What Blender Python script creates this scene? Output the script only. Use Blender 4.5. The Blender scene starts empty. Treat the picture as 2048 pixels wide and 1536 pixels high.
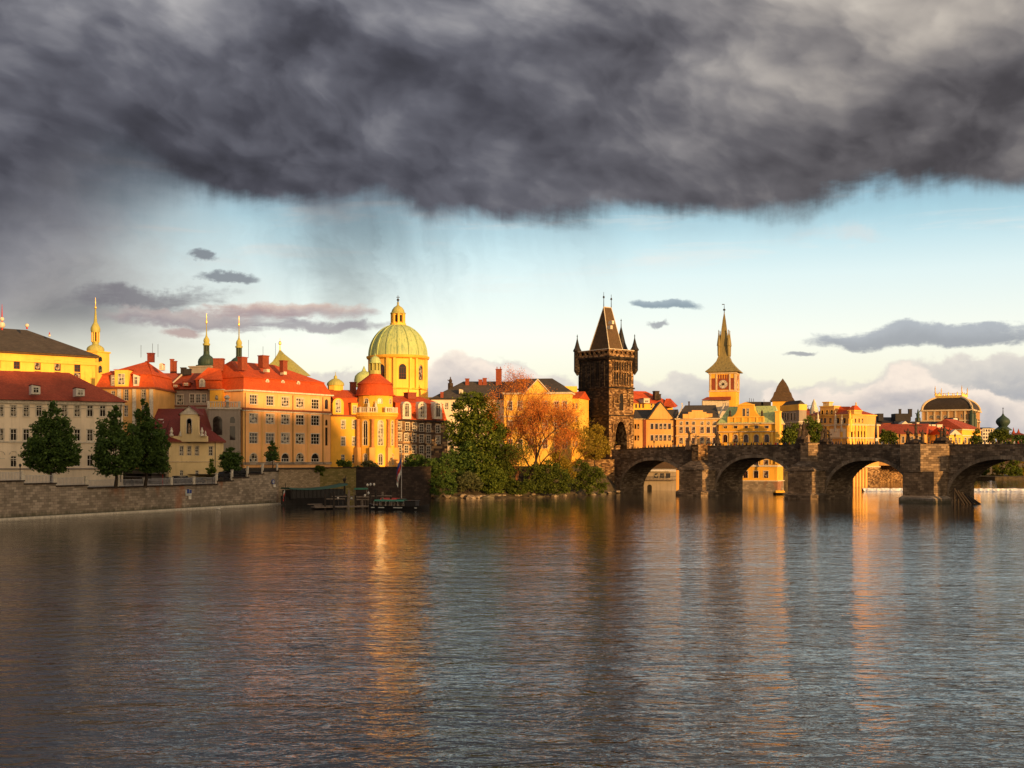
import bpy, bmesh, math, random
import numpy as np
from math import pi, sin, cos, tan, atan, atan2, sqrt, radians, hypot
from mathutils import Vector
SC = bpy.context.scene
COL = SC.collection
random.seed(7)
# ------------------------------------------------------------------ camera
F, H, Y0 = 2400.0, 11.0, 918.0            # focal length in photo pixels, eye height above the water (m), horizon row
cd = bpy.data.cameras.new('camera'); cam = bpy.data.objects.new('camera', cd); COL.objects.link(cam)
cd.sensor_width = 36; cd.lens = 36 * F / 2048; cd.shift_y = (Y0 - 768) / 2048
cd.clip_start = 0.5; cd.clip_end = 20000
cam.location = (0, 0, H); cam.rotation_euler = (pi / 2, 0, 0)
SC.camera = cam
SC.view_settings.view_transform = 'Standard'; SC.view_settings.look = 'None'
SC.view_settings.gamma = 1; SC.view_settings.exposure = 0.4; SC.view_settings.use_curve_mapping = False
SC.cycles.use_denoising = True
SC.cycles.max_bounces = 6; SC.cycles.diffuse_bounces = 3; SC.cycles.glossy_bounces = 3
SC.cycles.sample_clamp_indirect = 4
SC.cycles.caustics_reflective = False; SC.cycles.caustics_refractive = False
# ------------------------------------------------------------------ sun: low in the west, from the right
SX, SY = 0.61, -0.792
SUN_EL = radians(5.5)
sd = Vector((SX * cos(SUN_EL), SY * cos(SUN_EL), sin(SUN_EL)))
sl = bpy.data.lights.new('sun', 'SUN'); so = bpy.data.objects.new('sun', sl); COL.objects.link(so)
sl.energy = 5.0; sl.angle = radians(0.7); sl.color = (1.0, 0.54, 0.175)
so.rotation_euler = sd.to_track_quat('Z', 'Y').to_euler(); so.location = (200, -80, 90)

# ------------------------------------------------------------------ node helpers
class Q:
    """a socket of a node tree with arithmetic"""
    def __init__(s, nt, k): s.nt, s.k = nt, k
    def op(s, o, b=None, c=None):
        n = s.nt.nodes.new('ShaderNodeMath'); n.operation = o
        put(s.nt, n.inputs[0], s)
        if b is not None: put(s.nt, n.inputs[1], b)
        if c is not None: put(s.nt, n.inputs[2], c)
        return Q(s.nt, n.outputs[0])
    def __add__(s, b): return s.op('ADD', b)
    def __radd__(s, b): return s.op('ADD', b)
    def __sub__(s, b): return s.op('SUBTRACT', b)
    def __rsub__(s, b): return (s * -1).op('ADD', b)
    def __mul__(s, b): return s.op('MULTIPLY', b)
    def __rmul__(s, b): return s.op('MULTIPLY', b)
    def __truediv__(s, b): return s.op('DIVIDE', b)
    def sat(s):
        r = s.op('ADD', 0.0); r.k.node.use_clamp = True; return r
def put(nt, inp, v):
    if isinstance(v, Q): nt.links.new(v.k, inp)
    elif isinstance(v, (tuple, list)) and inp.type == 'RGBA': inp.default_value = (*v[:3], 1)
    else: inp.default_value = v
def node(nt, typ, outs=0, props=None, **ins):
    n = nt.nodes.new('ShaderNode' + typ)
    for k, v in (props or {}).items(): setattr(n, k, v)
    for k, v in ins.items(): put(nt, n.inputs[k.replace('_', ' ')], v)
    return Q(nt, n.outputs[outs])
def noise(nt, vec, scale, detail=3, rough=.5, dist=0, outs=0, dims='3D'):
    return node(nt, 'TexNoise', outs, {'noise_dimensions': dims}, Vector=vec, Scale=scale, Detail=detail, Roughness=rough, Distortion=dist)
def sstep(x, a, b):
    n = x.nt.nodes.new('ShaderNodeMapRange'); n.interpolation_type = 'SMOOTHSTEP'
    put(x.nt, n.inputs[0], x); n.inputs[1].default_value = min(a, b); n.inputs[2].default_value = max(a, b)
    n.inputs[3].default_value, n.inputs[4].default_value = (0, 1) if a < b else (1, 0)
    return Q(x.nt, n.outputs[0])
def mix(nt, f, a, b, mode='MIX'):
    n = nt.nodes.new('ShaderNodeMix'); n.data_type = 'RGBA'; n.blend_type = mode
    put(nt, n.inputs[0], f); put(nt, n.inputs[6], a); put(nt, n.inputs[7], b)
    return Q(nt, n.outputs[2])
def comb(nt, x, y, z=0.0):
    n = nt.nodes.new('ShaderNodeCombineXYZ')
    for i, v in enumerate((x, y, z)): put(nt, n.inputs[i], v)
    return Q(nt, n.outputs[0])
def ramp(nt, fac, stops, interp='LINEAR'):
    n = nt.nodes.new('ShaderNodeValToRGB'); n.color_ramp.interpolation = interp
    el = n.color_ramp.elements
    while len(el) < len(stops): el.new(0.5)
    for e, (p, c) in zip(el, stops): e.position = p; e.color = (*c, 1) if isinstance(c, tuple) else (c, c, c, 1)
    put(nt, n.inputs[0], fac); return Q(nt, n.outputs[0])
def curve(nt, x, pts):
    n = nt.nodes.new('ShaderNodeFloatCurve'); c = n.mapping.curves[0]
    while len(c.points) < len(pts): c.points.new(0.5, 0.5)
    for p, (a, b) in zip(c.points, pts): p.location = (a, b)
    n.mapping.update(); put(nt, n.inputs['Value'], x); return Q(nt, n.outputs[0])
def lin(r, g, b):
    return tuple(((v / 255) / 12.92 if v / 255 <= .04045 else ((v / 255 + .055) / 1.055) ** 2.4) for v in (r, g, b))

# ------------------------------------------------------------------ world: clear evening sky under a storm cloud
def make_world():
    w = bpy.data.worlds.new('World'); SC.world = w; w.use_nodes = True
    nt = w.node_tree; nt.nodes.clear()
    tc = nt.nodes.new('ShaderNodeTexCoord'); sep = nt.nodes.new('ShaderNodeSeparateXYZ')
    nt.links.new(tc.outputs['Generated'], sep.inputs[0])
    x, y, z = (Q(nt, sep.outputs[i]) for i in range(3))
    U = x.op('ARCTAN2', y); r = (x * x + y * y).op('SQRT')
    V = z / r.op('MAXIMUM', .001)
    def uv(px, py):
        u = atan((px - 1024) / F); return u, (Y0 - py) / F * cos(u)
    # everything below in azimuth U and height V
    en = noise(nt, comb(nt, U * 1.0, V * 1.6), 9, 7, .58, .3) - .5            # ragged cloud outline
    ef = noise(nt, comb(nt, U * 2.0, V * 2.0), 15, 6, .62, .2) - .5
    U01 = ((U + .45) / .9).sat()
    def line(pts, mx=.5):
        return curve(nt, U01, [((uv(*p)[0] + .45) / .9, uv(*p)[1] / mx) for p in pts]) * mx
    # clear sky
    nis = nt.nodes.new('ShaderNodeTexSky'); nis.sky_type = 'NISHITA'; nis.sun_disc = False
    nis.sun_elevation = SUN_EL; nis.sun_rotation = atan2(SX, SY); nis.altitude = 200
    VR = (V / .5).sat()
    clear = ramp(nt, VR, [(0, lin(205, 205, 196)), (.11, lin(238, 232, 214)), (.20, lin(246, 246, 238)), (.30, lin(222, 238, 240)),
                          (.40, lin(164, 208, 224)), (.46, lin(128, 186, 214)), (.6, lin(110, 165, 200)), (1, lin(70, 115, 165))])
    clear = mix(nt, .12, clear, mix(nt, 1.0, Q(nt, nis.outputs[0]), (.5, .5, .5), 'MULTIPLY'))
    # thin cirrus streaks
    ci = noise(nt, comb(nt, U * 1.0 - V * .5, V * 8.0), 6, 6, .6, .4)
    cim = sstep(ci, .52, .72) * sstep(V, .12, .17) * .5
    c = mix(nt, cim, clear, lin(240, 238, 232))
    # rain veil hanging under the cloud (vertical streaks)
    rv = noise(nt, comb(nt, U * 15 + V * 3 + en * 1.2, V * 1.2 + en), 1.0, 5, .58, .2)
    rw = sstep(U, -.30, -.12) * sstep(U, .14, -.04)
    rm = sstep(rv, .30, .75) * sstep(V + (rv - .5) * .08, .10, .205) * rw
    c = mix(nt, rm * .60, c, lin(122, 136, 144))
    rd = (((U + .135) / .035).op('POWER', 2.0) + ((V - .20) / .07).op('POWER', 2.0))
    c = mix(nt, sstep(rd + en * 4.5, 2.4, -.3) * .55, c, lin(76, 74, 82))
    # grey mass filling the left
    gl = U + en * .16 + (V - .13) * .25
    gm = sstep(gl, -.15, -.37) * sstep(V, .05, .125)
    gtex = noise(nt, comb(nt, U * 7 + en, V * 10), 1.1, 6, .55, .3)
    gcol = mix(nt, sstep(gtex, .35, .68), lin(108, 107, 114), lin(158, 154, 154))
    gcol = mix(nt, sstep(U, -.34, -.22) * .75, gcol, lin(200, 197, 192))
    gcol = mix(nt, sstep(V, .13, .07) * .5, gcol, lin(196, 186, 172))
    c = mix(nt, gm * .95, c, gcol)
    # flat evening clouds
    wsp = noise(nt, comb(nt, U * 1.0 + en * .1, V * 3.2), 34, 5, .62, .3)
    def blob(px, py, hw, hh, col, soft=.5, wob=1.0, lite=None):
        nonlocal c
        u, v = uv(px, py)
        du = (U - u + en * .10 * wob) / (hw / F); dv = (V - v + ef * .022 * wob + en * .03 * wob) / (hh / F)
        d = du * du + dv * dv + (wsp - .5) * 1.6
        m = sstep(d, 1.2, 1.0 - soft)
        cc = col if lite is None else mix(nt, sstep(dv, -.5, .8), col, lite)
        c = mix(nt, m * .80, c, cc)
    blob(300, 592, 150, 26, lin(118, 114, 122), .9, 1.2)
    blob(420, 632, 210, 24, lin(146, 132, 140), .9, 1.2, lin(186, 168, 164))
    blob(590, 622, 170, 17, lin(172, 150, 152), .9, .8, lin(216, 184, 168))
    blob(640, 655, 140, 15, lin(150, 142, 150), .9, 1.0)
    blob(375, 664, 45, 12, lin(180, 152, 148), .8, .8)
    blob(405, 514, 26, 13, lin(112, 114, 124), .7, .9)
    blob(445, 557, 50, 14, lin(116, 120, 130), .7, 1.1)
    blob(1322, 612, 70, 13, lin(112, 132, 150), .6, .8, lin(140, 156, 170))
    blob(1288, 654, 22, 7, lin(150, 152, 160), .8, .8)
    blob(1880, 672, 235, 26, lin(134, 140, 154), .5, .8, lin(160, 166, 178))
    blob(1600, 706, 40, 5, lin(150, 152, 160), .8, .5)
    blob(1700, 470, 110, 22, lin(214, 226, 228), 1.2, 1.4)
    # cumulus bank along the horizon
    def bank(pts, lo, hi, top, amp, op=1.0, fade=9.0):
        nonlocal c
        b = line(pts)
        bump = noise(nt, comb(nt, U * 1.0, V * 1.2), 34, 6, .55, .2) - .5
        e = b + bump * amp + en * .02 - V
        m = sstep(e, 0, .006)
        puff = noise(nt, comb(nt, U * 1.0, V * 1.5), 30, 7, .58, .15)
        body = mix(nt, sstep(puff, .35, .65), lo, hi)
        cc = mix(nt, sstep(e + (puff - .5) * .05, .030, .000), body, top)
        m = m * sstep(e, fade, fade * .35)
        c = mix(nt, m * op, c, cc)
    bank([(0, 745), (140, 735), (240, 728), (420, 742), (560, 752), (640, 738), (720, 742), (840, 728), (900, 716), (1020, 716), (1090, 742), (1180, 762),
          (1300, 752), (1460, 738), (1520, 758), (1640, 760), (1740, 738), (1810, 716), (1900, 712), (2048, 700)],
         lin(166, 168, 177), lin(198, 194, 193), lin(228, 220, 210), .034, .88)
    bank([(0, 900), (780, 900), (840, 735), (900, 706), (960, 712), (1030, 728), (1085, 742), (1130, 790), (1250, 860), (1480, 860), (1520, 790), (1600, 775),
          (1700, 770), (1760, 742), (1820, 722), (1880, 745), (1940, 765), (2048, 800)],
         lin(184, 180, 184), lin(214, 204, 198), lin(254, 238, 222), .040, .9, .075)
    # the storm cloud
    up = line([(0, 590), (90, 510), (200, 455), (290, 412), (420, 402), (560, 402), (640, 414), (760, 396), (850, 430), (1040, 442), (1250, 430), (1440, 418),
               (1600, 424), (1700, 402), (1780, 384), (1900, 382), (2048, 376)])
    soft = sstep(U, -.24, -.36) * .10 + .016
    hang = noise(nt, comb(nt, U * 60, V * 10), 1.0, 4, .65, .3) - .5
    sc_ = V - up + en * .060 + hang * .012
    sm = sstep(sc_ / soft, -.55, .9)
    sm2 = sstep(sc_, -.035, .012)
    pw = noise(nt, comb(nt, U * 2, V * 3), 2.2, 3, .5, .0, 1)
    q = (V + .16).op('POWER', -1.0)
    dn = nt.nodes.new('ShaderNodeVectorMath'); dn.operation = 'SCALE'; put(nt, dn.inputs[0], pw); dn.inputs[3].default_value = .55
    ad = nt.nodes.new('ShaderNodeVectorMath'); ad.operation = 'ADD'
    put(nt, ad.inputs[0], comb(nt, U * q * .75, q * 1.25 - U * .35)); nt.links.new(dn.outputs[0], ad.inputs[1]); wv = Q(nt, ad.outputs[0])
    n1 = noise(nt, wv, 1.5, 5, .5, .0)
    wx, wy = U * 1.1 + en * .05 + V * .25, V * 1.5 + U * .22
    b1 = noise(nt, comb(nt, wx, wy), 4.6, 6, .47, .2)
    b2 = noise(nt, comb(nt, wx + .012, wy - .030), 4.6, 4, .47, .2)
    b3 = noise(nt, comb(nt, wx * 1.1 + b1 * .25, wy + n1 * .1), 9.5, 4, .5, .1)
    b4 = noise(nt, comb(nt, wx * 1.1 + b1 * .25 + .006, wy - .016 + n1 * .1), 9.5, 3, .5, .1)
    n3 = noise(nt, comb(nt, U * 1.0, V * 1.5), 3.4, 3, .5)
    t = n1 * .24 + b1 * .50 + b3 * .18 + n3 * .30 - .11 + (b1 - b2) * .85 + (b3 - b4) * .36
    # darker belly just above the edge, lighter higher up and to the right
    belly = curve(nt, (V / .5).sat(), [(0, .45), (.36, .43), (.44, .40), (.54, .36), (.64, .44), (.74, .53), (1, .60)])
    right = sstep(U, .02, .36) * sstep(V, .20, .30)
    left = sstep(U, -.15, -.42) * sstep(V, .22, .28) * sstep(V, .40, .30)
    t = (t - .5) * 1.35 + belly + right * .20 + left * .09
    cc = ramp(nt, t, [(.12, lin(54, 53, 58)), (.30, lin(76, 75, 82)), (.44, lin(100, 99, 106)), (.58, lin(132, 130, 134)), (.72, lin(168, 164, 163)), (.92, lin(206, 201, 196))])
    warm = mix(nt, sstep(U, -.1, .35), (.97, 1.0, 1.05), (1.05, 1.0, .92))
    cc = mix(nt, 1.0, cc, warm, 'MULTIPLY')
    c = mix(nt, sm2 * .30, c, lin(140, 140, 150))
    c = mix(nt, sm, c, cc)
    # the open west around the low sun, out of frame: a bright warm gap under the cloud
    ds = x * SX + y * SY
    c = mix(nt, sstep(ds, -.05, .75) * sstep(V, .95, .25) * .9, c, (1.55, 1.12, .66))
    # overhead and behind: an even mid grey cloud deck with the same colours
    c = mix(nt, sstep(z, -.02, -.0), lin(70, 66, 62), c)
    bg = nt.nodes.new('ShaderNodeBackground'); out = nt.nodes.new('ShaderNodeOutputWorld')
    nt.links.new(c.k, bg.inputs[0]); bg.inputs[1].default_value = .76
    nt.links.new(bg.outputs[0], out.inputs[0])
    w.cycles.sampling_method = 'MANUAL'; w.cycles.sample_map_resolution = 512
make_world()

# ------------------------------------------------------------------ materials
MATS = {}
def newmat(name):
    m = bpy.data.materials.new(name); m.use_nodes = True; nt = m.node_tree
    bs = nt.nodes['Principled BSDF']; MATS[name] = m
    return m, nt, bs
def P(nt, inp, v): put(nt, inp, v)
def tco(nt, kind='Object'):
    n = nt.nodes.new('ShaderNodeTexCoord'); return Q(nt, n.outputs[kind])
def bump(nt, bs, h, strength=.5, dist=.05):
    n = nt.nodes.new('ShaderNodeBump'); n.inputs['Strength'].default_value = strength; n.inputs['Distance'].default_value = dist
    put(nt, n.inputs['Height'], h); nt.links.new(n.outputs[0], bs.inputs['Normal'])
def scalev(nt, v, s):
    n = nt.nodes.new('ShaderNodeMapping'); n.inputs['Scale'].default_value = s; nt.links.new(v.k, n.inputs[0]); return Q(nt, n.outputs[0])
def mul(c, k): return tuple(min(.95, v * k) for v in c)
def plaster(name, col, stain=.35):
    m, nt, bs = newmat(name); p = tco(nt)
    big = noise(nt, p, .12, 4, .6); fine = noise(nt, p, 1.7, 5, .65)
    streak = noise(nt, scalev(nt, p, (1.4, 1.4, .12)), 1.0, 4, .65)
    c = mix(nt, sstep(big, .35, .65), mul(col, .84), mul(col, 1.06))
    c = mix(nt, sstep(streak, .46, .72) * stain * 1.4, c, mul(col, .60))
    c = mix(nt, sstep(fine, .55, .8) * .3, c, mul(col, .78))
    P(nt, bs.inputs['Base Color'], c); bs.inputs['Roughness'].default_value = .85
    bs.inputs['Specular IOR Level'].default_value = .2
    bump(nt, bs, fine, .25, .03); return m
def tiles(name, col, row=.33, stain=.4, flat=False):
    m, nt, bs = newmat(name); uvn = tco(nt, 'UV'); p = tco(nt)
    br = nt.nodes.new('ShaderNodeTexBrick'); nt.links.new(uvn.k, br.inputs[0])
    br.inputs['Color1'].default_value = (*mul(col, 1.12), 1); br.inputs['Color2'].default_value = (*mul(col, .8), 1); br.inputs['Mortar'].default_value = (*mul(col, .45), 1)
    br.inputs['Scale'].default_value = 1; br.inputs['Brick Width'].default_value = row * (.9 if not flat else 3); br.inputs['Row Height'].default_value = row * (1 if not flat else 2)
    br.inputs['Mortar Size'].default_value = .025; br.inputs['Mortar Smooth'].default_value = .6; br.inputs['Bias'].default_value = 0
    big = noise(nt, p, .22, 6, .68, .4); fine = noise(nt, p, 1.3, 5, .7)
    rw_ = noise(nt, scalev(nt, uvn, (.25, 3.2, 1)), 1.0, 3, .6)
    c = mix(nt, sstep(big, .38, .64) * stain, Q(nt, br.outputs[0]), mul(col, .5))
    c = mix(nt, sstep(rw_, .5, .7) * stain * .7, c, mul((col[0], col[1] * 1.5, col[2] * 1.5), .62))
    c = mix(nt, sstep(fine, .5, .8) * stain * .7, c, mul((col[0], col[1] * 1.2, col[2] * 1.2), 1.15))
    P(nt, bs.inputs['Base Color'], c); bs.inputs['Roughness'].default_value = .75
    bs.inputs['Specular IOR Level'].default_value = .25
    bump(nt, bs, Q(nt, br.outputs[1]) * -1.0 + fine * .4, .35, .05); return m
def masonry(name, cols, bw=.9, rh=.42, mortar=.6, mort=.03, soot=.5, bumpy=.6, lightstone=.0):
    """random blocks of several tones, mortar joints and large blotches"""
    m, nt, bs = newmat(name); uvn = tco(nt, 'UV'); p = tco(nt)
    br = nt.nodes.new('ShaderNodeTexBrick'); 
    wob = noise(nt, p, .8, 2, .5, 0, 1)
    sc = nt.nodes.new('ShaderNodeVectorMath'); sc.operation = 'SCALE'; put(nt, sc.inputs[0], wob); sc.inputs[3].default_value = .16
    ad = nt.nodes.new('ShaderNodeVectorMath'); ad.operation = 'ADD'; nt.links.new(uvn.k, ad.inputs[0]); nt.links.new(sc.outputs[0], ad.inputs[1])
    nt.links.new(ad.outputs[0], br.inputs[0])
    br.inputs['Color1'].default_value = (0, 0, 0, 1); br.inputs['Color2'].default_value = (1, 1, 1, 1); br.inputs['Mortar'].default_value = (.5, .5, .5, 1)
    br.inputs['Scale'].default_value = 1; br.inputs['Brick Width'].default_value = bw; br.inputs['Row Height'].default_value = rh
    br.inputs['Mortar Size'].default_value = mort; br.inputs['Mortar Smooth'].default_value = .4
    c = ramp(nt, Q(nt, br.outputs[0]), [(i / (len(cols)), k) for i, k in enumerate(cols)], 'CONSTANT')
    c = mix(nt, Q(nt, br.outputs[1]), c, mul(cols[0], mortar))
    big = noise(nt, p, .16, 5, .65, .4); fine = noise(nt, p, 2.4, 5, .7)
    c = mix(nt, sstep(big, .45, .62) * soot, c, mul(cols[0], .5))
    c = mix(nt, sstep(fine, .52, .75) * .5, c, mul(cols[-1], .8))
    st = noise(nt, scalev(nt, p, (1.2, 1.2, .1)), 1.1, 4, .6)
    c = mix(nt, sstep(st, .55, .75) * soot * .6, c, mul(cols[0], .6))
    if name == 'quay_stone':
        sx = nt.nodes.new('ShaderNodeSeparateXYZ'); nt.links.new(p.k, sx.inputs[0]); zq = Q(nt, sx.outputs[2])
        c = mix(nt, sstep(zq + (st - .5) * 2.0, 1.3, .3) * .7, c, (.05, .055, .03))
        rust = sstep(noise(nt, scalev(nt, p, (1, 1, .35)), .13, 3, .5), .60, .70); c = mix(nt, rust * .6, c, (.34, .12, .05))
    P(nt, bs.inputs['Base Color'], c); bs.inputs['Roughness'].default_value = .9; bs.inputs['Specular IOR Level'].default_value = .2
    bump(nt, bs, fine * .7 - Q(nt, br.outputs[1]) * 1.0, bumpy, .08); return m
def simple(name, col, rough=.6, metal=0, var=.25, sc=2.0, emit=None):
    m, nt, bs = newmat(name); p = tco(nt); n = noise(nt, p, sc, 4, .6)
    P(nt, bs.inputs['Base Color'], mix(nt, sstep(n, .3, .7) * 1.0, mul(col, 1 - var), mul(col, 1 + var * .5)))
    bs.inputs['Roughness'].default_value = rough; bs.inputs['Metallic'].default_value = metal
    bs.inputs['Specular IOR Level'].default_value = .3
    return m
def copper(name, col, dark):
    m, nt, bs = newmat(name); p = tco(nt); uvn = tco(nt, 'UV')
    st = noise(nt, scalev(nt, p, (1.6, 1.6, .1)), 1.0, 5, .65); n = noise(nt, p, .6, 5, .6)
    w = nt.nodes.new('ShaderNodeTexWave'); w.inputs['Scale'].default_value = .55; w.inputs['Distortion'].default_value = 0; nt.links.new(uvn.k, w.inputs[0])
    seam = sstep(Q(nt, w.outputs[1]), .06, .0)
    c = mix(nt, sstep(st, .45, .7) * .75, col, dark); c = mix(nt, sstep(n, .5, .75) * .35, c, mul(col, 1.3))
    c = mix(nt, seam * .5, c, mul(dark, .6))
    P(nt, bs.inputs['Base Color'], c); bs.inputs['Roughness'].default_value = .6; bs.inputs['Specular IOR Level'].default_value = .3
    bump(nt, bs, seam, .3, .05); return m
def glassm(name, col, rough=.08, curtain=(.35, .3, .22)):
    m, nt, bs = newmat(name); oi = nt.nodes.new('ShaderNodeObjectInfo'); rnd = Q(nt, oi.outputs['Random'])
    p = tco(nt); n = noise(nt, p, 1.1, 2, .5)
    c = mix(nt, sstep(rnd, .55, .70) * sstep(n, .42, .5), col, curtain)
    P(nt, bs.inputs['Base Color'], c); bs.inputs['Roughness'].default_value = rough; bs.inputs['IOR'].default_value = 1.5
    bump(nt, bs, n, .12, .02); return m
def foliage(name, a, b, c3=None, trans=.25):
    m, nt, bs = newmat(name); p = tco(nt); at = nt.nodes.new('ShaderNodeAttribute'); at.attribute_name = 'tone'
    n = noise(nt, p, .45, 3, .6); t = (Q(nt, at.outputs['Fac']) * .75 + n * .5 - .12)
    col = ramp(nt, t, [(.1, a), (.55, mul([(x + y) / 2 for x, y in zip(a, b)], 1)), (.9, b)])
    P(nt, bs.inputs['Base Color'], col); bs.inputs['Roughness'].default_value = .7; bs.inputs['Specular IOR Level'].default_value = .15
    tr = nt.nodes.new('ShaderNodeBsdfTranslucent'); put(nt, tr.inputs[0], mix(nt, 1.0, col, (1.2, 1.3, .6), 'MULTIPLY'))
    ms = nt.nodes.new('ShaderNodeMixShader'); ms.inputs[0].default_value = trans
    nt.links.new(bs.outputs[0], ms.inputs[1]); nt.links.new(tr.outputs[0], ms.inputs[2])
    nt.links.new(ms.outputs[0], nt.nodes['Material Output'].inputs[0]); return m
def water_mat():
    m, nt, bs = newmat('water'); p = tco(nt)
    wob = noise(nt, p, .35, 2, .5)
    def rp(sx, sy, sc, det, rough, dist=.4, rot=0):
        n = nt.nodes.new('ShaderNodeMapping'); n.inputs['Scale'].default_value = (sx, sy, 1); n.inputs['Rotation'].default_value = (0, 0, rot)
        nt.links.new(p.k, n.inputs[0]); return noise(nt, Q(nt, n.outputs[0]), sc, det, rough, dist)
    swell = rp(.45, 1.0, .16, 3, .55, .6, .12)
    mid = rp(.5, 1.0, .50, 3, .55, .8, -.1)
    mid2 = rp(.5, 1.0, 1.25, 3, .55, .8, .2)
    fine = rp(.55, 1.0, 3.6, 4, .62, .6, .25)
    patch = sstep(noise(nt, scalev(nt, p, (.35, 1, 1)), .035, 3, .6), .35, .7)        # calm and ruffled patches
    sy_ = nt.nodes.new('ShaderNodeSeparateXYZ'); nt.links.new(p.k, sy_.inputs[0])
    calm = sstep(Q(nt, sy_.outputs[1]) + patch * 40, 330, 60) * .95 + .30           # sheltered, calmer water towards the quay and the bridge
    h = (swell * .45 + mid * (patch * .26 + .22) + mid2 * (patch * .12 + .13) + fine * (patch * .016 + .016)) * calm
    bs.inputs['Base Color'].default_value = (.022, .020, .016, 1)
    bs.inputs['Roughness'].default_value = .05; bs.inputs['IOR'].default_value = 1.52
    n = nt.nodes.new('ShaderNodeBump'); n.inputs['Strength'].default_value = 1; n.inputs['Distance'].default_value = WATER_BUMP
    put(nt, n.inputs['Height'], h); nt.links.new(n.outputs[0], bs.inputs['Normal'])
    return m
WATER_BUMP = .40
M = {}
M['water'] = water_mat()
M['cream'] = plaster('cream_plaster', (.82, .68, .50), .3)
M['cream2'] = plaster('pale_yellow_plaster', (.76, .58, .30), .25)
M['ochre'] = plaster('ochre_plaster', (.72, .40, .13), .35)
M['ochre2'] = plaster('orange_plaster', (.82, .43, .17), .3)
M['yellow'] = plaster('yellow_plaster', (.84, .45, .06), .3)
M['yellow2'] = plaster('bright_yellow_plaster', (.92, .54, .10), .25)
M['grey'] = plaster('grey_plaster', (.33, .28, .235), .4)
M['white'] = simple('white_paint', (.68, .62, .52), .6)
M['trim'] = simple('stone_trim', (.60, .47, .30), .8)
M['wtrim'] = simple('pale_stone_trim', (.62, .55, .44), .8)
M['rtrim'] = simple('dark_red_cornice', (.22, .07, .035), .7)
M['dark'] = simple('dark_opening', (.012, .01, .01), .8)
M['red'] = tiles('red_roof_tiles', (.60, .092, .020), stain=.55)
M['red2'] = tiles('old_red_roof_tiles', (.42, .078, .034), stain=.6)
M['dred'] = tiles('dark_red_roof_tiles', (.20, .035, .026), stain=.5)
M['theatre'] = tiles('dark_brown_metal_roof', (.05, .036, .026), stain=.5, flat=True)
M['slate'] = tiles('dark_slate_roof', (.075, .062, .052), stain=.4, flat=True)
M['slate2'] = tiles('black_slate_roof', (.03, .028, .032), stain=.4, flat=True)
M['brown'] = tiles('brown_shingle_roof', (.115, .070, .036), .4, stain=.5)
M['copper'] = copper('green_copper', (.44, .52, .21), (.15, .26, .14))
M['copperd'] = copper('dark_green_copper', (.035, .065, .05), (.015, .028, .022))
M['coppery'] = copper('yellow_green_copper', (.42, .40, .12), (.22, .23, .08))
M['spire'] = copper('weathered_spire_copper', (.25, .20, .075), (.075, .07, .04))
M['gold'] = simple('gilding', (.85, .55, .15), .35, .6)
M['glass'] = glassm('window_glass', (.018, .014, .012))
M['tower'] = masonry('shaded_tower_stone', [(.014, .011, .010), (.024, .019, .015), (.042, .031, .023), (.07, .052, .036)], 1.1, .5, .6, .02, .6)  # near black: the shade of the tower's unlit faces is in the colour
M['towerw'] = masonry('sunlit_tower_stone', [(.09, .05, .026), (.18, .10, .046), (.30, .175, .08), (.44, .28, .14)], .9, .45, .5, .02, .45, .9)  # lighter copy of the tower stone, sunlight on the west face painted in
M['bridge'] = masonry('bridge_stone', [(.10, .073, .050), (.145, .106, .072), (.19, .137, .092), (.27, .20, .135)], 1.3, .5, .55, .025, .75, .8)
M['ring'] = masonry('arch_ring_stone', [(.17, .13, .09), (.21, .16, .11), (.26, .20, .14), (.31, .24, .17)], .9, 2.5, .7, .01, .4, .6)
M['pier'] = masonry('pier_stone', [(.16, .11, .07), (.22, .155, .10), (.30, .21, .13), (.38, .27, .17)], 1.2, .55, .5, .03, .6, .8)
M['rubble'] = masonry('brown_rubble_wall', [(.26, .19, .12), (.32, .24, .15), (.38, .28, .18)], .8, .35, .6, .03, .4, .6)
M['column'] = simple('reddish_column_stone', (.50, .22, .08), .8)
M['quay'] = masonry('quay_stone', [(.23, .185, .14), (.28, .225, .17), (.33, .265, .20), (.40, .325, .25)], 1.1, .5, .6, .025, .45, .6)
M['darkwall'] = masonry('dark_quay_stone', [(.03, .021, .018), (.042, .029, .024), (.058, .04, .032)], 1.2, .55, .6, .03, .5, .6)
M['mosswall'] = masonry('mossy_quay_stone', [(.15, .12, .04), (.19, .15, .05), (.24, .18, .07)], 1.0, .4, .6, .03, .5, .6)
M['dapplestone'] = masonry('shade_dappled_stone', [(.06, .04, .03), (.10, .065, .045), (.20, .12, .07), (.40, .25, .12)], 1.3, .7, .8, .02, .4, .9)  # dark and bright blocks paint the dappled shade of trees
M['brick'] = tiles('chimney_brick', (.30, .07, .035), .25)
M['metal'] = simple('dark_metal', (.03, .028, .028), .5, .3)
M['lmetal'] = simple('pale_metal', (.45, .42, .40), .4, .4)
M['wood'] = simple('dark_wet_wood', (.035, .026, .02), .8, var=.5)
M['wood2'] = simple('grey_weathered_wood', (.20, .155, .12), .85, var=.4)
M['canvas'] = simple('green_canvas', (.04, .17, .11), .8)
M['hull'] = simple('black_hull', (.014, .012, .012), .5)
M['hullw'] = simple('white_stripe', (.5, .5, .46), .5)
M['statue'] = simple('sooty_sandstone', (.055, .038, .028), .9, var=.6, sc=1.2)
M['statl'] = simple('pale_sandstone', (.30, .2, .12), .9, var=.5)
M['obark'] = simple('reddish_bark', (.22, .09, .04), .9, var=.5)
M['bark'] = simple('bark', (.045, .032, .022), .9, var=.5)
M['soil'] = simple('soil', (.07, .055, .035), .95, var=.5, sc=.6)
M['grass'] = simple('grass', (.06, .085, .018), .95, var=.5, sc=1.5)
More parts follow.
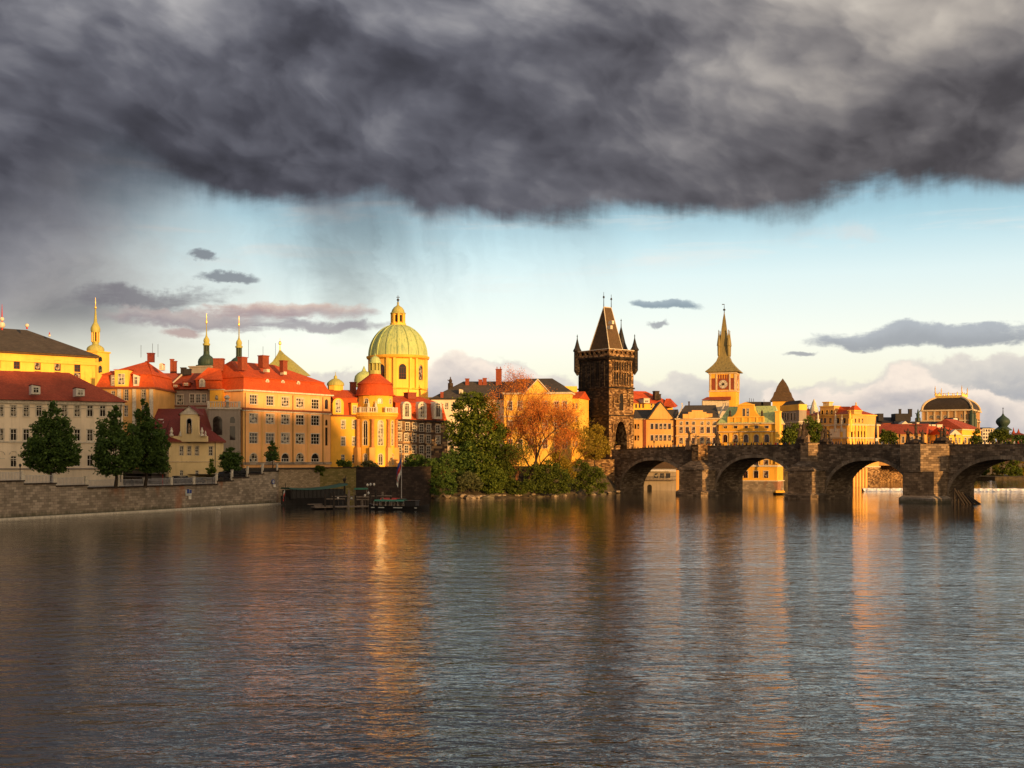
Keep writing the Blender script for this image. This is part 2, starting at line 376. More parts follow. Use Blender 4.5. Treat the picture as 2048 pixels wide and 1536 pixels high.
M['asphalt'] = simple('asphalt', (.06, .055, .05), .9, sc=1)
M['paver'] = simple('stone_setts', (.12, .10, .08), .9, sc=1)
M['rock'] = simple('pale_rock', (.30, .24, .18), .9, var=.5)
M['foam'] = simple('white_foam', (.9, .86, .8), .8, var=.35, sc=.8)
M['skin'] = simple('skin', (.45, .26, .17), .6)
M['blue'] = simple('blue_sign', (.03, .06, .25), .5)
M['redp'] = simple('red_paint', (.45, .03, .02), .6)
M['fgreen'] = foliage('deep_green_leaves', (.030, .060, .014), (.10, .16, .032), trans=.2)
M['folive'] = foliage('olive_leaves', (.035, .055, .010), (.13, .16, .025), trans=.3)
M['fmid'] = foliage('mid_green_leaves', (.035, .065, .010), (.17, .21, .03), trans=.3)
M['fyellow'] = foliage('yellow_green_leaves', (.16, .12, .015), (.42, .30, .04), trans=.4)
M['forange'] = foliage('orange_spring_leaves', (.52, .15, .03), (.90, .37, .08), trans=.35)
M['fsage'] = foliage('sage_leaves', (.06, .07, .03), (.15, .16, .07), trans=.25)
M['fdry'] = foliage('dry_twigs', (.06, .05, .02), (.18, .14, .06), trans=.1)

# ------------------------------------------------------------------ geometry helpers
V3 = lambda *a: Vector(a)
def at(px, D): return V3((px - 1024) / F * D, D)              # plan point seen at a photo column, D metres out
def zz(py, D): return H + (Y0 - py) / F * D
def pt(px, py, D): p = at(px, D); return V3(p.x, p.y, zz(py, D))
def wl(o):
    v = V3(0, 0, 0)
    while o is not None: v = v + o.location; o = o.parent
    return v
def tag(o, label=None, cat=None, group=None, kind=None):
    if label: o['label'] = label
    if cat: o['category'] = cat
    if group: o['group'] = group
    if kind: o['kind'] = kind
    return o
def empty(name, loc, label, cat, group=None):
    o = bpy.data.objects.new(name, None); COL.objects.link(o); o.location = loc; o.empty_display_size = .5
    return tag(o, label, cat, group)
def face_uv(me, world=True):
    uvl = me.uv_layers.new(name='UVMap').data; vs = me.vertices; Zv = V3(0, 0, 1)
    for p in me.polygons:
        n = p.normal
        if abs(n.z) > .985: t, b = V3(1, 0, 0), V3(0, 1, 0)
        else: t = Zv.cross(n).normalized(); b = n.cross(t)
        for li in p.loop_indices:
            c = vs[me.loops[li].vertex_index].co; uvl[li].uv = (c.dot(t), c.dot(b))
class MB:
    def __init__(s): s.v, s.f, s.m = [], [], []
    def face(s, pts, mi=0):
        ps = []
        for p in pts:
            p = Vector(p)
            if not ps or (p - ps[-1]).length > 1e-5: ps.append(p)
        if len(ps) > 1 and (ps[0] - ps[-1]).length < 1e-5: ps.pop()
        if len(ps) < 3: return
        i = len(s.v); s.v += ps; s.f.append(tuple(range(i, i + len(ps)))); s.m.append(mi)
    def loft(s, loops, mi=0, c0=False, c1=False, close=True):
        for a, b in zip(loops, loops[1:]):
            n = len(a)
            for i in range(n if close else n - 1):
                j = (i + 1) % n; s.face([a[i], a[j], b[j], b[i]], mi)
        if c0: s.face(list(reversed(loops[0])), mi)
        if c1: s.face(loops[-1], mi)
        return s
    def prism(s, poly, z0, z1, mi=0, bot=True, top=True):
        a = [V3(p[0], p[1], z0) for p in poly]; b = [V3(p[0], p[1], z1) for p in poly]
        return s.loft([a, b], mi, bot, top)
    def box(s, x0, x1, y0, y1, z0, z1, mi=0): return s.prism([(x0, y0), (x1, y0), (x1, y1), (x0, y1)], z0, z1, mi)
    def obox(s, c, d, hx, hy, z0, z1, mi=0):
        """box centred on plan point c, long axis along unit plan vector d"""
        d = V3(d[0], d[1]).normalized(); n = V3(-d.y, d.x); c = V3(c[0], c[1])
        return s.prism([c - d * hx - n * hy, c + d * hx - n * hy, c + d * hx + n * hy, c - d * hx + n * hy], z0, z1, mi)
    def lathe(s, cx, cy, prof, n=16, mi=0, a0=0.0, caps=True):
        loops = [[V3(cx + r * cos(a0 + 2 * pi * i / n), cy + r * sin(a0 + 2 * pi * i / n), z) for i in range(n)] for r, z in prof]
        return s.loft(loops, mi, caps, caps)
    def tube(s, p0, p1, r0, r1=None, n=6, mi=0):
        p0, p1 = Vector(p0), Vector(p1); r1 = r0 if r1 is None else r1
        ax = (p1 - p0).normalized(); a = ax.orthogonal().normalized(); b = ax.cross(a)
        l0 = [p0 + (a * cos(2 * pi * i / n) + b * sin(2 * pi * i / n)) * r0 for i in range(n)]
        l1 = [p1 + (a * cos(2 * pi * i / n) + b * sin(2 * pi * i / n)) * r1 for i in range(n)]
        return s.loft([l0, l1], mi, True, True)
    def path(s, pts, rs, n=6, mi=0):
        for a, b, r0, r1 in zip(pts, pts[1:], rs, rs[1:]): s.tube(a, b, r0, r1, n, mi)
        return s
    def build(s, name, mats, parent=None, smooth=False, uv=True, origin=None, **tags):
        if not isinstance(mats, (list, tuple)): mats = [mats]
        if parent is not None: org = wl(parent)
        elif origin is not None: org = Vector(origin)
        else:
            xs = [v.x for v in s.v]; ys = [v.y for v in s.v]; zs = [v.z for v in s.v]
            org = V3((min(xs) + max(xs)) / 2, (min(ys) + max(ys)) / 2, min(zs))
        me = bpy.data.meshes.new(name); me.from_pydata([v - org for v in s.v], [], s.f)
        for m in mats: me.materials.append(M[m] if isinstance(m, str) else m)
        if len(mats) > 1: me.polygons.foreach_set('material_index', s.m)
        me.update()
        if uv: face_uv(me)
        if smooth:
            bm = bmesh.new(); bm.from_mesh(me); bmesh.ops.remove_doubles(bm, verts=bm.verts, dist=1e-4)
            for f in bm.faces: f.smooth = True
            for e in bm.edges:
                if len(e.link_faces) == 2 and e.calc_face_angle(0) > radians(38): e.smooth = False
            bm.to_mesh(me); bm.free()
        o = bpy.data.objects.new(name, me); COL.objects.link(o)
        if parent is not None: o.parent = parent
        else: o.location = org
        return tag(o, **tags) if tags else o
def offset(poly, d):
    """outward offset of a convex CCW plan polygon"""
    n = len(poly); out = []
    for i in range(n):
        a, b, c = (V3(*poly[(i + k) % n][:2]) for k in (-1, 0, 1))
        e1 = (b - a).normalized(); e2 = (c - b).normalized(); n1 = V3(e1.y, -e1.x); n2 = V3(e2.y, -e2.x)
        k = n1 + n2; out.append(b + k * (d / max(.2, 1 + n1.dot(n2))))
    return out
def up3(poly, z): return [V3(p[0], p[1], z) for p in poly]
def arc_pts(w, v1, h, n=8):
    """upper outline of an arched opening of width w: centre-relative (u, z)"""
    r = w / 2; rise = min(h * .9, r); return [(-r * cos(pi * i / n), v1 - rise + rise * sin(pi * i / n)) for i in range(n + 1)]
def wall(mb, A, B, z0, z1, holes=(), depth=.32, mi=0, rmi=None, zfun=None):
    """wall A->B (left to right from outside) with real openings. holes: (uc, zb, w, h, arched)"""
    A, B = V3(A[0], A[1]), V3(B[0], B[1]); d = (B - A); L = d.length; d.normalize(); n = V3(d.y, -d.x); rmi = mi if rmi is None else rmi
    def p(u, z, o=0.0): q = A + d * u - n * o; return V3(q.x, q.y, z)
    hs = [(max(.02, uc - w / 2), min(L - .02, uc + w / 2), max(zb, z0), min(zb + h, z1 - .01), ar) for uc, zb, w, h, ar in holes if w / 2 < uc < L - w / 2 and zb < z1 and zb + h > z0]
    zs = sorted(set([z0, z1] + [h[2] for h in hs] + [h[3] for h in hs]))
    for a, b in zip(zs, zs[1:]):
        if b - a < 1e-4: continue
        cur = 0.0
        for h in sorted([h for h in hs if h[2] < b - 1e-4 and h[3] > a + 1e-4]):
            if h[0] > cur + 1e-4: mb.face([p(cur, a), p(h[0], a), p(h[0], b), p(cur, b)], mi)
            cur = max(cur, h[1])
        if cur < L - 1e-4: mb.face([p(cur, a), p(L, a), p(L, b), p(cur, b)], mi)
    for u0, u1, v0, v1, ar in hs:
        if ar:
            w = u1 - u0; uc = (u0 + u1) / 2; ap = arc_pts(w, v1, v1 - v0)
            for (a, za), (b, zb) in zip(ap, ap[1:]):
                mb.face([p(uc + a, za), p(uc + b, zb), p(uc + b, v1), p(uc + a, v1)], mi)
                mb.face([p(uc + a, za), p(uc + a, za, depth), p(uc + b, zb, depth), p(uc + b, zb)], rmi)
            vs = ap[0][1]
        else:
            vs = v1; mb.face([p(u0, v1), p(u0, v1, depth), p(u1, v1, depth), p(u1, v1)], rmi)
        mb.face([p(u0, v0), p(u0, v0, depth), p(u0, vs, depth), p(u0, vs)], rmi)
        mb.face([p(u1, v0), p(u1, vs), p(u1, vs, depth), p(u1, v0, depth)], rmi)
        mb.face([p(u0, v0), p(u1, v0), p(u1, v0, depth), p(u0, v0, depth)], rmi)
WC = {}
def win_mesh(w, h, ar, nx, ny, fm, tm, sill, back, gm='glass'):
    key = (round(w, 1), round(h, 1), ar, nx, ny, fm, tm, sill, back, gm)
    if key in WC: return WC[key]
    w, h = key[0], key[1]; t = .11; y0, y1 = (.13, .24) if back else (-.03, .05)
    mb = MB()
    def bar(x0, x1, z0, z1): mb.box(x0, x1, y0, y1, z0, z1, 0)
    zt = h - (min(h * .9, w / 2) if ar else 0)
    if fm:
        bar(-w / 2, -w / 2 + t, 0, zt); bar(w / 2 - t, w / 2, 0, zt); bar(-w / 2 + t, w / 2 - t, 0, t)
        if ar:
            ap = arc_pts(w, h, h); ai = arc_pts(w - 2 * t, h - t, h)
            for (a, b, c, d) in zip(ap, ap[1:], ai, ai[1:]):
                mb.face([V3(a[0], y0, a[1]), V3(c[0], y0, c[1]), V3(d[0], y0, d[1]), V3(b[0], y0, b[1])])
        else: bar(-w / 2 + t, w / 2 - t, h - t, h)
        for i in range(1, nx): x = -w / 2 + w * i / nx; bar(x - .05, x + .05, t, (h - t) if (not ar or nx % 2 == 0 and i == nx // 2) else zt)
        for i in range(1, ny): z = (h if not ar else zt + .001) * (i / ny if ny > 2 else .62) if not (ar and i == ny - 1) else zt; mb.box(-w / 2 + t, w / 2 - t, y0 + .01, y1 - .01, z - .05, z + .05, 0)
    if tm:
        s = .16
        mb.box(-w / 2 - s, -w / 2, -.07, .02, 0, zt, 1); mb.box(w / 2, w / 2 + s, -.07, .02, 0, zt, 1)
        if ar:
            ap = arc_pts(w, h, h); ao = arc_pts(w + 2 * s, h + s, h + s)
            for (a, b, c, d) in zip(ap, ap[1:], ao, ao[1:]):
                mb.face([V3(a[0], -.07, a[1]), V3(b[0], -.07, b[1]), V3(d[0], -.07, d[1]), V3(c[0], -.07, c[1])], 1)
                mb.face([V3(c[0], -.07, c[1]), V3(d[0], -.07, d[1]), V3(d[0], .02, d[1]), V3(c[0], .02, c[1])], 1)
        else: mb.box(-w / 2 - s, w / 2 + s, -.09, .02, h, h + s * 1.2, 1)
    if sill: mb.box(-w / 2 - .14, w / 2 + .14, -.16, .03, -.14, 0, 1)
    me = None
    if mb.f:
        me = bpy.data.meshes.new('window'); me.from_pydata(mb.v, [], mb.f)
        me.materials.append(M[fm or 'white']); me.materials.append(M[tm or 'trim']); me.polygons.foreach_set('material_index', mb.m); me.update()
    g = bpy.data.meshes.new('glass'); yg = (y0 + .06) if back else .0
    if ar: pts = [(-w / 2, 0), (w / 2, 0)] + list(reversed([(a, b) for a, b in arc_pts(w, h, h)]))
    else: pts = [(-w / 2, 0), (w / 2, 0), (w / 2, h), (-w / 2, h)]
    g.from_pydata([(a, yg, b) for a, b in pts], [], [tuple(range(len(pts)))]); g.materials.append(M[gm]); g.update()
    WC[key] = (me, g); return WC[key]
def put_window(root, A, B, spec, name='window', nx=2, ny=2, fm='white', tm=None, sill=False, back=True, gm='glass'):
    uc, zb, w, h, ar = spec[:5]; A, B = V3(A[0], A[1]), V3(B[0], B[1]); d = (B - A).normalized()
    me, g = win_mesh(w, h, ar, nx, ny, fm, tm, sill, back, gm)
    q = A + d * uc; rl = wl(root)
    if me is None:
        o = bpy.data.objects.new(name, g)
    else:
        o = bpy.data.objects.new(name, me)
    COL.objects.link(o); o.parent = root
    o.location = V3(q.x, q.y, zb) - rl; o.rotation_euler = (0, 0, atan2(d.y, d.x))
    if me is not None:
        go = bpy.data.objects.new('glass', g); COL.objects.link(go); go.parent = o
    return o
def ix(A, B, px):
    """distance along wall A->B, and the depth, where a photo column meets it"""
    A, B = V3(A[0], A[1]), V3(B[0], B[1]); d = (B - A).normalized(); k = (px - 1024) / F
    u = (k * A.y - A.x) / (d.x - k * d.y); return u, A.y + d.y * u
def pw(A, B, px, py, w, h, ar=0):
    """opening from its photo centre and size"""
    u0, _ = ix(A, B, px - w / 2); u1, _ = ix(A, B, px + w / 2); u, D = ix(A, B, px)
    zt, zb = zz(py - h / 2, D), zz(py + h / 2, D); return ((u0 + u1) / 2, zb, max(.3, u1 - u0), max(.3, zt - zb), ar)
class Bld:
    def __init__(s, name, label, cat, A, B, depth, z0, z1, wm, group=None):
        s.A, s.B = V3(A[0], A[1]), V3(B[0], B[1]); d = (s.B - s.A).normalized(); n = V3(d.y, -d.x); s.d, s.n = d, n
        s.poly = [s.A, s.B, s.B - n * depth, s.A - n * depth]; s.z0, s.z1, s.wm = z0, z1, wm
        c = (s.A + s.B) / 2; s.root = empty(name, (c.x, c.y, z0), label, cat, group)
        s.holes = {0: [], 1: [], 2: [], 3: []}; s.tops = {}
    def edge(s, e): return s.poly[e], s.poly[(e + 1) % 4]
    def w(s, pxs, py, pwid, ph, ar=0, e=0, hole=True, **k):
        """windows centred on photo columns pxs, row py (number, or (yleft, yright) for a sloping row)"""
        A, B = s.edge(e)
        for i, px in enumerate(pxs):
            yy = py if not isinstance(py, tuple) else py[0] + (py[1] - py[0]) * (px - pxs[0]) / max(1, pxs[-1] - pxs[0])
            sp = pw(A, B, px, yy, pwid, ph, ar)
            L = (B - A).length
            if sp[0] - sp[2] / 2 < .1 or sp[0] + sp[2] / 2 > L - .1: continue
            sp = (sp[0], sp[1], round(sp[2], 1), round(sp[3], 1), ar)
            if hole: s.holes[e].append(sp)
            put_window(s.root, A, B, sp, back=hole, **k)
        return s
    def walls(s, edges=(0, 1, 2, 3), mi=None):
        mb = MB()
        for e in edges:
            A, B = s.edge(e); wall(mb, A, B, s.z0, s.z1, s.holes[e])
        mb.build('wall', s.wm, s.root); return s
    def band(s, z0, z1, out, mat, name='cornice'):
        MB().prism(offset(s.poly, out), z0, z1).build(name, mat, s.root); return s
    def bandy(s, py, th, out, mat, name='string_course'):
        z = zz(py, s.A.y); return s.band(z - th / 2, z + th / 2, out, mat, name)
    def hip(s, mat, h, over=.6, e0=None, e1=None, ridge_along=True, frac=.5, z=None, poly=None, name='roof', parent=None):
        """hipped roof; e0/e1 how far the ridge stays back from the A and B ends (0 = gable end)"""
        z = s.z1 + .003 if z is None else z; P4 = offset(poly or s.poly, over); A, B, C, D = P4
        d = (B - A).normalized(); mA = A.lerp(D, frac); mB = B.lerp(C, frac); w = (D - A).length
        e0 = w * .5 if e0 is None else e0; e1 = w * .5 if e1 is None else e1
        R0, R1 = mA + d * e0, mB - d * e1
        mb = MB(); mb.loft([up3(P4, z), [V3(R0.x, R0.y, z + h), V3(R1.x, R1.y, z + h), V3(R1.x, R1.y, z + h), V3(R0.x, R0.y, z + h)]], 0, True)
        return mb.build(name, mat, parent or s.root)
    def mansard(s, mat, h1, in1, h2, over=.5, e0=None, e1=None, frac=.5):
        z = s.z1 + .003; P0 = offset(s.poly, over); P1 = offset(s.poly, -in1); P1b = offset(s.poly, -in1 + .25)
        A, B, C, D = P1; d = (B - A).normalized(); w = (D - A).length; e0 = w * .5 if e0 is None else e0; e1 = w * .5 if e1 is None else e1
        R0, R1 = A.lerp(D, frac) + d * e0, B.lerp(C, frac) - d * e1; zt = z + h1 + h2
        mb = MB(); mb.loft([up3(P0, z), up3(offset(s.poly, over - .5), z + .35), up3(P1, z + h1), up3(P1b, z + h1), up3(P1b, z + h1 + .12),
                            [V3(R0.x, R0.y, zt), V3(R1.x, R1.y, zt), V3(R1.x, R1.y, zt), V3(R0.x, R0.y, zt)]], 0, True)
        return mb.build('roof', mat, s.root)
    def chimney(s, px, py_top, D, w=1.2, h=3.0, mat='brick', parent=None):
        p = at(px, D); z = zz(py_top, D); mb = MB(); mb.obox(p, s.d, w / 2, w * .4, z - h, z - .25); mb.obox(p, s.d, w / 2 + .12, w * .4 + .12, z - .25, z)
        return mb.build('chimney', mat, parent or s.root)
    def dormer(s, px, pyb, pyt, D, w=1.6, back=3.0, wm='wtrim', rm='red', arch=False, style='hip', ww=.62):
        """small roof window: front face at depth D, running back into the roof"""
        c = at(px, D); zb, zt = zz(pyb, D), zz(pyt, D); d, n = s.d, s.n; hw = w / 2
        A, B = c - d * hw, c + d * hw; hh = zt - zb; mb = MB()
        if arch:
            body = hh - hw * .9 if hh > hw * 1.2 else hh * .4
            pts = [(-hw, 0), (hw, 0)] + [(hw * cos(pi * i / 8), body + (hh - body) * sin(pi * i / 8)) for i in range(9)]
        elif style == 'hip': body = hh * .72; pts = [(-hw, 0), (hw, 0), (hw, body), (0, hh), (-hw, body)]
        else: body = hh * .85; pts = [(-hw, 0), (hw, 0), (hw, body), (-hw, hh)] if style == 'shed' else [(-hw, 0), (hw, 0), (hw, hh), (-hw, hh)]
        f = [V3(*(c + d * a), zb + z) for a, z in pts]; bk = [p + V3(-n.x, -n.y, 0) * back for p in f]
        mb.face(f, 0); m = len(f)
        for i in range(m):
            j = (i + 1) % m; mb.face([f[j], f[i], bk[i], bk[j]], 0 if (i in (0, 1, m - 1) or (not arch and i == m - 1)) else 1)
        if not arch:   # roof slab a little proud
            f2 = [V3(*(c + d * a * 1.16 + n * .15), zb + z + .06) for a, z in pts[2:]]
            b2 = [p + V3(-n.x, -n.y, 0) * (back + .15) for p in f2]
            f3 = [p + V3(0, 0, .1) for p in f2]; b3 = [p + V3(0, 0, .1) for p in b2]
            mb.loft([f2, f3], 1, close=False); mb.loft([b3, f3], 1, close=False)
            mb.loft([f2, b2], 1, close=False)
        o = mb.build('dormer', [wm, rm], s.root)
        put_window(o, A + n * .04, B + n * .04, (hw, zb + hh * .12, w * ww, (body if not arch else hh) * (.78 if not arch else .8), 1 if arch else 0), back=False)
        return o
# ------------------------------------------------------------------ water and land
ST = dict(kind='structure')
mb = MB(); mb.face([V3(-3000, -300, 0), V3(3000, -300, 0), V3(3000, 6000, 0), V3(-3000, 6000, 0)])
mb.build('river_water', 'water', uv=False, origin=(0, 0, 0), label='rippled grey river reflecting the golden buildings', cat='water', **ST)
QA, QD = V3(-92, 216), V3(35, 77)                              # line of the left quay: QA + t * QD
QN = V3(QD.y, -QD.x).normalized(); QT = QD.normalized()
def qt(px): k = (px - 1024) / F; return (k * QA.y - QA.x) / (QD.x - k * QD.y)
def qp(px, o=0.0): return QA + QD * qt(px) + QN * o
segs = [(-420, -60, 6.9), (-60, 48, 6.9), (48, 112, 6.3), (112, 175, 5.75), (175, 237, 5.2), (237, 292, 5.18), (292, 345, 5.2), (345, 390, 5.2), (390, 435, 5.2), (435, 466, 5.9), (466, 497, 6.6), (497, 527, 7.35), (527, 557, 8.0)]
mb = MB(); back = []
for a, b, z in segs:
    A, B = qp(a, -.8), qp(b, -.8); C, D = B - QN * 260, A - QN * 260
    mb.face([(*A, z - .06), (*B, z - .06), (*C, z + 1), (*D, z + 1)])
mb.build('quay_street', 'paver', **ST)
T0, T1 = V3(-57, 293), V3(-23.6, 325)
l2_pt = lambda px: (lambda k: T0 + (T1 - T0) * ((k * T0.y - T0.x) / ((T1 - T0).x - k * (T1 - T0).y)))((px - 1024) / F)
land = [T0 + V3(-.7, .7), l2_pt(712) + V3(-.7, .7), at(861, 331.5), at(862, 345), at(1000, 347), at(1130, 369), at(1160, 398), at(1238, 401), at(1262, 434), at(1352, 434), at(1440, 432), at(1556, 424), at(1566, 470), at(1640, 494),
        at(1700, 479), at(1733, 492), at(1740, 566), at(1800, 592), at(1925, 640), at(1985, 900), V3(700, 1500), V3(3000, 3200), V3(-3000, 3200), V3(-2000, 700), V3(-330, 330)]
MB().prism(land, -2, 8.65).build('east_bank_ground', 'soil', **ST)
# sloping natural shore in front of the trees
W = [at(864, 331.5), at(880, 334), at(940, 336), at(1000, 336), at(1060, 344), at(1130, 358), at(1180, 371), at(1232, 386)]
rr = random.Random(3); L = []
for o, z in ((-1, -1.0), (0.0, .05), (2.2, .7), (7, 3.5), (14, 8.7)):
    L.append([V3(p.x + rr.uniform(-.5, .5), p.y + o + rr.uniform(-.6, .6), z + rr.uniform(-.12, .15) * (o > 0)) for p in W])
MB().loft(L, close=False).build('shore', 'soil', **ST)
MB().prism([at(1926, 655), at(1990, 640), at(2200, 650), V3(420, 720), at(1960, 720)], -1, 1.6).build('island_ground', 'soil', **ST)
# far wooded hills on the horizon
mb = MB(); rr = random.Random(11)
def ridge(x0, x1, y, base, hs, n=60, thick=400):
    f = [V3(x0 + (x1 - x0) * i / n, y, base) for i in range(n + 1)]
    t = [V3(p.x, y + thick * .5, hs * (1 + .35 * sin(i * .37) + .15 * sin(i * 1.1) + rr.uniform(-.05, .05))) for i, p in enumerate(f)]
    g = [V3(p.x, y + thick, base) for p in f]; mb.loft([f, t, g], close=False)
ridge(-2200, 2600, 2600, 5, 26)
mb.build('wooded_hills', 'fmid', uv=False, **ST)
# west bank (right of the view) and an unseen hill added to shade the left bank
MB().prism([V3(140, -220), V3(330, -220), V3(330, 330), V3(175, 330), V3(150, 250)], -2, 4.5).build('west_bank_ground', 'soil', **ST)
prof = [(-220, 79), (-95, 75), (-56, 71), (-42, 73), (-22, 73), (-12, 66), (-9, 64.5), (20, 63), (41, 61.5), (47, 57), (52, 50), (58, 44), (66, 36), (80, 22), (95, 12), (120, 8), (325, 5)]  # ridge heights of the added hill follow the shadow line wanted on the facades
rr = random.Random(5); rows = []
for i in range(110):
    y = -220 + 545 * i / 109; k = max(j for j in range(len(prof)) if prof[j][0] <= y + 1e-6); k = min(k, len(prof) - 2)
    f = (y - prof[k][0]) / (prof[k + 1][0] - prof[k][0]); h = prof[k][1] + (prof[k + 1][1] - prof[k][1]) * f
    h += rr.uniform(-1.4, 1.2) + 1.2 * sin(i * .5)
    rows.append([V3(145, y, 4.4), V3(158, y, 4.5 + (h - 4.5) * .45), V3(170, y, 4.5 + (h - 4.5) * .85), V3(180, y, h), V3(192, y, 4.5 + (h - 4.5) * .7), V3(206, y, 4.5 + (h - 4.5) * .3), V3(235, y, 4.4)])
MB().loft(rows, close=False).build('west_bank_shade_hill', 'fgreen', uv=False, **ST)

# ------------------------------------------------------------------ quay wall of the left bank
root = empty('quay_wall', (*qp(175), 0), 'long coursed stone quay wall of the left bank with a pale ledge at the water', 'wall')
mb = MB(); cp = MB(); lg = MB()
for a, b, z in segs:
    A, B = qp(a), qp(b); wall(mb, A, B, -1.5, z); 
    L_ = (B - A).length; c = (A + B) / 2 - QN * .35
    cp.obox(c, QT, L_ / 2 + .04, .62, z + .003, z + .22)
for (a, b, z), (a2, b2, z2) in zip(segs, segs[1:]):
    p = qp(b); q = p - QN * 1.0; lo, hi = min(z, z2), max(z, z2); mb.face([(*p, lo), (*q, lo), (*q, hi), (*p, hi)])
lg.prism([qp(-420, .9), qp(557, .9), qp(557, -.3), qp(-420, -.3)], -1.2, .32)
mb.build('wall', 'quay', root); cp.build('coping', 'darkwall', root); lg.build('ledge', 'wtrim', root)
def wall_seg(A, B, z0, z1, mat, label, coping='darkwall', name='retaining_wall'):
    A, B = V3(*A), V3(*B); c = (A + B) / 2; d = (B - A).normalized(); n = V3(d.y, -d.x)
    r = empty(name, (*c, z0), label, 'wall')
    mb = MB(); mb.prism([A, B, B - n * 1, A - n * 1], z0, z1); mb.build('wall', mat, r)
    MB().obox(c - n * .4, d, (B - A).length / 2, .65, z1 + .003, z1 + .25).build('coping', coping, r); return r
l2 = lambda px: (lambda k: T0 + (T1 - T0) * ((k * T0.y - T0.x) / ((T1 - T0).x - k * (T1 - T0).y)))((px - 1024) / F)
wall_seg(l2(557.2), l2(640), -1.5, 8.5, 'rubble', 'brown rubble stone retaining wall behind the moored roofed boat')
wall_seg(l2(640.2), l2(712), -1.5, 8.7, 'mosswall', 'mossy green retaining wall with ivy hanging beside it')
wall_seg(l2(712.2), at(862, 329.2), -1.5, 8.7, 'darkwall', 'nearly black retaining wall behind the flagpole')
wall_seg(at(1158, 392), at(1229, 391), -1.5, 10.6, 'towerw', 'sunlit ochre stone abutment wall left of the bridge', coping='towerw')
MB().prism([l2(560), l2(715), l2(715) + V3(-6, 8), l2(560) + V3(-8, 7)], 8.66, 8.72).build('terrace_lawn', 'grass', **ST)

# railings on the quay: one per section between the steps
def railing(a, b, z, label, dark=False):
    A, B = qp(a, -.35), qp(b, -.35); L_ = (B - A).length; zb = z + .22
    r = empty('quay_railing', (*A, zb), label, 'railing', 'iron railings along the quay')
    for k in range(2 if L_ < 9 else 3):
        f = k / (1 if L_ < 9 else 2); p = A.lerp(B, .02 + f * .96)
        m = MB(); m.obox(p, QT, .2, .2, zb, zb + 1.55); m.obox(p, QT, .27, .27, zb + 1.553, zb + 1.7); m.build('post', 'wtrim', r)
    m = MB()
    for zz_ in (.15, 1.35): m.obox((A + B) / 2, QT, L_ / 2, .035, zb + zz_, zb + zz_ + .07)
    n = int(L_ / .34)
    for i in range(n):
        p = A.lerp(B, (i + .5) / n); m.obox(p, QT, .035, .03, zb, zb + 1.45)
    m.build('bars', 'metal' if dark else 'lmetal', r)
rl = ['leftmost railing section at the edge of the photo, highest of the pale ones', 'railing section left of the big tree trunk, one step down', 'railing section right of the first tree trunk, beside a standing couple',
      'first railing section on the long level coping, below the second tree', 'railing section between the second and third trees', 'railing section below the third big tree', 'railing section in front of the cream gabled house and its lamp',
      'railing section in front of the parked dark van', 'railing section at the sapling before the wall steps up', 'first railing section up the right hand steps', 'railing section below the round street tree', 'dark railing section second from the top step', 'dark railing section on the top step']
for (a, b, z), lb in zip(segs[1:], rl): railing(a, b, z, lb, a > 420)

# ------------------------------------------------------------------ the buildings of the left bank
# white riverside house
A, B = at(-90, 246.5), at(246, 262)
b = Bld('riverside_house', 'long white three storey house with a red tiled hip roof behind the left trees', 'house', A, B, 16, 4.5, 23.4, M['cream'])
sp = [-75 + 25.5 * i for i in range(13)]
b.w(sp, (821, 822.5), 11.5, 22, nx=2, ny=2, tm='wtrim', sill=True)
b.w(sp, (868.5, 871), 12, 23, tm='wtrim', sill=True)
b.w([x for x in sp if int((x + 75) / 25.5) % 2 == 0 or x > 60], (924, 921), 12, 22)
b.walls(); b.bandy(802, .5, .35, 'wtrim', 'cornice'); b.bandy(883, .28, .2, 'wtrim'); b.bandy(938, .3, .2, 'grey'); b.bandy(812, .15, .12, 'wtrim')
mb = MB()
for x in sp:      # blind arches over the ground floor windows
    u, zb, w_, h_, _ = pw(b.A, b.B, x, 910, 16, 16, 1); q = b.A + b.d * u
    if u > 23 or u < 1: continue
    for (a, za), (c, zc) in zip(arc_pts(w_, zb + h_, h_, 8), arc_pts(w_, zb + h_, h_, 8)[1:]):
        mb.tube(V3(*(q + b.d * a + b.n * .04), za), V3(*(q + b.d * c + b.n * .04), zc), .09, n=4)
    mb.face([V3(*(q + b.d * (-w_ / 2) + b.n * .05), zb), V3(*(q + b.d * (w_ / 2) + b.n * .05), zb), V3(*(q + b.d * (w_ / 2) + b.n * .05), zb + .2), V3(*(q + b.d * (-w_ / 2) + b.n * .05), zb + .2)])
mb.build('blind_arches', 'wtrim', b.root)
b.hip('red2', 6.6, .9, e0=0, e1=11)
b.dormer(72, 788, 770, 249, 1.7, 5, 'white', 'dred', style='shed'); b.dormer(161, 792, 776, 253, 1.7, 5, 'white', 'dred', style='shed')
mb = MB(); p = b.B - b.d * .5 + b.n * .15; mb.path([V3(*(p + b.n * .5), 22.9), V3(*p, 22), V3(*p, 6)], [.09] * 3); mb.build('downpipe', 'metal', b.root)

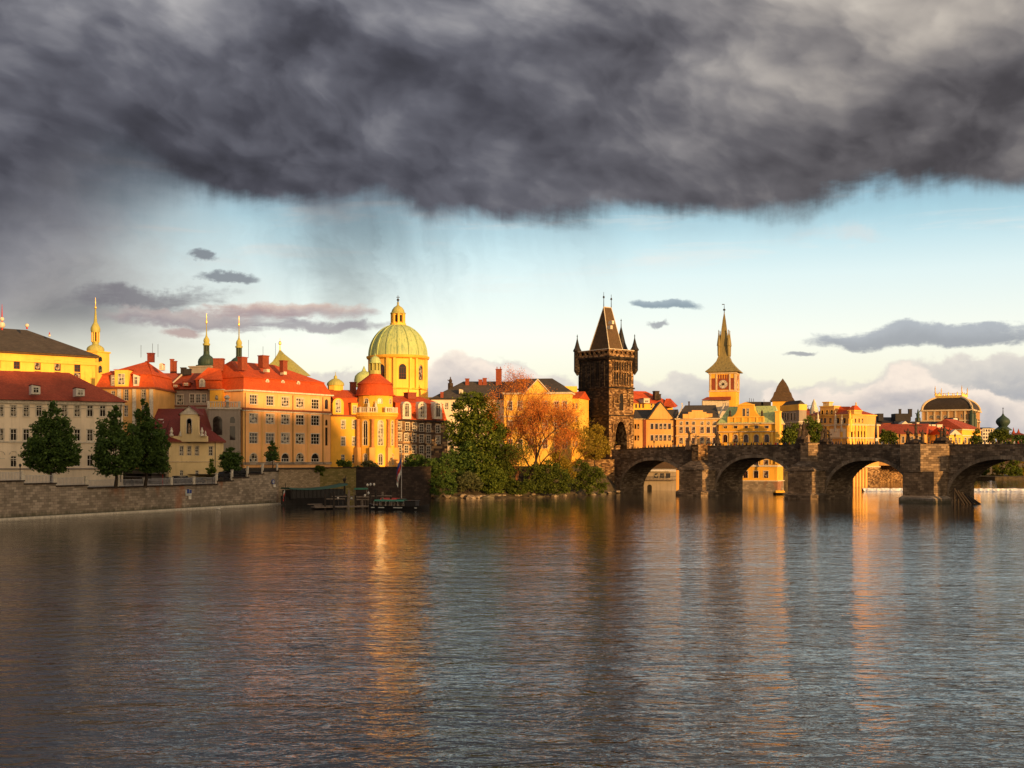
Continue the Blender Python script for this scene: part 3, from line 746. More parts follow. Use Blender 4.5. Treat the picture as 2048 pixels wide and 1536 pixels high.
# big yellow faculty block behind
A, B = at(-110, 320), at(190, 347)
b = Bld('public_building', 'large sunlit yellow block with dark flat-topped roof and tall paired windows, at far left', 'building', A, B, 26, 6, 40.2, M['yellow2'])
xs = [-47.6, -6, 33.5, 75, 115, 154.5]
b.w(xs, (723, 733), 12.5, 22, nx=2, ny=3, fm='brick', tm='yellow2'); b.w(xs, (750, 756), 13, 22, nx=2, ny=3, fm='brick', tm='yellow2')
b.w(xs, (790, 794), 13, 22, nx=2, ny=3, fm='brick')
b.walls(); b.bandy(712, .9, .5, 'yellow2', 'cornice'); b.band(40.2, 40.7, .9, 'brown', 'eave')
b.hip('slate', 7.6, 1.2, e0=2, e1=16, z=40.71)
def roof_mast(px, pyb, pyt, D, label, balls=()):
    r = empty('antenna_mast', pt(px, pyb, D), label, 'antenna')
    p0, p1 = pt(px, pyb, D), pt(px, pyt, D); MB().path([p0, p0.lerp(p1, .5), p1], [.28, .2, .05]).build('mast', 'redp', r)
    for py, rad in balls: c = pt(px, py, D); MB().lathe(c.x, c.y, [(rad * sin(pi * i / 8) + .001, c.z - rad * cos(pi * i / 8)) for i in range(9)], 10).build('dish', 'white', r, smooth=True)
roof_mast(4, 660, 608, 335, 'tall red and white antenna mast on the dark roof at the left edge', [(650, .9), (638, .6)])
roof_mast(54, 658, 647, 338, 'short antenna with one dish on the dark roof', [(651, .55)])
roof_mast(99, 672, 664, 343, 'small antenna at the sloping hip of the dark roof', [(671, .35)])

# yellow church tower with bulbous green-gold helm
def onion_tower(name, label, px, D, body, helm, wm, hm, cat='tower', zbase=8, lantern=None, wins=()):
    p = at(px, D); r = empty(name, (p.x, p.y, zbase), label, cat)
    s = D / F
    if body:
        hw, pyt = body; zt = zz(pyt, D); w = hw * s; th = radians(-18); d = V3(cos(th), sin(th)); n = V3(d.y, -d.x)
        c = [p - d * w + n * w, p + d * w + n * w, p + d * w - n * w, p - d * w - n * w]
        mb = MB(); hs = []
        for k, (px_, py_, w_, h_) in enumerate(wins):
            sp_ = pw(c[0], c[1], px_, py_, w_, h_, 1); sp_ = (*sp_[:2], round(sp_[2], 1), round(sp_[3], 1), 1); hs.append(sp_); put_window(r, c[0], c[1], sp_, fm=None, name='window')
        for i in range(4): wall(mb, c[i], c[(i + 1) % 4], zbase, zt, hs if i == 0 else [])
        mb.build('wall', wm, r)
        MB().prism(offset(c, .35), zt, zt + .5).build('cornice', wm, r)
    MB().lathe(p.x, p.y, [(rad * s, zz(py, D)) for rad, py in helm], 16).build('helm', hm, r, smooth=True)
    if lantern:
        y0, y1, rad = lantern; m = MB()
        for i in range(8):
            a = i * pi / 4 + .2; m.tube(V3(p.x + rad * s * cos(a), p.y + rad * s * sin(a), zz(y0, D)), V3(p.x + rad * s * cos(a), p.y + rad * s * sin(a), zz(y1, D)), .22, n=5)
        m.build('lantern', wm, r)
    return r, p, s
HB = lambda y0, y1, w: [(w * f, y0 + (y1 - y0) * t) for f, t in ((.80, 0), (.98, .18), (1.0, .38), (.92, .58), (.68, .78), (.42, .9), (.36, 1))]
r, p, s = onion_tower('church_tower', 'sunlit yellow church tower with gilded double bulb helm and needle spire', 191, 420, (19, 706), HB(705, 688, 17) + [(7, 683)], 'yellow2', 'coppery', wins=[(200, 718, 7, 10), (200, 738, 7, 14), (183, 716, 6, 8)])
m = MB().lathe(p.x, p.y, [(4.5 * s, zz(684, 420)), (4.5 * s, zz(664, 420)), ], 8); m.build('lantern_core', 'dark', r)
m = MB()
for i in range(8): a = i * pi / 4; m.tube(V3(p.x + 7 * s * cos(a), p.y + 7 * s * sin(a), zz(684, 420)), V3(p.x + 7 * s * cos(a), p.y + 7 * s * sin(a), zz(664, 420)), .28, n=5)
m.build('lantern', 'yellow2', r)
MB().lathe(p.x, p.y, [(k * s, zz(y, 420)) for k, y in ((8.5, 665), (9.5, 661), (9.3, 656), (6.5, 650), (3.6, 645), (2.6, 636), (1.3, 618))], 12).build('upper_helm', 'coppery', r, smooth=True)
MB().lathe(p.x, p.y, [(1.2 * s, zz(620, 420)), (.9 * s, zz(618.5, 420)), (2.4 * s, zz(617, 420)), (2.6 * s, zz(615, 420)), (1.0 * s, zz(612, 420)), (.8 * s, zz(606, 420)), (.25 * s, zz(595, 420))], 8).build('finial', 'gold', r, smooth=True)

# red roofed town house with projecting attic (between tower and palace)
A, B = at(192, 300), at(309, 300)
b = Bld('town_house', 'town house with steep bright red mansard and a projecting attic window bay', 'house', A, B, 20, 5, zz(776, 300), M['ochre'])
b.w([252, 287], 790, 8, 22, nx=2, ny=4, tm='grey'); b.w([210, 226], 790, 8, 18, nx=2, ny=3); b.w([252, 287], 822, 8, 22, nx=2, ny=4)
b.walls(); b.bandy(776, .5, .5, 'rtrim', 'cornice')
mb = MB()
for px in (239, 269, 303): q, _ = ix(b.A, b.B, px); c = b.A + b.d * q + b.n * .15; mb.obox(c, b.d, .45, .16, 15, zz(778, 300))
mb.build('pilasters', 'wtrim', b.root)
b.mansard('red', 3.4, 1.2, 4.2, .6, e0=9, e1=4)
b.chimney(302, 706, 312, 1.6, 2.4, 'dred'); b.chimney(227, 742, 308, 1.2, 3, 'dred')
b.dormer(243, 773, 740, 299.6, 3.4, 6, 'yellow2', 'red', style='flat', ww=.5); b.dormer(272, 772, 748, 299.8, 1.4, 4, 'white', 'red', style='shed')
b.dormer(228, 772, 750, 299.8, 1.6, 4, 'grey', 'dred', style='flat'); b.dormer(322, 740, 726, 306, 1.0, 2, 'white', 'red', arch=True)
mb = MB()
for px, y0, y1 in ((282, 715, 690), (305, 710, 687), (316, 714, 688)): mb.tube(pt(px, y0, 310), pt(px, y1, 310), .05, n=4)
mb.build('aerials', 'metal', b.root)

# shaded grey wing with dark red roof
A, B = at(309.5, 318), at(421, 318)
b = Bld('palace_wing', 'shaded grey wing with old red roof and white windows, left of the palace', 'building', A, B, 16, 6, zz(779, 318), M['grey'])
b.w([317.5, 339, 360], 800, 13, 20, nx=3, ny=3, tm='wtrim'); b.w([384, 396, 408], 797, 9, 18, nx=2, ny=3, tm='wtrim')
b.w([405], 838, 8, 26, nx=2, ny=3); b.walls(); b.bandy(779, .35, .4, 'dark', 'gutter'); b.bandy(812, .3, .25, 'rtrim')
b.hip('red2', 4.9, .7, e0=0, e1=0)
b.dormer(351, 775, 768, 317, 1.6, 3, 'red2', 'dred', style='shed'); b.dormer(372, 772, 764, 317.5, 1.8, 3, 'red2', 'dred', style='shed')
mb = MB(); mb.tube(pt(331, 779, 317.2), pt(372, 742, 325.3), .22, n=5); mb.build('ridge_coping', 'wtrim', b.root)
b.chimney(367, 735, 324, 1.3, 2.2, 'slate2'); b.chimney(375, 738, 324, 1.8, 1.6, 'slate2'); b.chimney(344, 718, 330, .9, 5.5, 'brick'); b.chimney(350, 722, 330, .9, 5, 'brick')
# corner pavilion of the wing with pyramid roof
A, B = at(388, 315.5), at(444, 315.5)
b = Bld('corner_pavilion', 'square pavilion with low red pyramid roof, lit on its right half', 'building', at(419.5, 316.5), at(444, 316.5), 8, 8, zz(779, 316.5), M['yellow'])
b.w([433], 795, 6, 9, 1, fm=None); b.walls(); b.bandy(779, .3, .3, 'wtrim', 'cornice')
MB().loft([[pt(388, 760, 316.5), pt(445, 760, 315.0), pt(446, 760, 325.5), pt(389, 760, 327.5)], [pt(416, 735, 319.5), pt(442, 738, 319.5), pt(442, 738, 320.5), pt(416, 735, 320.5)]], 0, True).build('upper_roof', 'red', b.root)
MB().loft([[pt(393, 778, 316.1), pt(445, 778, 315.7), pt(446, 778, 323.5), pt(394, 778, 324.5)], [pt(391, 760, 316.7), pt(443, 760, 316.0), pt(444, 760, 322.5), pt(393, 760, 324.5)]], 0, True).build('lower_roof', 'red', b.root)
b.dormer(404, 774, 757, 315.7, 1.5, 3, 'wtrim', 'dred', arch=True); b.chimney(438, 717, 323.5, 2.6, 3.4, 'brick'); b.chimney(433, 730, 323.5, 1.6, 2.2, 'brick')

# low dark roofed wing behind the cream house
A, B = at(303, 296), at(392, 296)
b = Bld('low_wing', 'low wing with very dark red roof and two skylights behind the gabled house', 'building', A, B, 14, 5, zz(857, 296), M['grey'])
b.w([318, 345], 880, 8, 14); b.walls(); b.hip('dred', 5.2, .4, e0=0, e1=0)
for px in (322, 349):
    c = pt(px, 840, 299.2); m = MB(); m.obox((c.x, c.y), b.d, .65, .5, c.z - .5, c.z + .25); m.build('skylight', 'white', b.root)
mb = MB(); mb.tube(pt(326, 846, 297.5), pt(335, 833, 300.8), .07, n=4); mb.build('roof_rail', 'white', b.root)

# the great palace
A, B = at(487, 315), at(661, 342)
b = Bld('palace', 'great orange palace with four rows of white windows under a bright red mansard roof', 'palace', A, B, 20, 8, zz(781, 315), M['ochre2'])
xs = [507, 540, 570.5, 600, 630.5]
b.w(xs, (799, 808.5), 15, 19, nx=3, ny=3, tm='wtrim', sill=True); b.w(xs, (837, 841), 16, 20, nx=3, ny=3, tm='wtrim'); b.w(xs, (876.5, 878), 16.5, 21, nx=3, ny=3, tm='wtrim'); b.w(xs, (916, 916.5), 15.5, 20, 1, nx=3, ny=3, tm='wtrim')
b.w([653], 808, 7, 20, 1, fm=None); b.w([653], 873, 5, 36, fm=None); b.w([653], 845, 5, 12, 1, fm=None)
b.w([x for x in (450, 464, 478)], 916, 6, 16, 1, e=3)
b.walls(); z = zz(781, 315); b.band(z - .1, z + .3, .7, 'wtrim', 'cornice'); b.bandy(817, .5, .4, 'rtrim', 'main_cornice'); b.bandy(820.5, .3, .2, 'wtrim'); b.bandy(927, .7, .25, 'quay', 'plinth')
mb = MB()
for px in (486.5, 523, 555, 585, 615, 645):
    q, _ = ix(b.A, b.B, px + .8); c = b.A + b.d * q + b.n * .06; mb.obox(c, b.d, .35, .08, 9.5, zz(824, 318))
mb.build('pilaster_strips', 'ochre', b.root)
b.mansard('red', 3.6, 1.3, 4.9, .7, e0=3.2, e1=11)
for px, py in ((535, 769), (566, 771), (597, 773)): b.dormer(px, py + 6, py - 11, 315.0 + (px - 487) * .155 + .8, 1.35, 3, 'wtrim', 'dred', arch=True)
for px, py in ((504, 767), (625, 773)): b.dormer(px, py + 3, py - 5, 315.0 + (px - 487) * .155 + 1.1, 1.4, 3, 'red', 'red', style='shed', ww=.7)
for px, py, D in ((533, 742, 324), (567, 747, 330)):
    c = pt(px, py, D); m = MB(); m.obox((c.x, c.y), b.d, .55, .7, c.z - .35, c.z + .5); m.build('skylight', 'wtrim', b.root)
b.chimney(527, 711, 324, 2.3, 3.4); b.chimney(567, 721, 330, 1.7, 3.2); b.chimney(485, 714, 319, 2.0, 3.6)
mb = MB()
for px, y0, y1 in ((497, 716, 680), (526, 711, 693), (551, 717, 686)): mb.tube(pt(px, y0, 325), pt(px, y1, 325), .05, n=4)
mb.build('aerials', 'metal', b.root)
for px, z_ in ((489.5, 28.5), (585, 28.5), (645, 28.5)):
    q, _ = ix(b.A, b.B, px); c = b.A + b.d * q + b.n * .2; m = MB(); m.tube(V3(*c, 9.5), V3(*c, z_), .09, n=6); m.build('downpipe', 'metal', b.root)
# balcony loggia between wing and palace
p0, p1 = at(417, 311), at(478, 311.5)
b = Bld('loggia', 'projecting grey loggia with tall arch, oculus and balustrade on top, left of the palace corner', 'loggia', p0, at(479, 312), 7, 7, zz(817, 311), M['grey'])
b.w([435], 851, 19, 38, 1, fm=None); b.w([465], 840, 10, 12, 1, fm=None); b.w([465], 866, 11, 28, fm=None)
b.w([435], 905, 12, 20, 1); b.walls(); b.bandy(817, .35, .35, 'wtrim', 'cornice')
def balustrade(root, pts, z, h=1.3, mat='wtrim', step=.55, name='balustrade', pier=3.5):
    m = MB()
    for a, c in zip(pts, pts[1:]):
        a, c = V3(*a), V3(*c); d = (c - a); L_ = d.length; d.normalize(); mid = (a + c) / 2
        m.obox(mid, d, L_ / 2, .16, z, z + .18); m.obox(mid, d, L_ / 2, .2, z + h - .2, z + h)
        n = max(1, int(L_ / step))
        for i in range(n):
            q = a + d * (L_ * (i + .5) / n); m.obox(q, d, .12, .1, z + .18, z + h - .2)
        for q in (a, c): m.obox(q, d, .26, .26, z, z + h + .12)
    return m.build(name, mat, root)
balustrade(b.root, [b.A + b.n * .2, b.A.lerp(b.B, .62) + b.n * .2, b.B + b.n * .2], zz(817, 311) + .2, 1.6)
c = b.A.lerp(b.B, .6) + b.n * .2; m = MB(); m.lathe(c.x, c.y, [(.5, zz(804, 311)), (.55, zz(801, 311)), (.3, zz(799, 311)), (.75, zz(796, 311)), (.7, zz(793, 311)), (.2, zz(790, 311))], 10); m.build('urn', 'wtrim', b.root, smooth=True)

# cream gabled house on the quay
A, B = at(338, 288), at(447, 293)
z1 = zz(885, 289)
b = Bld('gabled_house', 'small cream house with baroque gable, niche and urns in front of the palace', 'house', A, B, 11, 5, z1, M['cream2'])
b.w([363, 378.5, 394, 421.6], (901.5, 902), 7.5, 19, nx=2, ny=3, tm='trim'); b.w([363, 394], 946, 7, 11, nx=2, ny=2)
b.walls(); b.band(z1, z1 + .35, .55, 'rtrim', 'cornice'); b.bandy(923.5, .2, .12, 'trim')
b.hip('dred', 5.6, .6, e0=1.5, e1=6.5, z=z1 + .36)
m = MB(); q = at(384, 288.4); D = 288.4; Z = lambda y: zz(y, D); X = lambda px: at(px, D).x
gy = 288.6
def gpoly(pts, th, mat, name, root, y=gy):
    m = MB(); f = [V3(X(a), y, Z(c)) for a, c in pts]; k = [V3(p.x, p.y + th, p.z) for p in f]; m.face(f); m.face(list(reversed(k)))
    for i in range(len(f)): j = (i + 1) % len(f); m.face([f[j], f[i], k[i], k[j]])
    return m.build(name, mat, root)
gpoly([(337, 883.5), (413, 883.5), (413, 872), (400, 872), (396, 864), (395.5, 828), (360.5, 828), (360, 862), (356, 872), (339, 872)], 1.4, 'cream2', 'gable', b.root)
gpoly([(358, 828.5), (398, 828.5), (378, 812)], 1.8, 'wtrim', 'pediment', b.root, gy - .2)
MB().loft([[V3(X(357), gy - .4, Z(829)), V3(X(357), gy + 5, Z(829))], [V3(X(378), gy - .4, Z(811)), V3(X(378), gy + 5, Z(811))], [V3(X(399), gy - .4, Z(829)), V3(X(399), gy + 5, Z(829))], [V3(X(399), gy - .4, Z(831)), V3(X(399), gy + 5, Z(831))], [V3(X(378), gy - .4, Z(813.5)), V3(X(378), gy + 5, Z(813.5))], [V3(X(357), gy - .4, Z(831)), V3(X(357), gy + 5, Z(831))], [V3(X(357), gy - .4, Z(829)), V3(X(357), gy + 5, Z(829))]], close=False).build('gable_roof', 'dred', b.root)
ga, gb = V3(X(360), gy), V3(X(396), gy)
put_window(b.root, ga, gb, pw(ga, gb, 378.5, 852, 9, 30, 1), name='niche', fm=None, tm='wtrim', back=False)
c = pt(378.5, 866, 288.3); m = MB(); m.lathe(c.x, c.y, [(.3, c.z), (.34, c.z + .5), (.28, c.z + 1.2), (.33, c.z + 1.6), (.12, c.z + 1.85), (.17, c.z + 2.0), (.16, c.z + 2.2), (.03, c.z + 2.35)], 8); m.build('niche_statue', 'statl', b.root, smooth=True)
for px in (343, 361, 404, 411):
    c = at(px, 288.2); zc = Z(872); k = 1.0 if px in (343, 404) else .6
    m = MB(); m.lathe(c.x, c.y, [(.5 * k, zc), (.5 * k, zc + .4 * k), (.22 * k, zc + .6 * k), (.42 * k, zc + 1.1 * k), (.2 * k, zc + 1.6 * k), (.22 * k, zc + 1.8 * k), (.05, zc + 2.1 * k)], 8); m.build('urn', 'wtrim', b.root, smooth=True)
for px in (354, 398): sp_ = pw(ga, gb, px, 877, 4.5, 7); 
m = MB(); pp = b.B - b.d * 2.0 + b.n * .12; m.tube(V3(*pp, z1), V3(*pp, 5.3), .08); m.build('downpipe', 'metal', b.root)

# two dark bulb-helmed church towers and a pale green pyramid behind the palace
for px, D, top, label in ((413, 470, 700, 'dark green bulb helm with small gilded lantern, left of the twin church spires'), (478, 480, 712, 'right one of the twin church spires, bulb half hidden by the palace chimney')):
    dy = top - 700
    r, p, s = onion_tower('church_spire', label, px, D, (24 if px < 450 else 12, 736), HB(734, 708 + dy * .4, 17) + [(6, 703 + dy)], 'grey', 'copperd', zbase=10)
    MB().lathe(p.x, p.y, [(24 * s, zz(737, D)), (21 * s, zz(731, D)), (14 * s, zz(729, D))], 4, a0=.5).build('roof', 'copperd', r)
    m = MB()
    for i in range(8): a = i * pi / 4; m.tube(V3(p.x + 5.0 * s * cos(a), p.y + 5.0 * s * sin(a), zz(705 + dy, D)), V3(p.x + 5.0 * s * cos(a), p.y + 5.0 * s * sin(a), zz(690 + dy * .5, D)), .2, n=5)
    m.lathe(p.x, p.y, [(2.2 * s, zz(705 + dy, D)), (2.2 * s, zz(690 + dy * .5, D))], 8); m.build('lantern', 'copperd', r)
    e = dy * .4
    MB().lathe(p.x, p.y, [(k * s, zz(y + e, D)) for k, y in ((6.8, 691), (7.6, 688), (5.0, 686), (6.2, 682), (5.4, 678), (2.6, 674), (1.6, 671), (1.1, 666), (.7, 648))], 12).build('upper_helm', 'coppery', r, smooth=True)
    MB().lathe(p.x, p.y, [(.8 * s, zz(648 + e, D)), (1.7 * s, zz(646 + e, D)), (1.8 * s, zz(643 + e, D)), (.9 * s, zz(640 + e, D)), (.7 * s, zz(632 + e, D)), (.2 * s, zz(626 + e, D))], 8).build('finial', 'gold', r, smooth=True)
r = empty('pyramid_roofed_tower', pt(560, 760, 400), 'pale green copper pyramid roof with ball finial rising behind the palace', 'tower')
c = at(560, 400); MB().loft([[pt(500, 760, 396), pt(606, 752, 392), pt(622, 752, 412), pt(516, 758, 414)], [pt(545, 723, 400), pt(581, 723, 398), pt(588, 723, 406), pt(550, 723, 407)], [pt(555, 708, 400), pt(567, 708, 399), pt(569, 708, 403), pt(557, 708, 403)], [pt(559.5, 698, 402)] * 4]).build('roof', 'coppery', r)
MB().lathe(c.x, c.y, [(.3, zz(700, 400)), (.2, zz(690, 400)), (.5, zz(688, 400)), (.45, zz(685, 400)), (.08, zz(681, 400)), (.05, zz(676, 400))], 8).build('finial', 'gold', r)
MB().prism([at(500, 397), at(606, 393), at(620, 411), at(516, 413)], 9, zz(760, 396)).build('wall', 'ochre', r)

# yellow wing with central scroll dormer
A, B = at(661.5, 345), at(722, 349)
z1 = zz(832, 346)
b = Bld('yellow_wing', 'bright yellow wing with red mansard and one big round-headed dormer', 'building', A, B, 15, 8, z1, M['yellow'])
xs = [664.5, 686.5, 708.5]
b.w(xs, 849.5, 8, 17, nx=2, ny=3, tm='wtrim'); b.w(xs, 883, 8, 18, nx=2, ny=3, tm='wtrim'); b.w([686, 708], 918, 7, 17, nx=2, ny=3)
b.walls(); b.band(z1 - .1, z1 + .3, .5, 'rtrim', 'cornice'); b.mansard('red', 5.2, 1.0, 2.8, .4, e0=0, e1=0)
b.dormer(676.5, 829, 796, 345.2, 3.3, 4, 'yellow', 'red', arch=True, ww=.5); b.dormer(709.5, 829, 806, 347, 2.0, 4, 'yellow', 'red', style='flat', ww=.6)
p = at(671, 355); m = MB(); m.lathe(p.x, p.y, [(2.6, zz(771, 355)), (2.5, zz(766, 355)), (1.9, zz(762, 355)), (1.1, zz(758.5, 355)), (.5, zz(757, 355)), (.5, zz(753, 355)), (.1, zz(750, 355)), (.06, zz(744, 355))], 12); m.build('cupola', 'coppery', b.root, smooth=True)
MB().lathe(p.x, p.y, [(2.3, zz(784, 355)), (2.3, zz(771, 355))], 8).build('cupola_base', 'yellow2', b.root)
b.chimney(706, 764, 358, 1.6, 4, 'brick')

# round pavilion
CP = at(750, 352); n = 16; a0 = -pi / 2 + pi / n * 3.0
r = empty('round_pavilion', (CP.x, CP.y, 8), 'round yellow pavilion with giant columns, balustrade and red conical roof under a green lantern', 'pavilion')
def ring_pts(c, rad, n=16, a0=0.0): return [V3(c.x + rad * cos(a0 + 2 * pi * i / n), c.y + rad * sin(a0 + 2 * pi * i / n)) for i in range(n)]
RP = ring_pts(CP, 5.9, n, a0); D = 346.2
zc0, zc1, zt = zz(895, D), zz(838, D), zz(790, D)
mb = MB(); md = MB()
for i in range(n):
    Aw, Bw = RP[i], RP[(i + 1) % n]; mid = (Aw + Bw) / 2; hs = []
    if mid.y < CP.y - 1.5:
        L_ = (Bw - Aw).length
        if i % 2 == 0 or True:
            kx = (mid.x - CP.x)
            if abs(kx) > .0:
                s1 = (L_ / 2, zc0 + .6, 1.5, 7.2, 1); s2 = (L_ / 2, 9.2, 1.3, 3.3, 1)
                if (i % 2) == 1: hs = [s1, s2]
        for s_ in hs: put_window(r, Aw, Bw, s_, nx=2, ny=3, tm='wtrim')
    wall(mb, Aw, Bw, 8, zc1, hs)
mb.build('wall', 'yellow', r)
RP2 = ring_pts(CP, 5.2, n, a0); mb = MB()
for i in range(n):
    Aw, Bw = RP2[i], RP2[(i + 1) % n]; mid = (Aw + Bw) / 2; hs = []
    if mid.y < CP.y - 1 and i % 2 == 1: s_ = ((Bw - Aw).length / 2, zz(807, D), 1.3, 1.5, 1); hs = [s_]; put_window(r, Aw, Bw, s_, nx=2, ny=2, tm='wtrim')
    wall(mb, Aw, Bw, zc1, zt, hs)
mb.build('attic_wall', 'yellow', r)
MB().lathe(CP.x, CP.y, [(5.9, zc1 + .01), (6.7, zc1 + .9), (6.7, zc1 + 1.3), (6.9, zc1 + 1.5), (6.9, zc1 + 1.9), (5.2, zc1 + 1.95)], 32).build('cornice', 'yellow', r)
for i in range(n):
    p = (RP[i] + RP[(i + 1) % n]) / 2
    if p.y < CP.y + .5 and i % 2 == 0:
        o = (p - CP).normalized() * .45; q = p + o; m = MB(); m.lathe(q.x, q.y, [(.62, zc0), (.62, zc0 + .4), (.5, zc0 + .5), (.44, zc1 - .5), (.6, zc1 - .3), (.6, zc1)], 10); m.build('column', 'column', r, smooth=True)
        m = MB(); m.obox(q, (o.y, -o.x), .8, .8, 8, zc0 - .003); m.build('pedestal', 'ochre', r)
balustrade(r, [tuple(v) for v in ring_pts(CP, 6.6, 16, a0) if v.y < CP.y + 1][:9], zc1 + 1.9, 1.5, 'wtrim', .6)
RR = 5.5
MB().lathe(CP.x, CP.y, [(RR + .5, zt), (RR + .5, zt + .3), (RR, zt + .35), (RR - .15, zt + 1.6), (RR - .5, zz(767, D)), (RR - .1, zz(767, D) + .05), (RR - .15, zz(766, D)), (3.6, zz(757, D)), (1.9, zz(748, D)), (1.7, zz(745.5, D))], 24).build('roof', 'red', r, smooth=True)
pl = at(742, 352) if False else CP
zl0, zl1 = zz(746, 352), zz(727, 352); m = MB(); m.lathe(pl.x, pl.y, [(1.75, zl0 - .5), (1.75, zl0 + .7), (1.5, zl0 + .75), (1.1, zl0 + .8), (1.1, zl1)], 8)
for i in range(8): a = i * pi / 4 + .39; m.tube(V3(pl.x + 1.45 * cos(a), pl.y + 1.45 * sin(a), zl0 + .7), V3(pl.x + 1.45 * cos(a), pl.y + 1.45 * sin(a), zl1), .24, n=6)
m.build('lantern', 'coppery', r)
MB().lathe(pl.x, pl.y, [(1.9, zl1), (1.9, zl1 + .25), (1.65, zl1 + .3), (1.55, zl1 + 1.0), (1.15, zl1 + 1.7), (.5, zl1 + 2.1), (.2, zl1 + 2.3), (.35, zl1 + 2.7), (.1, zl1 + 3.0), (.05, zl1 + 4.2)], 12).build('lantern_dome', 'copper', r, smooth=True)
for k in (-1.2, .9):
    o = V3(k, -5.9); q = CP + o; zs = zc1 + 1.95; m = MB(); m.lathe(q.x, q.y, [(.4, zs), (.35, zs + 1), (.4, zs + 1.9), (.3, zs + 2.5), (.12, zs + 2.7), (.2, zs + 3.0), (.05, zs + 3.3)], 7); m.build('statue', 'wtrim', r, smooth=True)

# wing to its right, dappled tree shade painted into its stone
A, B = at(789, 356), at(895, 368)
z1 = zz(841, 357)
b = Bld('shade_dappled_wing', 'dark patchy brown wing with red mansard and three round-headed stone dormers', 'building', A, B, 15, 8, z1, M['dapplestone'])
rr = random.Random(4)
for xs, y in (([799, 815, 829, 843, 857, 876], (852, 858)), ([799, 813, 828, 843, 857, 876], (874, 880)), ([799, 813, 828, 843, 857], (898, 900)), ([813, 843, 857], (918, 918))): b.w(xs, y, 8, 16, nx=2, ny=3, tm='wtrim')
b.walls(); b.band(z1 - .2, z1 + .35, .5, 'darkwall', 'cornice'); b.mansard('red', 5.2, 1.1, 2.6, .4, e0=0, e1=4)
for px, D_ in ((814, 358.6), (845, 362), (876, 365.5)): b.dormer(px, 838, 803, D_ - .6, 3.1, 4, 'wtrim', 'wtrim', arch=True, ww=.5)
b.chimney(820, 785, 366, 3, 2, 'brick'); 

# green domed church
D = 430; CD = at(796, D); s = D / F; R = 58.5 * s
r = empty('domed_church', (CD.x, CD.y, 9), 'church with great ribbed green copper dome on a tall yellow drum', 'church')
zd = zz(716, D); n = 16; RP = ring_pts(CD, R * .96, n, pi / 16 - pi / 2 - 2 * pi / 16 * .35)
mb = MB()
for i in range(n):
    Aw, Bw = RP[i], RP[(i + 1) % n]; mid = (Aw + Bw) / 2; hs = []
    if mid.y < CD.y + 1 and i % 2 == 0: sp_ = ((Bw - Aw).length / 2, zz(762, D), 2.6, 5.4, 1); hs = [sp_]; put_window(r, Aw, Bw, sp_, nx=3, ny=4, fm='brick', tm='yellow2')
    wall(mb, Aw, Bw, zz(800, D), zd, hs)
mb.build('drum_wall', 'yellow2', r)
mb = MB()
for i in range(n):
    if i % 2 == 1:
        Aw, Bw = RP[i], RP[(i + 1) % n]
        for f in (.2, .8):
            q = Aw.lerp(Bw, f); o = (q - CD).normalized(); m_ = q + o * .35; mb.obox(m_, (o.y, -o.x), .45, .4, zz(781, D), zd - .6)
        q = Aw.lerp(Bw, .5); o = (q - CD).normalized(); mb.obox(q + o * .2, (o.y, -o.x), 2.0, .5, zz(800, D), zz(782, D))
mb.build('buttress_columns', 'yellow2', r)
MB().lathe(CD.x, CD.y, [(R, zz(781, D)), (R + .25, zz(780, D)), (R + .25, zz(778.5, D)), (R - .3, zz(778, D))], 32).build('lower_cornice', 'yellow', r)
MB().lathe(CD.x, CD.y, [(R * .96, zd - .9), (R + .6, zd - .5), (R + .8, zd), (R + .8, zd + .35), (R, zd + .5)], 48).build('cornice', 'yellow', r)
z0 = zd + .45; Hd = zz(650, D) - z0; prof = []
for i in range(15):
    a = i / 14 * radians(77); prof.append((R * .985 * cos(a), z0 + Hd / sin(radians(77)) * sin(a)))
MB().lathe(CD.x, CD.y, prof, 64).build('dome', 'copper', r, smooth=True)
for k in range(16):      # ribs over the dome
    a = 2 * pi * k / 16 + .1; m = MB(); t = V3(-sin(a), cos(a), 0)
    lo, hi, hj = [], [], []
    L0 = [[V3(CD.x + (rad + dr) * cos(a), CD.y + (rad + dr) * sin(a), z) + t * w for w, dr in ((-.33, -.1), (-.28, .32), (.28, .32), (.33, -.1))] for rad, z in prof]
    m.loft(L0, close=False); m.build('rib', 'copper', r)
zl = zz(650, D); rl_ = 14 * s; m = MB(); m.lathe(CD.x, CD.y, [(rl_ * 1.15, zl - .3), (rl_ * 1.15, zl + .5), (rl_, zl + .55)], 16); m.lathe(CD.x, CD.y, [(rl_ * .8, zl + .5), (rl_ * .8, zz(628, D))], 8)
for i in range(8): a = i * pi / 4 + .2; q = V3(CD.x + rl_ * .88 * cos(a), CD.y + rl_ * .88 * sin(a)); m.obox(q, (-sin(a), cos(a)), .35, .4, zl + .5, zz(628, D))
m.build('lantern', 'yellow2', r)
m = MB()
for i in range(8):
    a = i * pi / 4 + .2 + pi / 8; q = V3(CD.x + rl_ * .8 * cos(a), CD.y + rl_ * .8 * sin(a)); m.obox(q, (-sin(a), cos(a)), .4, .1, zl + 1.0, zz(631, D))
m.build('lantern_openings', 'dark', r)
MB().lathe(CD.x, CD.y, [(15.5 * s, zz(628, D)), (15.5 * s, zz(626, D)), (13.5 * s, zz(625, D)), (12 * s, zz(620, D)), (8.5 * s, zz(615, D)), (3 * s, zz(611.5, D)), (1.6 * s, zz(608, D)), (2.2 * s, zz(606, D)), (.8 * s, zz(603, D))], 16).build('lantern_dome', 'coppery', r, smooth=True)
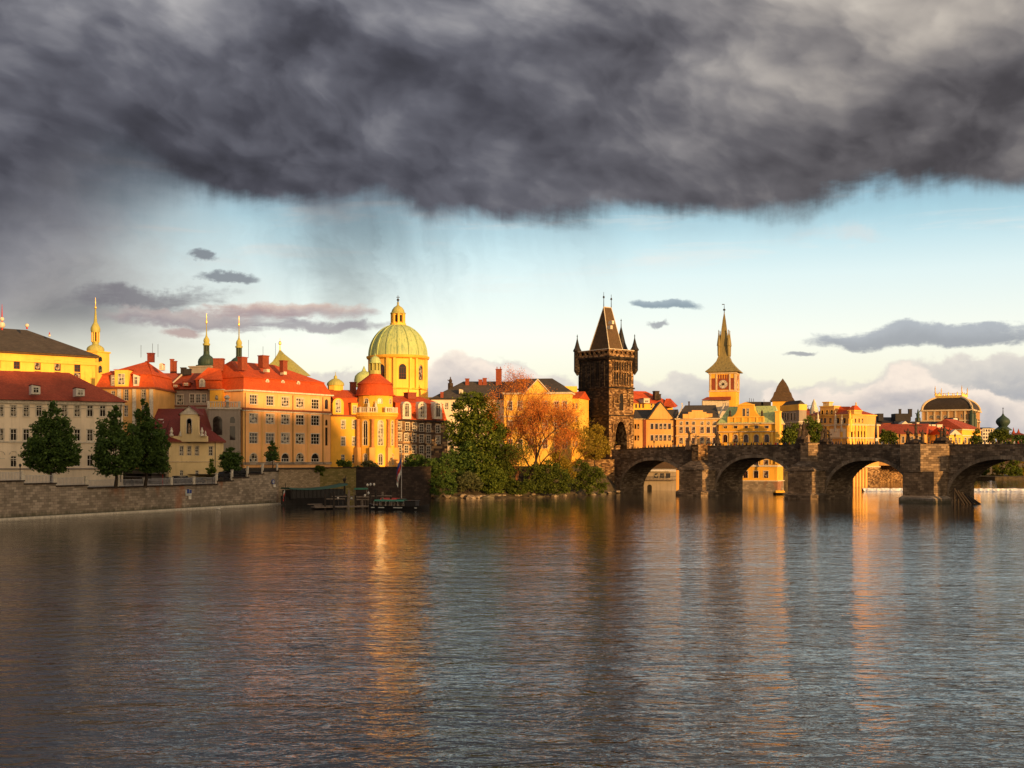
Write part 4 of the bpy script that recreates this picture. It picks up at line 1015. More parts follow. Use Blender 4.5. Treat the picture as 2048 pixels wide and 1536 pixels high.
m = MB(); m.lathe(CD.x, CD.y, [(.25, zz(604, D)), (.2, zz(602, D)), (.5, zz(600.5, D)), (.45, zz(598.5, D)), (.12, zz(597, D)), (.08, zz(590.5, D))], 8); m.box(CD.x - .6, CD.x + .6, CD.y - .07, CD.y + .07, zz(595, D), zz(595, D) + .2); m.build('cross', 'metal', r)
m = MB(); c1, c2 = at(705, 425), at(870, 425); m.prism([at(700, 418), at(880, 416), at(884, 450), at(700, 452)], 9, zz(795, 418)); m.build('nave_wall', 'yellow2', r)
MB().loft([[pt(698, 795, 417), pt(752, 795, 415), pt(752, 795, 452), pt(698, 795, 454)], [pt(724, 768, 430)] * 2 + [pt(740, 764, 440)] * 2]).build('nave_roof', 'slate2', r)
q = at(728, 424); MB().lathe(q.x, q.y, [(3.4, zz(774, 424)), (3.5, zz(760, 424)), (3.2, zz(752, 424)), (2.2, zz(746, 424)), (.8, zz(742, 424)), (.5, zz(738, 424)), (.1, zz(732, 424))], 12).build('side_turret', 'copper', r, smooth=True)

# grey roofed block behind the big tree
A, B = at(862, 402), at(1052, 402)
z1 = zz(798, 402)
b = Bld('grey_roofed_block', 'cream block with broad grey roof and several chimneys behind the big green tree', 'building', A, B, 22, 8, z1, M['cream'])
b.w([908, 920], 811, 7, 14, nx=2, ny=3, tm='wtrim'); b.w([880, 893], 812, 7, 14, nx=2, ny=3); b.walls(); b.band(z1 - .2, z1 + .3, .5, 'metal', 'cornice'); b.hip('slate', 6.6, .6, e0=11, e1=0)
for px, py in ((934.5, 757), (961, 759), (969.5, 756)): b.chimney(px, py, 411, 1.3, 2.8)
b.chimney(997.5, 738, 411, 2.0, 5.5)
m = MB(); p = pt(1001, 737, 411); m.box(p.x - .15, p.x + .15, p.y - .1, p.y + .1, p.z - .5, p.z + .6); p = pt(994, 737, 411); m.box(p.x - .15, p.x + .15, p.y - .1, p.y + .1, p.z - .5, p.z + .6); m.build('chimney_pot', 'brick', b.root)
b.dormer(922, 787, 778, 403, 1.3, 3, 'wtrim', 'metal', style='shed'); b.chimney(884, 784, 402.5, 1.0, 2)
r = empty('roof_statue', pt(901, 771, 409), 'small dark statue standing on the end of the grey roof', 'statue'); c = pt(901, 771, 409)
m = MB(); m.lathe(c.x, c.y, [(.9, c.z - 4), (.9, c.z + .8), (.5, c.z + .9), (.6, c.z + 1.6), (.35, c.z + 2.2), (.15, c.z + 2.4), (.22, c.z + 2.7), (.04, c.z + 3.0)], 8); m.tube(c + V3(-.3, 0, 1.6), c + V3(-1.0, 0, 1.9), .16); m.build('figure', 'statue', r)

# yellow gabled block behind the orange tree
A, B = at(1008, 398), at(1140, 394)
z1 = zz(787, 396)
b = Bld('gabled_block', 'very bright yellow block with triangular gable, seen through the orange tree', 'building', A, B, 20, 7, z1, M['yellow2'])
for y in (812, 850, 888): b.w([1020, 1040, 1062, 1090, 1113, 1129], y, 9, 18, nx=2, ny=3, tm='wtrim')
b.walls(); b.band(z1 - .2, z1 + .4, .5, 'wtrim', 'cornice'); b.bandy(833, .5, .3, 'trim'); b.bandy(866, .3, .2, 'trim')
b.hip('slate', 5.2, .6, e0=3, e1=8, z=z1 + .41)
p0, p1, p2 = pt(1050, 787, 395.2), pt(1100, 787, 395), pt(1075.5, 760, 395.1)
m = MB(); bk = V3(0, 5, 0); m.face([p0, p1, p2]); m.build('gable', 'yellow2', b.root)
m = MB(); o = V3(0, -.4, .3); m.loft([[p0 + V3(-.6, -.4, -.2), p2 + V3(0, -.4, .45), p1 + V3(.6, -.4, -.2)], [p0 + V3(-.6, 9, -.2), p2 + V3(0, 9, .45), p1 + V3(.6, 9, -.2)]], close=False); m.loft([[p0 + V3(-.6, -.4, -.6), p2 + V3(0, -.4, .0), p1 + V3(.6, -.4, -.6)], [p0 + V3(-.6, -.4, -.2), p2 + V3(0, -.4, .45), p1 + V3(.6, -.4, -.2)]], close=False); m.build('gable_roof', 'wtrim', b.root)
A, B = at(1140.3, 400), at(1158, 399)
b = Bld('narrow_house', 'narrow pale yellow house front with red roof touching the dark tower', 'house', A, B, 12, 7, zz(797, 400), M['yellow2'])
for y in (812, 838, 862, 888): b.w([1146, 1153], y, 4.5, 12, nx=2, ny=2)
b.walls(); b.hip('red', 2.6, .4, e0=0, e1=0)
m = MB(); m.obox(at(1130, 408), (1, 0), 4, 3, zz(800, 400), zz(772, 404)); m.build('stair_head', 'yellow2', b.root)
# ------------------------------------------------------------------ the stone bridge
BA = V3(33.5, 394); BD = V3(.63, -.777).normalized(); BN = V3(-BD.y, BD.x)       # BN points away across the bridge
if BN.y < 0: BN = -BN
BW = 10.5
def bp(t, o=0.0): return BA + BD * t + BN * o                  # o < 0 towards us
TP = [(-14, 13.9), (0, 14.0), (14, 14.6), (36, 15.0), (77, 15.15), (116, 14.75), (155, 14.6), (260, 14.0), (300, 12)]
def ztop(t):
    for (a, za), (b_, zb) in zip(TP, TP[1:]):
        if a <= t <= b_: return za + (zb - za) * (t - a) / (b_ - a)
    return TP[-1][1]
piers = [(38.3, 5.4), (78.6, 4.7), (115.1, 5.0), (154, 4.8), (192, 4.8)]
arches = [(3.0, 32.9, 10.6), (43.7, 73.9, 11.4), (83.3, 110.1, 10.6), (120.1, 149.2, 10.9), (158.8, 187.2, 10.6)]
bridge = empty('stone_bridge', (*bp(97, 5), 0), 'long dark stone arch bridge with massive piers crossing the river', 'bridge')
cols = [(-14.0, None), (3.0, None)]
def soff(t):
    for a, c, h in arches:
        if a <= t <= c: x = (t - (a + c) / 2) / ((c - a) / 2); return .3 + (h - .3) * max(0, 1 - abs(x) ** 2.25) ** .5
    return None
ts = [-14.0]
for a, c, h in arches: ts += [a + (c - a) * (1 - cos(pi * i / 30)) / 2 for i in range(31)]
ts += [204, 260, 300]
body = MB()
def P3(t, o, z): q = bp(t, o); return V3(q.x, q.y, z)
for a, c in zip(ts, ts[1:]):
    mid = soff((a + c) / 2); za, zc = (soff(a), soff(c)) if mid is not None else (-2, -2)
    ta, tc = ztop(a) - .95, ztop(c) - .95
    body.face([P3(a, 0, za), P3(c, 0, zc), P3(c, 0, tc), P3(a, 0, ta)]); body.face([P3(c, BW, zc), P3(a, BW, za), P3(a, BW, ta), P3(c, BW, tc)])
    if mid is not None: body.face([P3(a, 0, za), P3(a, BW, za), P3(c, BW, zc), P3(c, 0, zc)])
for a, c, h in arches:
    for t in (a, c): body.face([P3(t, 0, -2), P3(t, BW, -2), P3(t, BW, .3), P3(t, 0, .3)])
body.build('arcade_wall', 'bridge', bridge)
m = MB()
for a, c in zip(ts, ts[1:]): m.face([P3(a, 0, ztop(a) - .95), P3(c, 0, ztop(c) - .95), P3(c, BW, ztop(c) - .95), P3(a, BW, ztop(a) - .95)])
m.build('roadway', 'paver', bridge)
for o in (-.05, BW - .35):
    m = MB(); tl = [-13.9] + [x for x, _ in TP if 0 <= x < 290] + [290]
    loops = [[P3(t, o, ztop(t) - 1.5), P3(t, o + .4, ztop(t) - 1.5), P3(t, o + .4, ztop(t) - .22), P3(t, o + .5, ztop(t) - .22), P3(t, o + .5, ztop(t)), P3(t, o - .12, ztop(t)), P3(t, o - .12, ztop(t) - .22), P3(t, o, ztop(t) - .22)] for t in tl]
    m.loft(loops, 0, True, True); m.build('parapet', 'bridge', bridge)
rr = random.Random(8)
for a, c, h in arches:                                         # voussoirs round each arch
    m = MB(); N = 40; pr = []
    for i in range(N + 1):
        x = -cos(pi * i / N); t = (a + c) / 2 + x * (c - a) / 2; z = .3 + (h - .3) * max(0, 1 - abs(x) ** 2.25) ** .5; pr.append((t, z))
    for i in range(N):
        (t0, z0), (t1, z1) = pr[i], pr[i + 1]
        if z0 < 2 and z1 < 2: continue
        dx, dz = t1 - t0, z1 - z0; l = hypot(dx, dz); nx_, nz = -dz / l, dx / l; hh = .85 + rr.uniform(-.06, .1); pr_ = .12 + rr.uniform(0, .14); g = .03
        e0 = (t0 + dx * g, z0 + dz * g); e1 = (t1 - dx * g, z1 - dz * g)
        f = [P3(e0[0], -pr_, e0[1] + .01), P3(e1[0], -pr_, e1[1] + .01), P3(e1[0] + nx_ * hh, -pr_, e1[1] + nz * hh), P3(e0[0] + nx_ * hh, -pr_, e0[1] + nz * hh)]
        k = [p + V3(BN.x, BN.y, 0) * (pr_ + .1) for p in f]
        m.face(f)
        for q in range(4): w_ = (q + 1) % 4; m.face([f[w_], f[q], k[q], k[w_]])
    m.build('arch_ring', 'ring', bridge)
def plan(t, pts): return [bp(t + a, -o) for a, o in pts]
for i, (t, hw) in enumerate(piers):
    zt = ztop(t)
    base = [(-hw, -.2), (-hw, 4.2), (-hw + .7, 5.0), (hw - .7, 5.0), (hw, 4.2), (hw, -.2)]
    sk = [(-hw - .9, -.2), (-hw - .9, 4.6), (-hw + .3, 6.1), (hw - .3, 6.1), (hw + .9, 4.6), (hw + .9, -.2)]
    m = MB(); m.prism(list((plan(t, sk))), -2, 1.1); m.loft([up3(plan(t, sk), 1.1), up3(plan(t, base), 1.75)]); m.build('footing', 'quay' if i == 2 else 'bridge', bridge)
    for sgn in (-1, 1):                                        # footing along the sides of the pier under the arch
        pass
    m = MB(); q = [bp(t - hw - .55, -.1), bp(t + hw + .55, -.1), bp(t + hw + .55, BW), bp(t - hw - .55, BW)]; m.prism(q, -2, 1.0); m.build('footing_side', 'bridge', bridge)
    zb = 7.6 if i != 2 else 7.9
    if i == 2:
        m = MB(); m.prism(plan(t, base), 1.5, zb); m.build('cutwater', 'pier', bridge)
        up = [(-hw - .3, -.2), (-hw - .3, 4.9), (.7, 5.2), (hw + .5, .8), (hw + .5, -.2)]
        m = MB(); m.prism(plan(t, up), zb + .003, zt + .02); m.prism(plan(t, [(-hw - .4, -.2), (-hw - .4, 5.0), (.8, 5.3), (hw + .6, .85), (hw + .6, -.2)]), zb - .15, zb + .25); m.build('bastion', 'pier', bridge)
    else:
        m = MB(); m.prism(plan(t, base), 1.5, zb); m.build('cutwater', 'pier', bridge)
        sh = [(-2.4, -.1), (-1.3, 3.0), (1.3, 3.0), (2.4, -.1)]
        m = MB(); m.loft([up3(plan(t, [(-hw - .25, -.1), (-hw - .25, 5.2), (hw + .25, 5.2), (hw + .25, -.1)]), zb + .003), up3(plan(t, [(-hw - .25, -.1), (-hw - .25, 5.2), (hw + .25, 5.2), (hw + .25, -.1)]), zb + .3), up3(plan(t, [(-.5, -.1), (-.3, 2.0), (.3, 2.0), (.5, -.1)]), zb + 3.9)], 0, True, True); m.build('cutwater_cap', 'bridge', bridge)
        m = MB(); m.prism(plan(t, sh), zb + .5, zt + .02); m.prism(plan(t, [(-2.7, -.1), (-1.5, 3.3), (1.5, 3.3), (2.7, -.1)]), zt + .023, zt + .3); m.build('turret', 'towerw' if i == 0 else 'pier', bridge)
    # matching piers on the far side
    m = MB(); m.prism([bp(t - hw, BW - .2), bp(t + hw, BW - .2), bp(t + hw, BW + 2), bp(t, BW + 6), bp(t - hw, BW + 2)][::1], -1.5, 8); m.build('rear_cutwater', 'bridge', bridge)

# ------------------------------------------------------------------ Gothic bridge tower
TB = BD                                                        # north face runs along the bridge
C0 = V3(32.8, 405.5); W1, L1 = 11.6, 15.4
tw = [C0 - TB * L1, C0, C0 + BN * W1, C0 + BN * W1 - TB * L1]  # far-left, near corner, right corner, back
zg = 9; zb_ = zz(716, 404); zt = zz(702, 404)
tower = empty('bridge_tower', (*((tw[0] + tw[2]) / 2), zg), 'tall dark Gothic bridge tower with wedge roof, corner turrets and pointed gate arch', 'tower')
# footings: edges 0: north (shade in its colour), 1: west (sunlight in its colour), 2: south, 3: east
mb = MB(); mw = MB(); rt = tower
west = []
A, B = tw[1], tw[2]
def pointed_gate(mb, A, B, px, pyb, pyt, w, z0, z1, depth=4):
    pass
u, Dg = ix(A, B, 1240); 
gw = 3.0; gc = W1 / 2 - .5; zs = 16.5; zp = zz(842, 408)
def pt_arch(hw, zs, zp, n=8):
    """pointed arch outline from left springing over the apex to right"""
    L_ = [(-hw * (1 - (i / n) ** 1.7), zs + (zp - zs) * sin(pi / 2 * i / n) ** .9) for i in range(n + 1)]
    return L_ + [(-a, z) for a, z in reversed(L_[:-1])]
ga = pt_arch(gw, zs, zp)
def W3(u, z, o=0.0): q = tw[1] + BN * u - BD * (-o); return V3(q.x, q.y, z)      # o outwards = along +BD
# west wall: left strip, right strip, above the gate
mw.face([W3(0, zg), W3(gc - gw, zg), W3(gc - gw, zz(838, 408)), W3(0, zz(838, 408))]); mw.face([W3(gc + gw, zg), W3(W1, zg), W3(W1, zz(838, 408)), W3(gc + gw, zz(838, 408))])
zh = zz(838, 408)
for (a, za), (c, zc) in zip(ga, ga[1:]):
    mw.face([W3(gc + a, za), W3(gc + c, zc), W3(gc + c, zh), W3(gc + a, zh)])
    mw.face([W3(gc + a, za), W3(gc + a, za, -L1 + .4), W3(gc + c, zc, -L1 + .4), W3(gc + c, zc)])
mw.face([W3(gc - gw, zg), W3(gc - gw, zg, -L1 + .4), W3(gc - gw, zs, -L1 + .4), W3(gc - gw, zs)]); mw.face([W3(gc + gw, zg), W3(gc + gw, zs), W3(gc + gw, zs, -L1 + .4), W3(gc + gw, zg, -L1 + .4)])
hs = []
for u_, zb0, w_, h_, ar in [(2.5, zz(758, 406), .8, 4.4, 1), (3.9, zz(758, 406), .8, 4.4, 1), (5.3, zz(758, 406), .8, 4.4, 1), (6.7, zz(758, 406), .8, 4.4, 1), (8.1, zz(758, 406), .8, 4.4, 1), (9.3, zz(758, 406), .6, 4.4, 1), (W1 / 2, zz(820, 406), 1.9, 5.8, 1)]:
    hs.append((u_, zb0, w_, h_, ar)); put_window(rt, tw[1], tw[2], hs[-1], fm=None, gm='dark')
wall(mw, tw[1], tw[2], zh, zt, hs, .5)
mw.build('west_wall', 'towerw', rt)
hs = []
for px, py, w_, h_ in ((1182, 755, 3, 14), (1198, 754, 3, 16), (1176, 810, 8, 12), (1201, 812, 7, 14), (1186, 873, 2.5, 10)):
    q = pw(tw[0], tw[1], px, py, w_, h_, 1 if py < 800 else 0); hs.append(q); put_window(rt, tw[0], tw[1], (q[0], q[1], round(q[2], 1), round(q[3], 1), q[4]), fm=None, gm='dark')
wall(mb, tw[0], tw[1], zg, zt, hs, .4); wall(mb, tw[2], tw[3], zg, zt); wall(mb, tw[3], tw[0], zg, zt)
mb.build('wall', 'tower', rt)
rec = MB(); rec.face([W3(gc - gw, zg, -L1 + .5), W3(gc + gw, zg, -L1 + .5), W3(gc + gw, zp + .5, -L1 + .5), W3(gc - gw, zp + .5, -L1 + .5)]); rec.build('gate_depth', 'dark', rt)
m = MB()                                                       # moulded rings of the gate arch
for k, (w_, pr_) in enumerate(((.32, .55), (.75, .32), (1.15, .14))):
    ar_ = pt_arch(gw + w_ - .3, zs, zp + w_ * 1.1 - .3); pts_ = [(-gw - w_ + .3, zg)] + ar_ + [(gw + w_ - .3, zg)]
    for (a, za), (c, zc) in zip(pts_, pts_[1:]): m.tube(W3(gc + a, za, pr_ * .5), W3(gc + c, zc, pr_ * .5), .2, n=5)
m.build('gate_moulding', 'towerw', rt)
def tband(py, th, out, mat, name='string_course', D_=404):
    z = zz(py, D_); MB().prism(offset(tw, out), z - th / 2, z + th / 2).build(name, mat, rt)
tband(774, .5, .35, 'tower'); tband(830, .4, .3, 'tower')
# traceried storeys of the west face: slim shafts, flat dark panels painting the shade between
for i in range(8):
    u_ = 1.7 + i * 1.2; q = [W3(u_, zz(772, 406), .3), W3(u_, zz(720, 406), .3)]; m = MB(); m.tube(q[0], q[1], .2, n=5); m.build('slim_shaft', 'towerw', rt)
for i in range(7):
    u_ = 2.3 + i * 1.2
    for y0, y1 in ((768, 746), (738, 724)):
        m = MB(); c_ = W3(u_, 0, .05); m.obox((c_.x, c_.y), BN, .27, .05, zz(y0, 406), zz(y1, 406)); m.build('dark_slit_panel', 'dark', rt)
for py in (771, 742, 721):
    m = MB(); c_ = tw[1] + BN * (W1 / 2) + BD * .2; m.obox(c_, BN, W1 / 2 - .9, .22, zz(py, 406) - .3, zz(py, 406) + .3); m.build('tracery_band', 'towerw', rt)
for u_, py, hh in ((2.0, 808, 2.2), (4.2, 800, 1.6), (W1 - 2.0, 806, 2.6), (W1 - 3.0, 790, 1.8), (1.6, 860, 2), (W1 - 1.6, 862, 2.2)):
    m = MB(); q = W3(u_, zz(py, 406), .35); m.lathe(q.x, q.y, [(.35, q.z - .4), (.3, q.z), (.32, q.z + hh * .6), (.14, q.z + hh * .75), (.18, q.z + hh * .9), (.03, q.z + hh)], 6)
    m.obox((q.x, q.y), BN, .5, .3, q.z + hh + .1, q.z + hh + .4); m.obox((q.x, q.y), BN, .45, .35, q.z - .8, q.z - .4); m.build('facade_statue', 'towerw', rt)

m = MB()
for i in range(6):
    u_ = 1.8 + i * 2.3; q = tw[0] + TB * u_ - BN * .15; m.tube(V3(*q, zz(772, 404)), V3(*q, zz(720, 404)), .16, n=5)
m.build('north_shafts', 'tower', rt)
# battlemented gallery
zk = zz(719, 404); gz0, gz1 = zz(714, 404), zz(697, 404)
MB().loft([up3(tw, zk), up3(offset(tw, .8), gz0), up3(offset(tw, .8), gz0 + .5)], 0).build('corbel', 'tower', rt)
O = offset(tw, .8); mg = MB(); mg.prism(O, gz0 + .5, gz0 + 1.3)
I_ = offset(tw, .35); gt = MB()
for k in range(4):
    a, c = O[k], O[(k + 1) % 4]; L_ = (c - a).length; d = (c - a).normalized(); n_ = int(L_ / 2.2)
    for i in range(n_ + 1): q = a + d * (L_ * i / n_); q = q + ((O[0] + O[2]) / 2 - q).normalized() * .25; mg.obox(q, d, .42, .25, gz0 + 1.3, gz1 - .6)
mg.prism(offset(tw, .85), gz1 - .6, gz1 - .1)
mg.build('gallery', 'towerw', rt)
MB().prism(offset(tw, -.6), gz0 + 1.2, gz1 - .55).build('gallery_core', 'dark', rt)
MB().prism(offset(tw, 1.0), gz1 - .1, gz1 + .12).build('gallery_coping', 'wtrim', rt)
# wedge roof with short ridge
P4 = offset(tw, -2.6); zr = zz(613, 410)
cc = (tw[0] + tw[2]) / 2; R0 = at(1207.5, 411); R1 = at(1222.5, 413.5)
bl = up3(P4, gz1 + .1)
rid = [V3(*R0, zr), V3(*R0, zr), V3(*R1, zr), V3(*R1, zr)]
MB().loft([bl, rid], 0).build('roof', 'brown', rt)
m = MB(); m.tube(bl[1], rid[1], .16, n=5); m.tube(bl[0], rid[0], .14, n=5); m.tube(bl[2], rid[2], .14, n=5); m.tube(rid[1], rid[2], .16, n=5); m.build('hip_flashing', 'wtrim', rt)
for R_, top in ((R0, 584), (R1, 587)):
    q = V3(*R_, zr); h_ = zz(top, 411) - zr; m = MB(); m.path([q, q + V3(0, 0, h_)], [.14, .06]); m.lathe(q.x, q.y, [(.05, q.z + h_ * .55), (.35, q.z + h_ * .62), (.3, q.z + h_ * .7), (.05, q.z + h_ * .76)], 8); m.build('ridge_spike', 'metal', rt)
for px, py in ((1219.5, 655), (1222.5, 645)):
    f = pt(px, py, 407.0); q = f + V3(0, 0, 0); m = MB(); m.obox((q.x, q.y), BN, .5, .9, q.z - .6, q.z + .6); m.build('roof_hatch', 'wtrim', rt)
def turret(q, r_, z0, zc, ztip, mat, n=8, corb=True):
    m = MB(); m.lathe(q.x, q.y, ([(.1, z0 - 1.6), (r_, z0)] if corb else []) + [(r_, z0), (r_, zc), (r_ * 1.25, zc + .15), (r_ * 1.25, zc + .4)], n); m.build('corner_turret', mat, rt)
    m = MB(); m.lathe(q.x, q.y, [(r_ * 1.3, zc + .4), (r_ * .8, zc + (ztip - zc) * .25), (r_ * .45, zc + (ztip - zc) * .5), (.16, zc + (ztip - zc) * .75), (.06, ztip)], n); m.lathe(q.x, q.y, [(.05, ztip - .9), (.26, ztip - .6), (.05, ztip - .3)], 6); m.build('turret_spire', 'slate2', rt)
for k, q in enumerate(O):
    tip = {0: 662, 1: 0, 2: 664, 3: 664}[k]
    if tip: q = q + (cc - q).normalized() * .75; turret(q, 1.15, zz(737, 404), gz1, zz(tip, 406), 'tower')
q = C0 + BN * (W1 + .2) - TB * 6.3; turret(q, 1.9, gz1 - 1, gz1 + .3, zz(635, 414), 'brown', corb=False)
# stepped wall at the gate foot
wall_seg(bp(-1.2, -.6), bp(-.2, 3.0), 8, 15.2, 'towerw', 'short sunlit sloping stone spur where the bridge meets the tower', coping='towerw', name='stone_spur')

# ------------------------------------------------------------------ town behind the bridge
A, B = at(1268, 431), at(1352, 428); z1 = zz(838, 429)
b = Bld('ochre_mill_house', 'plain ochre house with central stone gable and green copper roof beside the tower', 'house', A, B, 16, -1.5, z1, M['ochre'])
for y in (853, 876): b.w([1304, 1313, 1321.5, 1330, 1339], y, 5.5, 11, nx=1, ny=1, fm='brick', tm='wtrim'); b.w([1270.8, 1276.5], y, 4.0, 10, nx=1, ny=1, fm='brick')
b.walls(); b.band(z1 - .15, z1 + .2, .35, 'trim', 'cornice')
m = MB(); q, _ = ix(A, B, 1289.5); m.obox(b.A + b.d * q + b.n * .1, b.d, .5, .14, 8, z1 - .2); q, _ = ix(A, B, 1349.5); m.obox(b.A + b.d * q + b.n * .1, b.d, .3, .14, 8, z1 - .2); m.build('pilasters', 'brick', b.root)
b.hip('slate', 3.6, .4, e0=0, e1=0, frac=.35)
p0, p1, p2 = pt(1297, 838, 428.4), pt(1347, 838, 427.8), pt(1321, 805, 428.1)
m = MB(); m.face([p0, p1, p2]); m.face([p0 + V3(0, .6, 0), p2 + V3(0, .6, 0), p1 + V3(0, .6, 0)]); m.loft([[p0, p2, p1], [p0 + V3(0, .6, 0), p2 + V3(0, .6, 0), p1 + V3(0, .6, 0)]], close=False); m.build('gable', 'ochre', b.root)
m = MB(); u_ = V3(0, 0, .25); m.loft([[p0 + u_ + V3(-.4, -.2, 0), p2 + u_ * 2 + V3(0, -.2, 0), p1 + u_ + V3(.4, -.2, 0)], [p0 + u_ + V3(-.4, 11, 0), p2 + u_ * 2 + V3(0, 11, 0), p1 + u_ + V3(.4, 11, 0)]], close=False); m.loft([[p0 + V3(-.4, -.2, -.3), p2 + V3(0, -.2, .1), p1 + V3(.4, -.2, -.3)], [p0 + u_ + V3(-.4, -.2, 0), p2 + u_ * 2 + V3(0, -.2, 0), p1 + u_ + V3(.4, -.2, 0)]], close=False); m.build('gable_roof', 'slate', b.root)
MB().loft([[pt(1284, 838, 430), pt(1300, 838, 429.5), pt(1304, 826, 436), pt(1284, 824, 438)], [pt(1285, 825, 437), pt(1305, 825, 437), pt(1305, 825, 437.5), pt(1285, 825, 437.5)]]).build('copper_valley', 'copper', b.root)
# house with red roof behind
A, B = at(1262, 462), at(1346, 470); z1 = zz(806, 462)
b = Bld('red_roofed_house', 'yellow house with long red roof and white dormers behind the ochre house', 'house', A, B, 16, 9, z1, M['yellow'])
b.w([1272, 1279, 1286, 1303, 1310, 1317, 1324, 1331], (812, 812), 3.6, 8, nx=1, ny=1, fm=None, tm='yellow'); b.walls(); b.band(z1 - .1, z1 + .25, .4, 'rtrim', 'cornice'); b.hip('red', 5.2, .4, e0=0, e1=8)
b.dormer(1293.5, 806, 797, 461.5, 2.6, 4, 'wtrim', 'wtrim', style='flat'); b.chimney(1312, 782, 468, 2.0, 3.4, 'statue'); b.chimney(1318, 788, 468, 1.2, 2.4, 'statue')
MB().loft([[pt(1326, 812, 466), pt(1350, 815, 464), pt(1356, 812, 474), pt(1330, 808, 478)], [pt(1332, 797, 470), pt(1341, 797, 470), pt(1341, 797, 472), pt(1332, 797, 472)]]).build('side_roof', 'red', b.root)
# house b: attic pediment
A, B = at(1352.5, 427), at(1437, 424); z1 = zz(838, 426)
b = Bld('attic_house', 'orange house with stepped attic, three storeys of white-framed windows and grey roof', 'house', A, B, 15, -1.5, z1, M['ochre'])
xs = [1362, 1374.5, 1387, 1404, 1416.5, 1429]
b.w(xs, 846.5, 5, 6, nx=1, ny=1, fm=None, tm='wtrim'); b.w(xs, 860, 7, 12, nx=2, ny=2, fm='brick', tm='wtrim', sill=True); b.w(xs, 881.5, 7, 12, nx=2, ny=2, fm='brick', tm='wtrim'); b.w(xs, 905, 7, 12); b.walls()
b.band(z1 - .2, z1 + .3, .5, 'trim', 'cornice'); b.bandy(852, .25, .25, 'trim'); b.bandy(872, .3, .3, 'trim')
m = MB(); D_ = 425
for x0, x1, y0, y1 in ((1377, 1413, 824, 837), (1366, 1377.2, 828, 837), (1413.2, 1425, 827, 837), (1384, 1406, 820.5, 824)):
    a, c = at(x0, D_), at(x1, D_); m.box(a.x, c.x, D_ + .2, D_ + 1.6, zz(y1, D_), zz(y0, D_))
m.build('attic', 'ochre', b.root); b.hip('slate', 5.2, .3, e0=3, e1=1.5)
m = MB(); m.tube(pt(1354, 836, 426), pt(1366, 811, 433), .2, n=4); m.tube(pt(1436, 836, 425), pt(1448, 811, 433), .25, n=4); m.build('verge', 'wtrim', b.root)
b.chimney(1378, 803, 436, .5, 3.6, 'statue'); b.chimney(1364, 806, 436, .3, 3, 'white')
# museum c with scroll gable
A, B = at(1437.5, 423), at(1554, 414); z1 = zz(848, 420)
b = Bld('museum', 'yellow museum with scrolled central gable, arched windows and green copper roofs', 'museum', A, B, 9, -1.5, z1, M['yellow'])
b.w([1450.5, 1471, 1492, 1512.7, 1533.5], (877, 877), 9, 16, 1, nx=2, ny=2, fm='brick', tm='wtrim'); b.w([1450.5, 1471, 1492, 1512.7, 1533.5], 854.3, 7.5, 5, nx=1, ny=1, fm=None, tm='trim')
for y in (927, 949): b.w([1449, 1470, 1491, 1512, 1532], y, 9, 14, nx=2, ny=2, fm='brick', tm='wtrim')
b.walls(); b.band(z1 - .15, z1 + .35, .55, 'trim', 'cornice'); b.bandy(864, .3, .35, 'trim'); b.bandy(961, .3, .4, 'wtrim'); b.bandy(848, .2, .2, 'trim')
m = MB()
for px in (1440, 1461, 1481.5, 1502.5, 1523, 1544): q, _ = ix(A, B, px); m.obox(b.A + b.d * q + b.n * .08, b.d, .4, .14, 9.2, zz(866, 420))
m.build('pilasters', 'yellow2', b.root)
dA, dB = pt(1456, 848, 418.5), pt(1532, 848, 414.8)
def fac2(px, py): u_, D2 = ix(A, B, px); q = b.A + b.d * u_ + b.n * .15; return V3(q.x, q.y, zz(py, D2))
out = [(1457, 848), (1527, 848), (1527, 834), (1521, 834), (1514, 828), (1509, 820), (1508, 812), (1504, 808), (1491, 804), (1480, 808), (1476, 812), (1475, 820), (1471, 828), (1464, 834), (1457, 834)]
m = MB(); f = [fac2(*p) for p in out]; k = [p - V3(b.n.x, b.n.y, 0) * 1.8 for p in f]; m.face(f); m.face(list(reversed(k)))
for i in range(len(f)): j = (i + 1) % len(f); m.face([f[j], f[i], k[i], k[j]])
m.build('scroll_gable', 'yellow', b.root)
for px in (1488, 1495.8): put_window(b.root, b.A + b.n * .16, b.B + b.n * .16, pw(b.A + b.n * .16, b.B + b.n * .16, px, 825, 4.2, 15), back=False, fm=None, tm='trim', gm='glass')
m = MB(); 
for x0, x1, y in ((1456, 1528, 834.5), (1474, 1509, 810)):
    a, c = fac2(x0, y), fac2(x1, y); m.obox(((a.x + c.x) / 2, (a.y + c.y) / 2), b.d, (c - a).length / 2, .25, a.z - .2, a.z + .15)
for px in (1457, 1470, 1485, 1499, 1514, 1527): a = fac2(px, 847); m.obox((a.x, a.y), b.d, .28, .16, a.z, zz(835, 418))
m.build('gable_trim', 'yellow2', b.root)
for px in (1459, 1523):
    c = fac2(px, 833); c -= V3(b.n.x, b.n.y, 0) * .8; m = MB(); m.lathe(c.x, c.y, [(.6, c.z), (.45, c.z + .4), (.3, c.z + .9), (.45, c.z + 1.5), (.2, c.z + 2.0), (.05, c.z + 2.4)], 8); m.build('urn', 'statue', b.root, smooth=True)
b.hip('copper', 6.0, .4, e0=3, e1=2, z=z1 + .36)
m = MB(); m.obox(at(1556.5, 414.5), b.d, .75, 1.4, 9.2, zz(824, 414)); m.obox(at(1556.5, 414.5), b.d, .95, 1.6, zz(824, 414) + .003, zz(822, 414)); m.build('end_pylon', 'yellow2', b.root)
b.band(-1.4, 3.4, .22, 'quay', 'river_plinth'); b.band(8.3, 8.9, .3, 'wtrim', 'plinth_cornice')
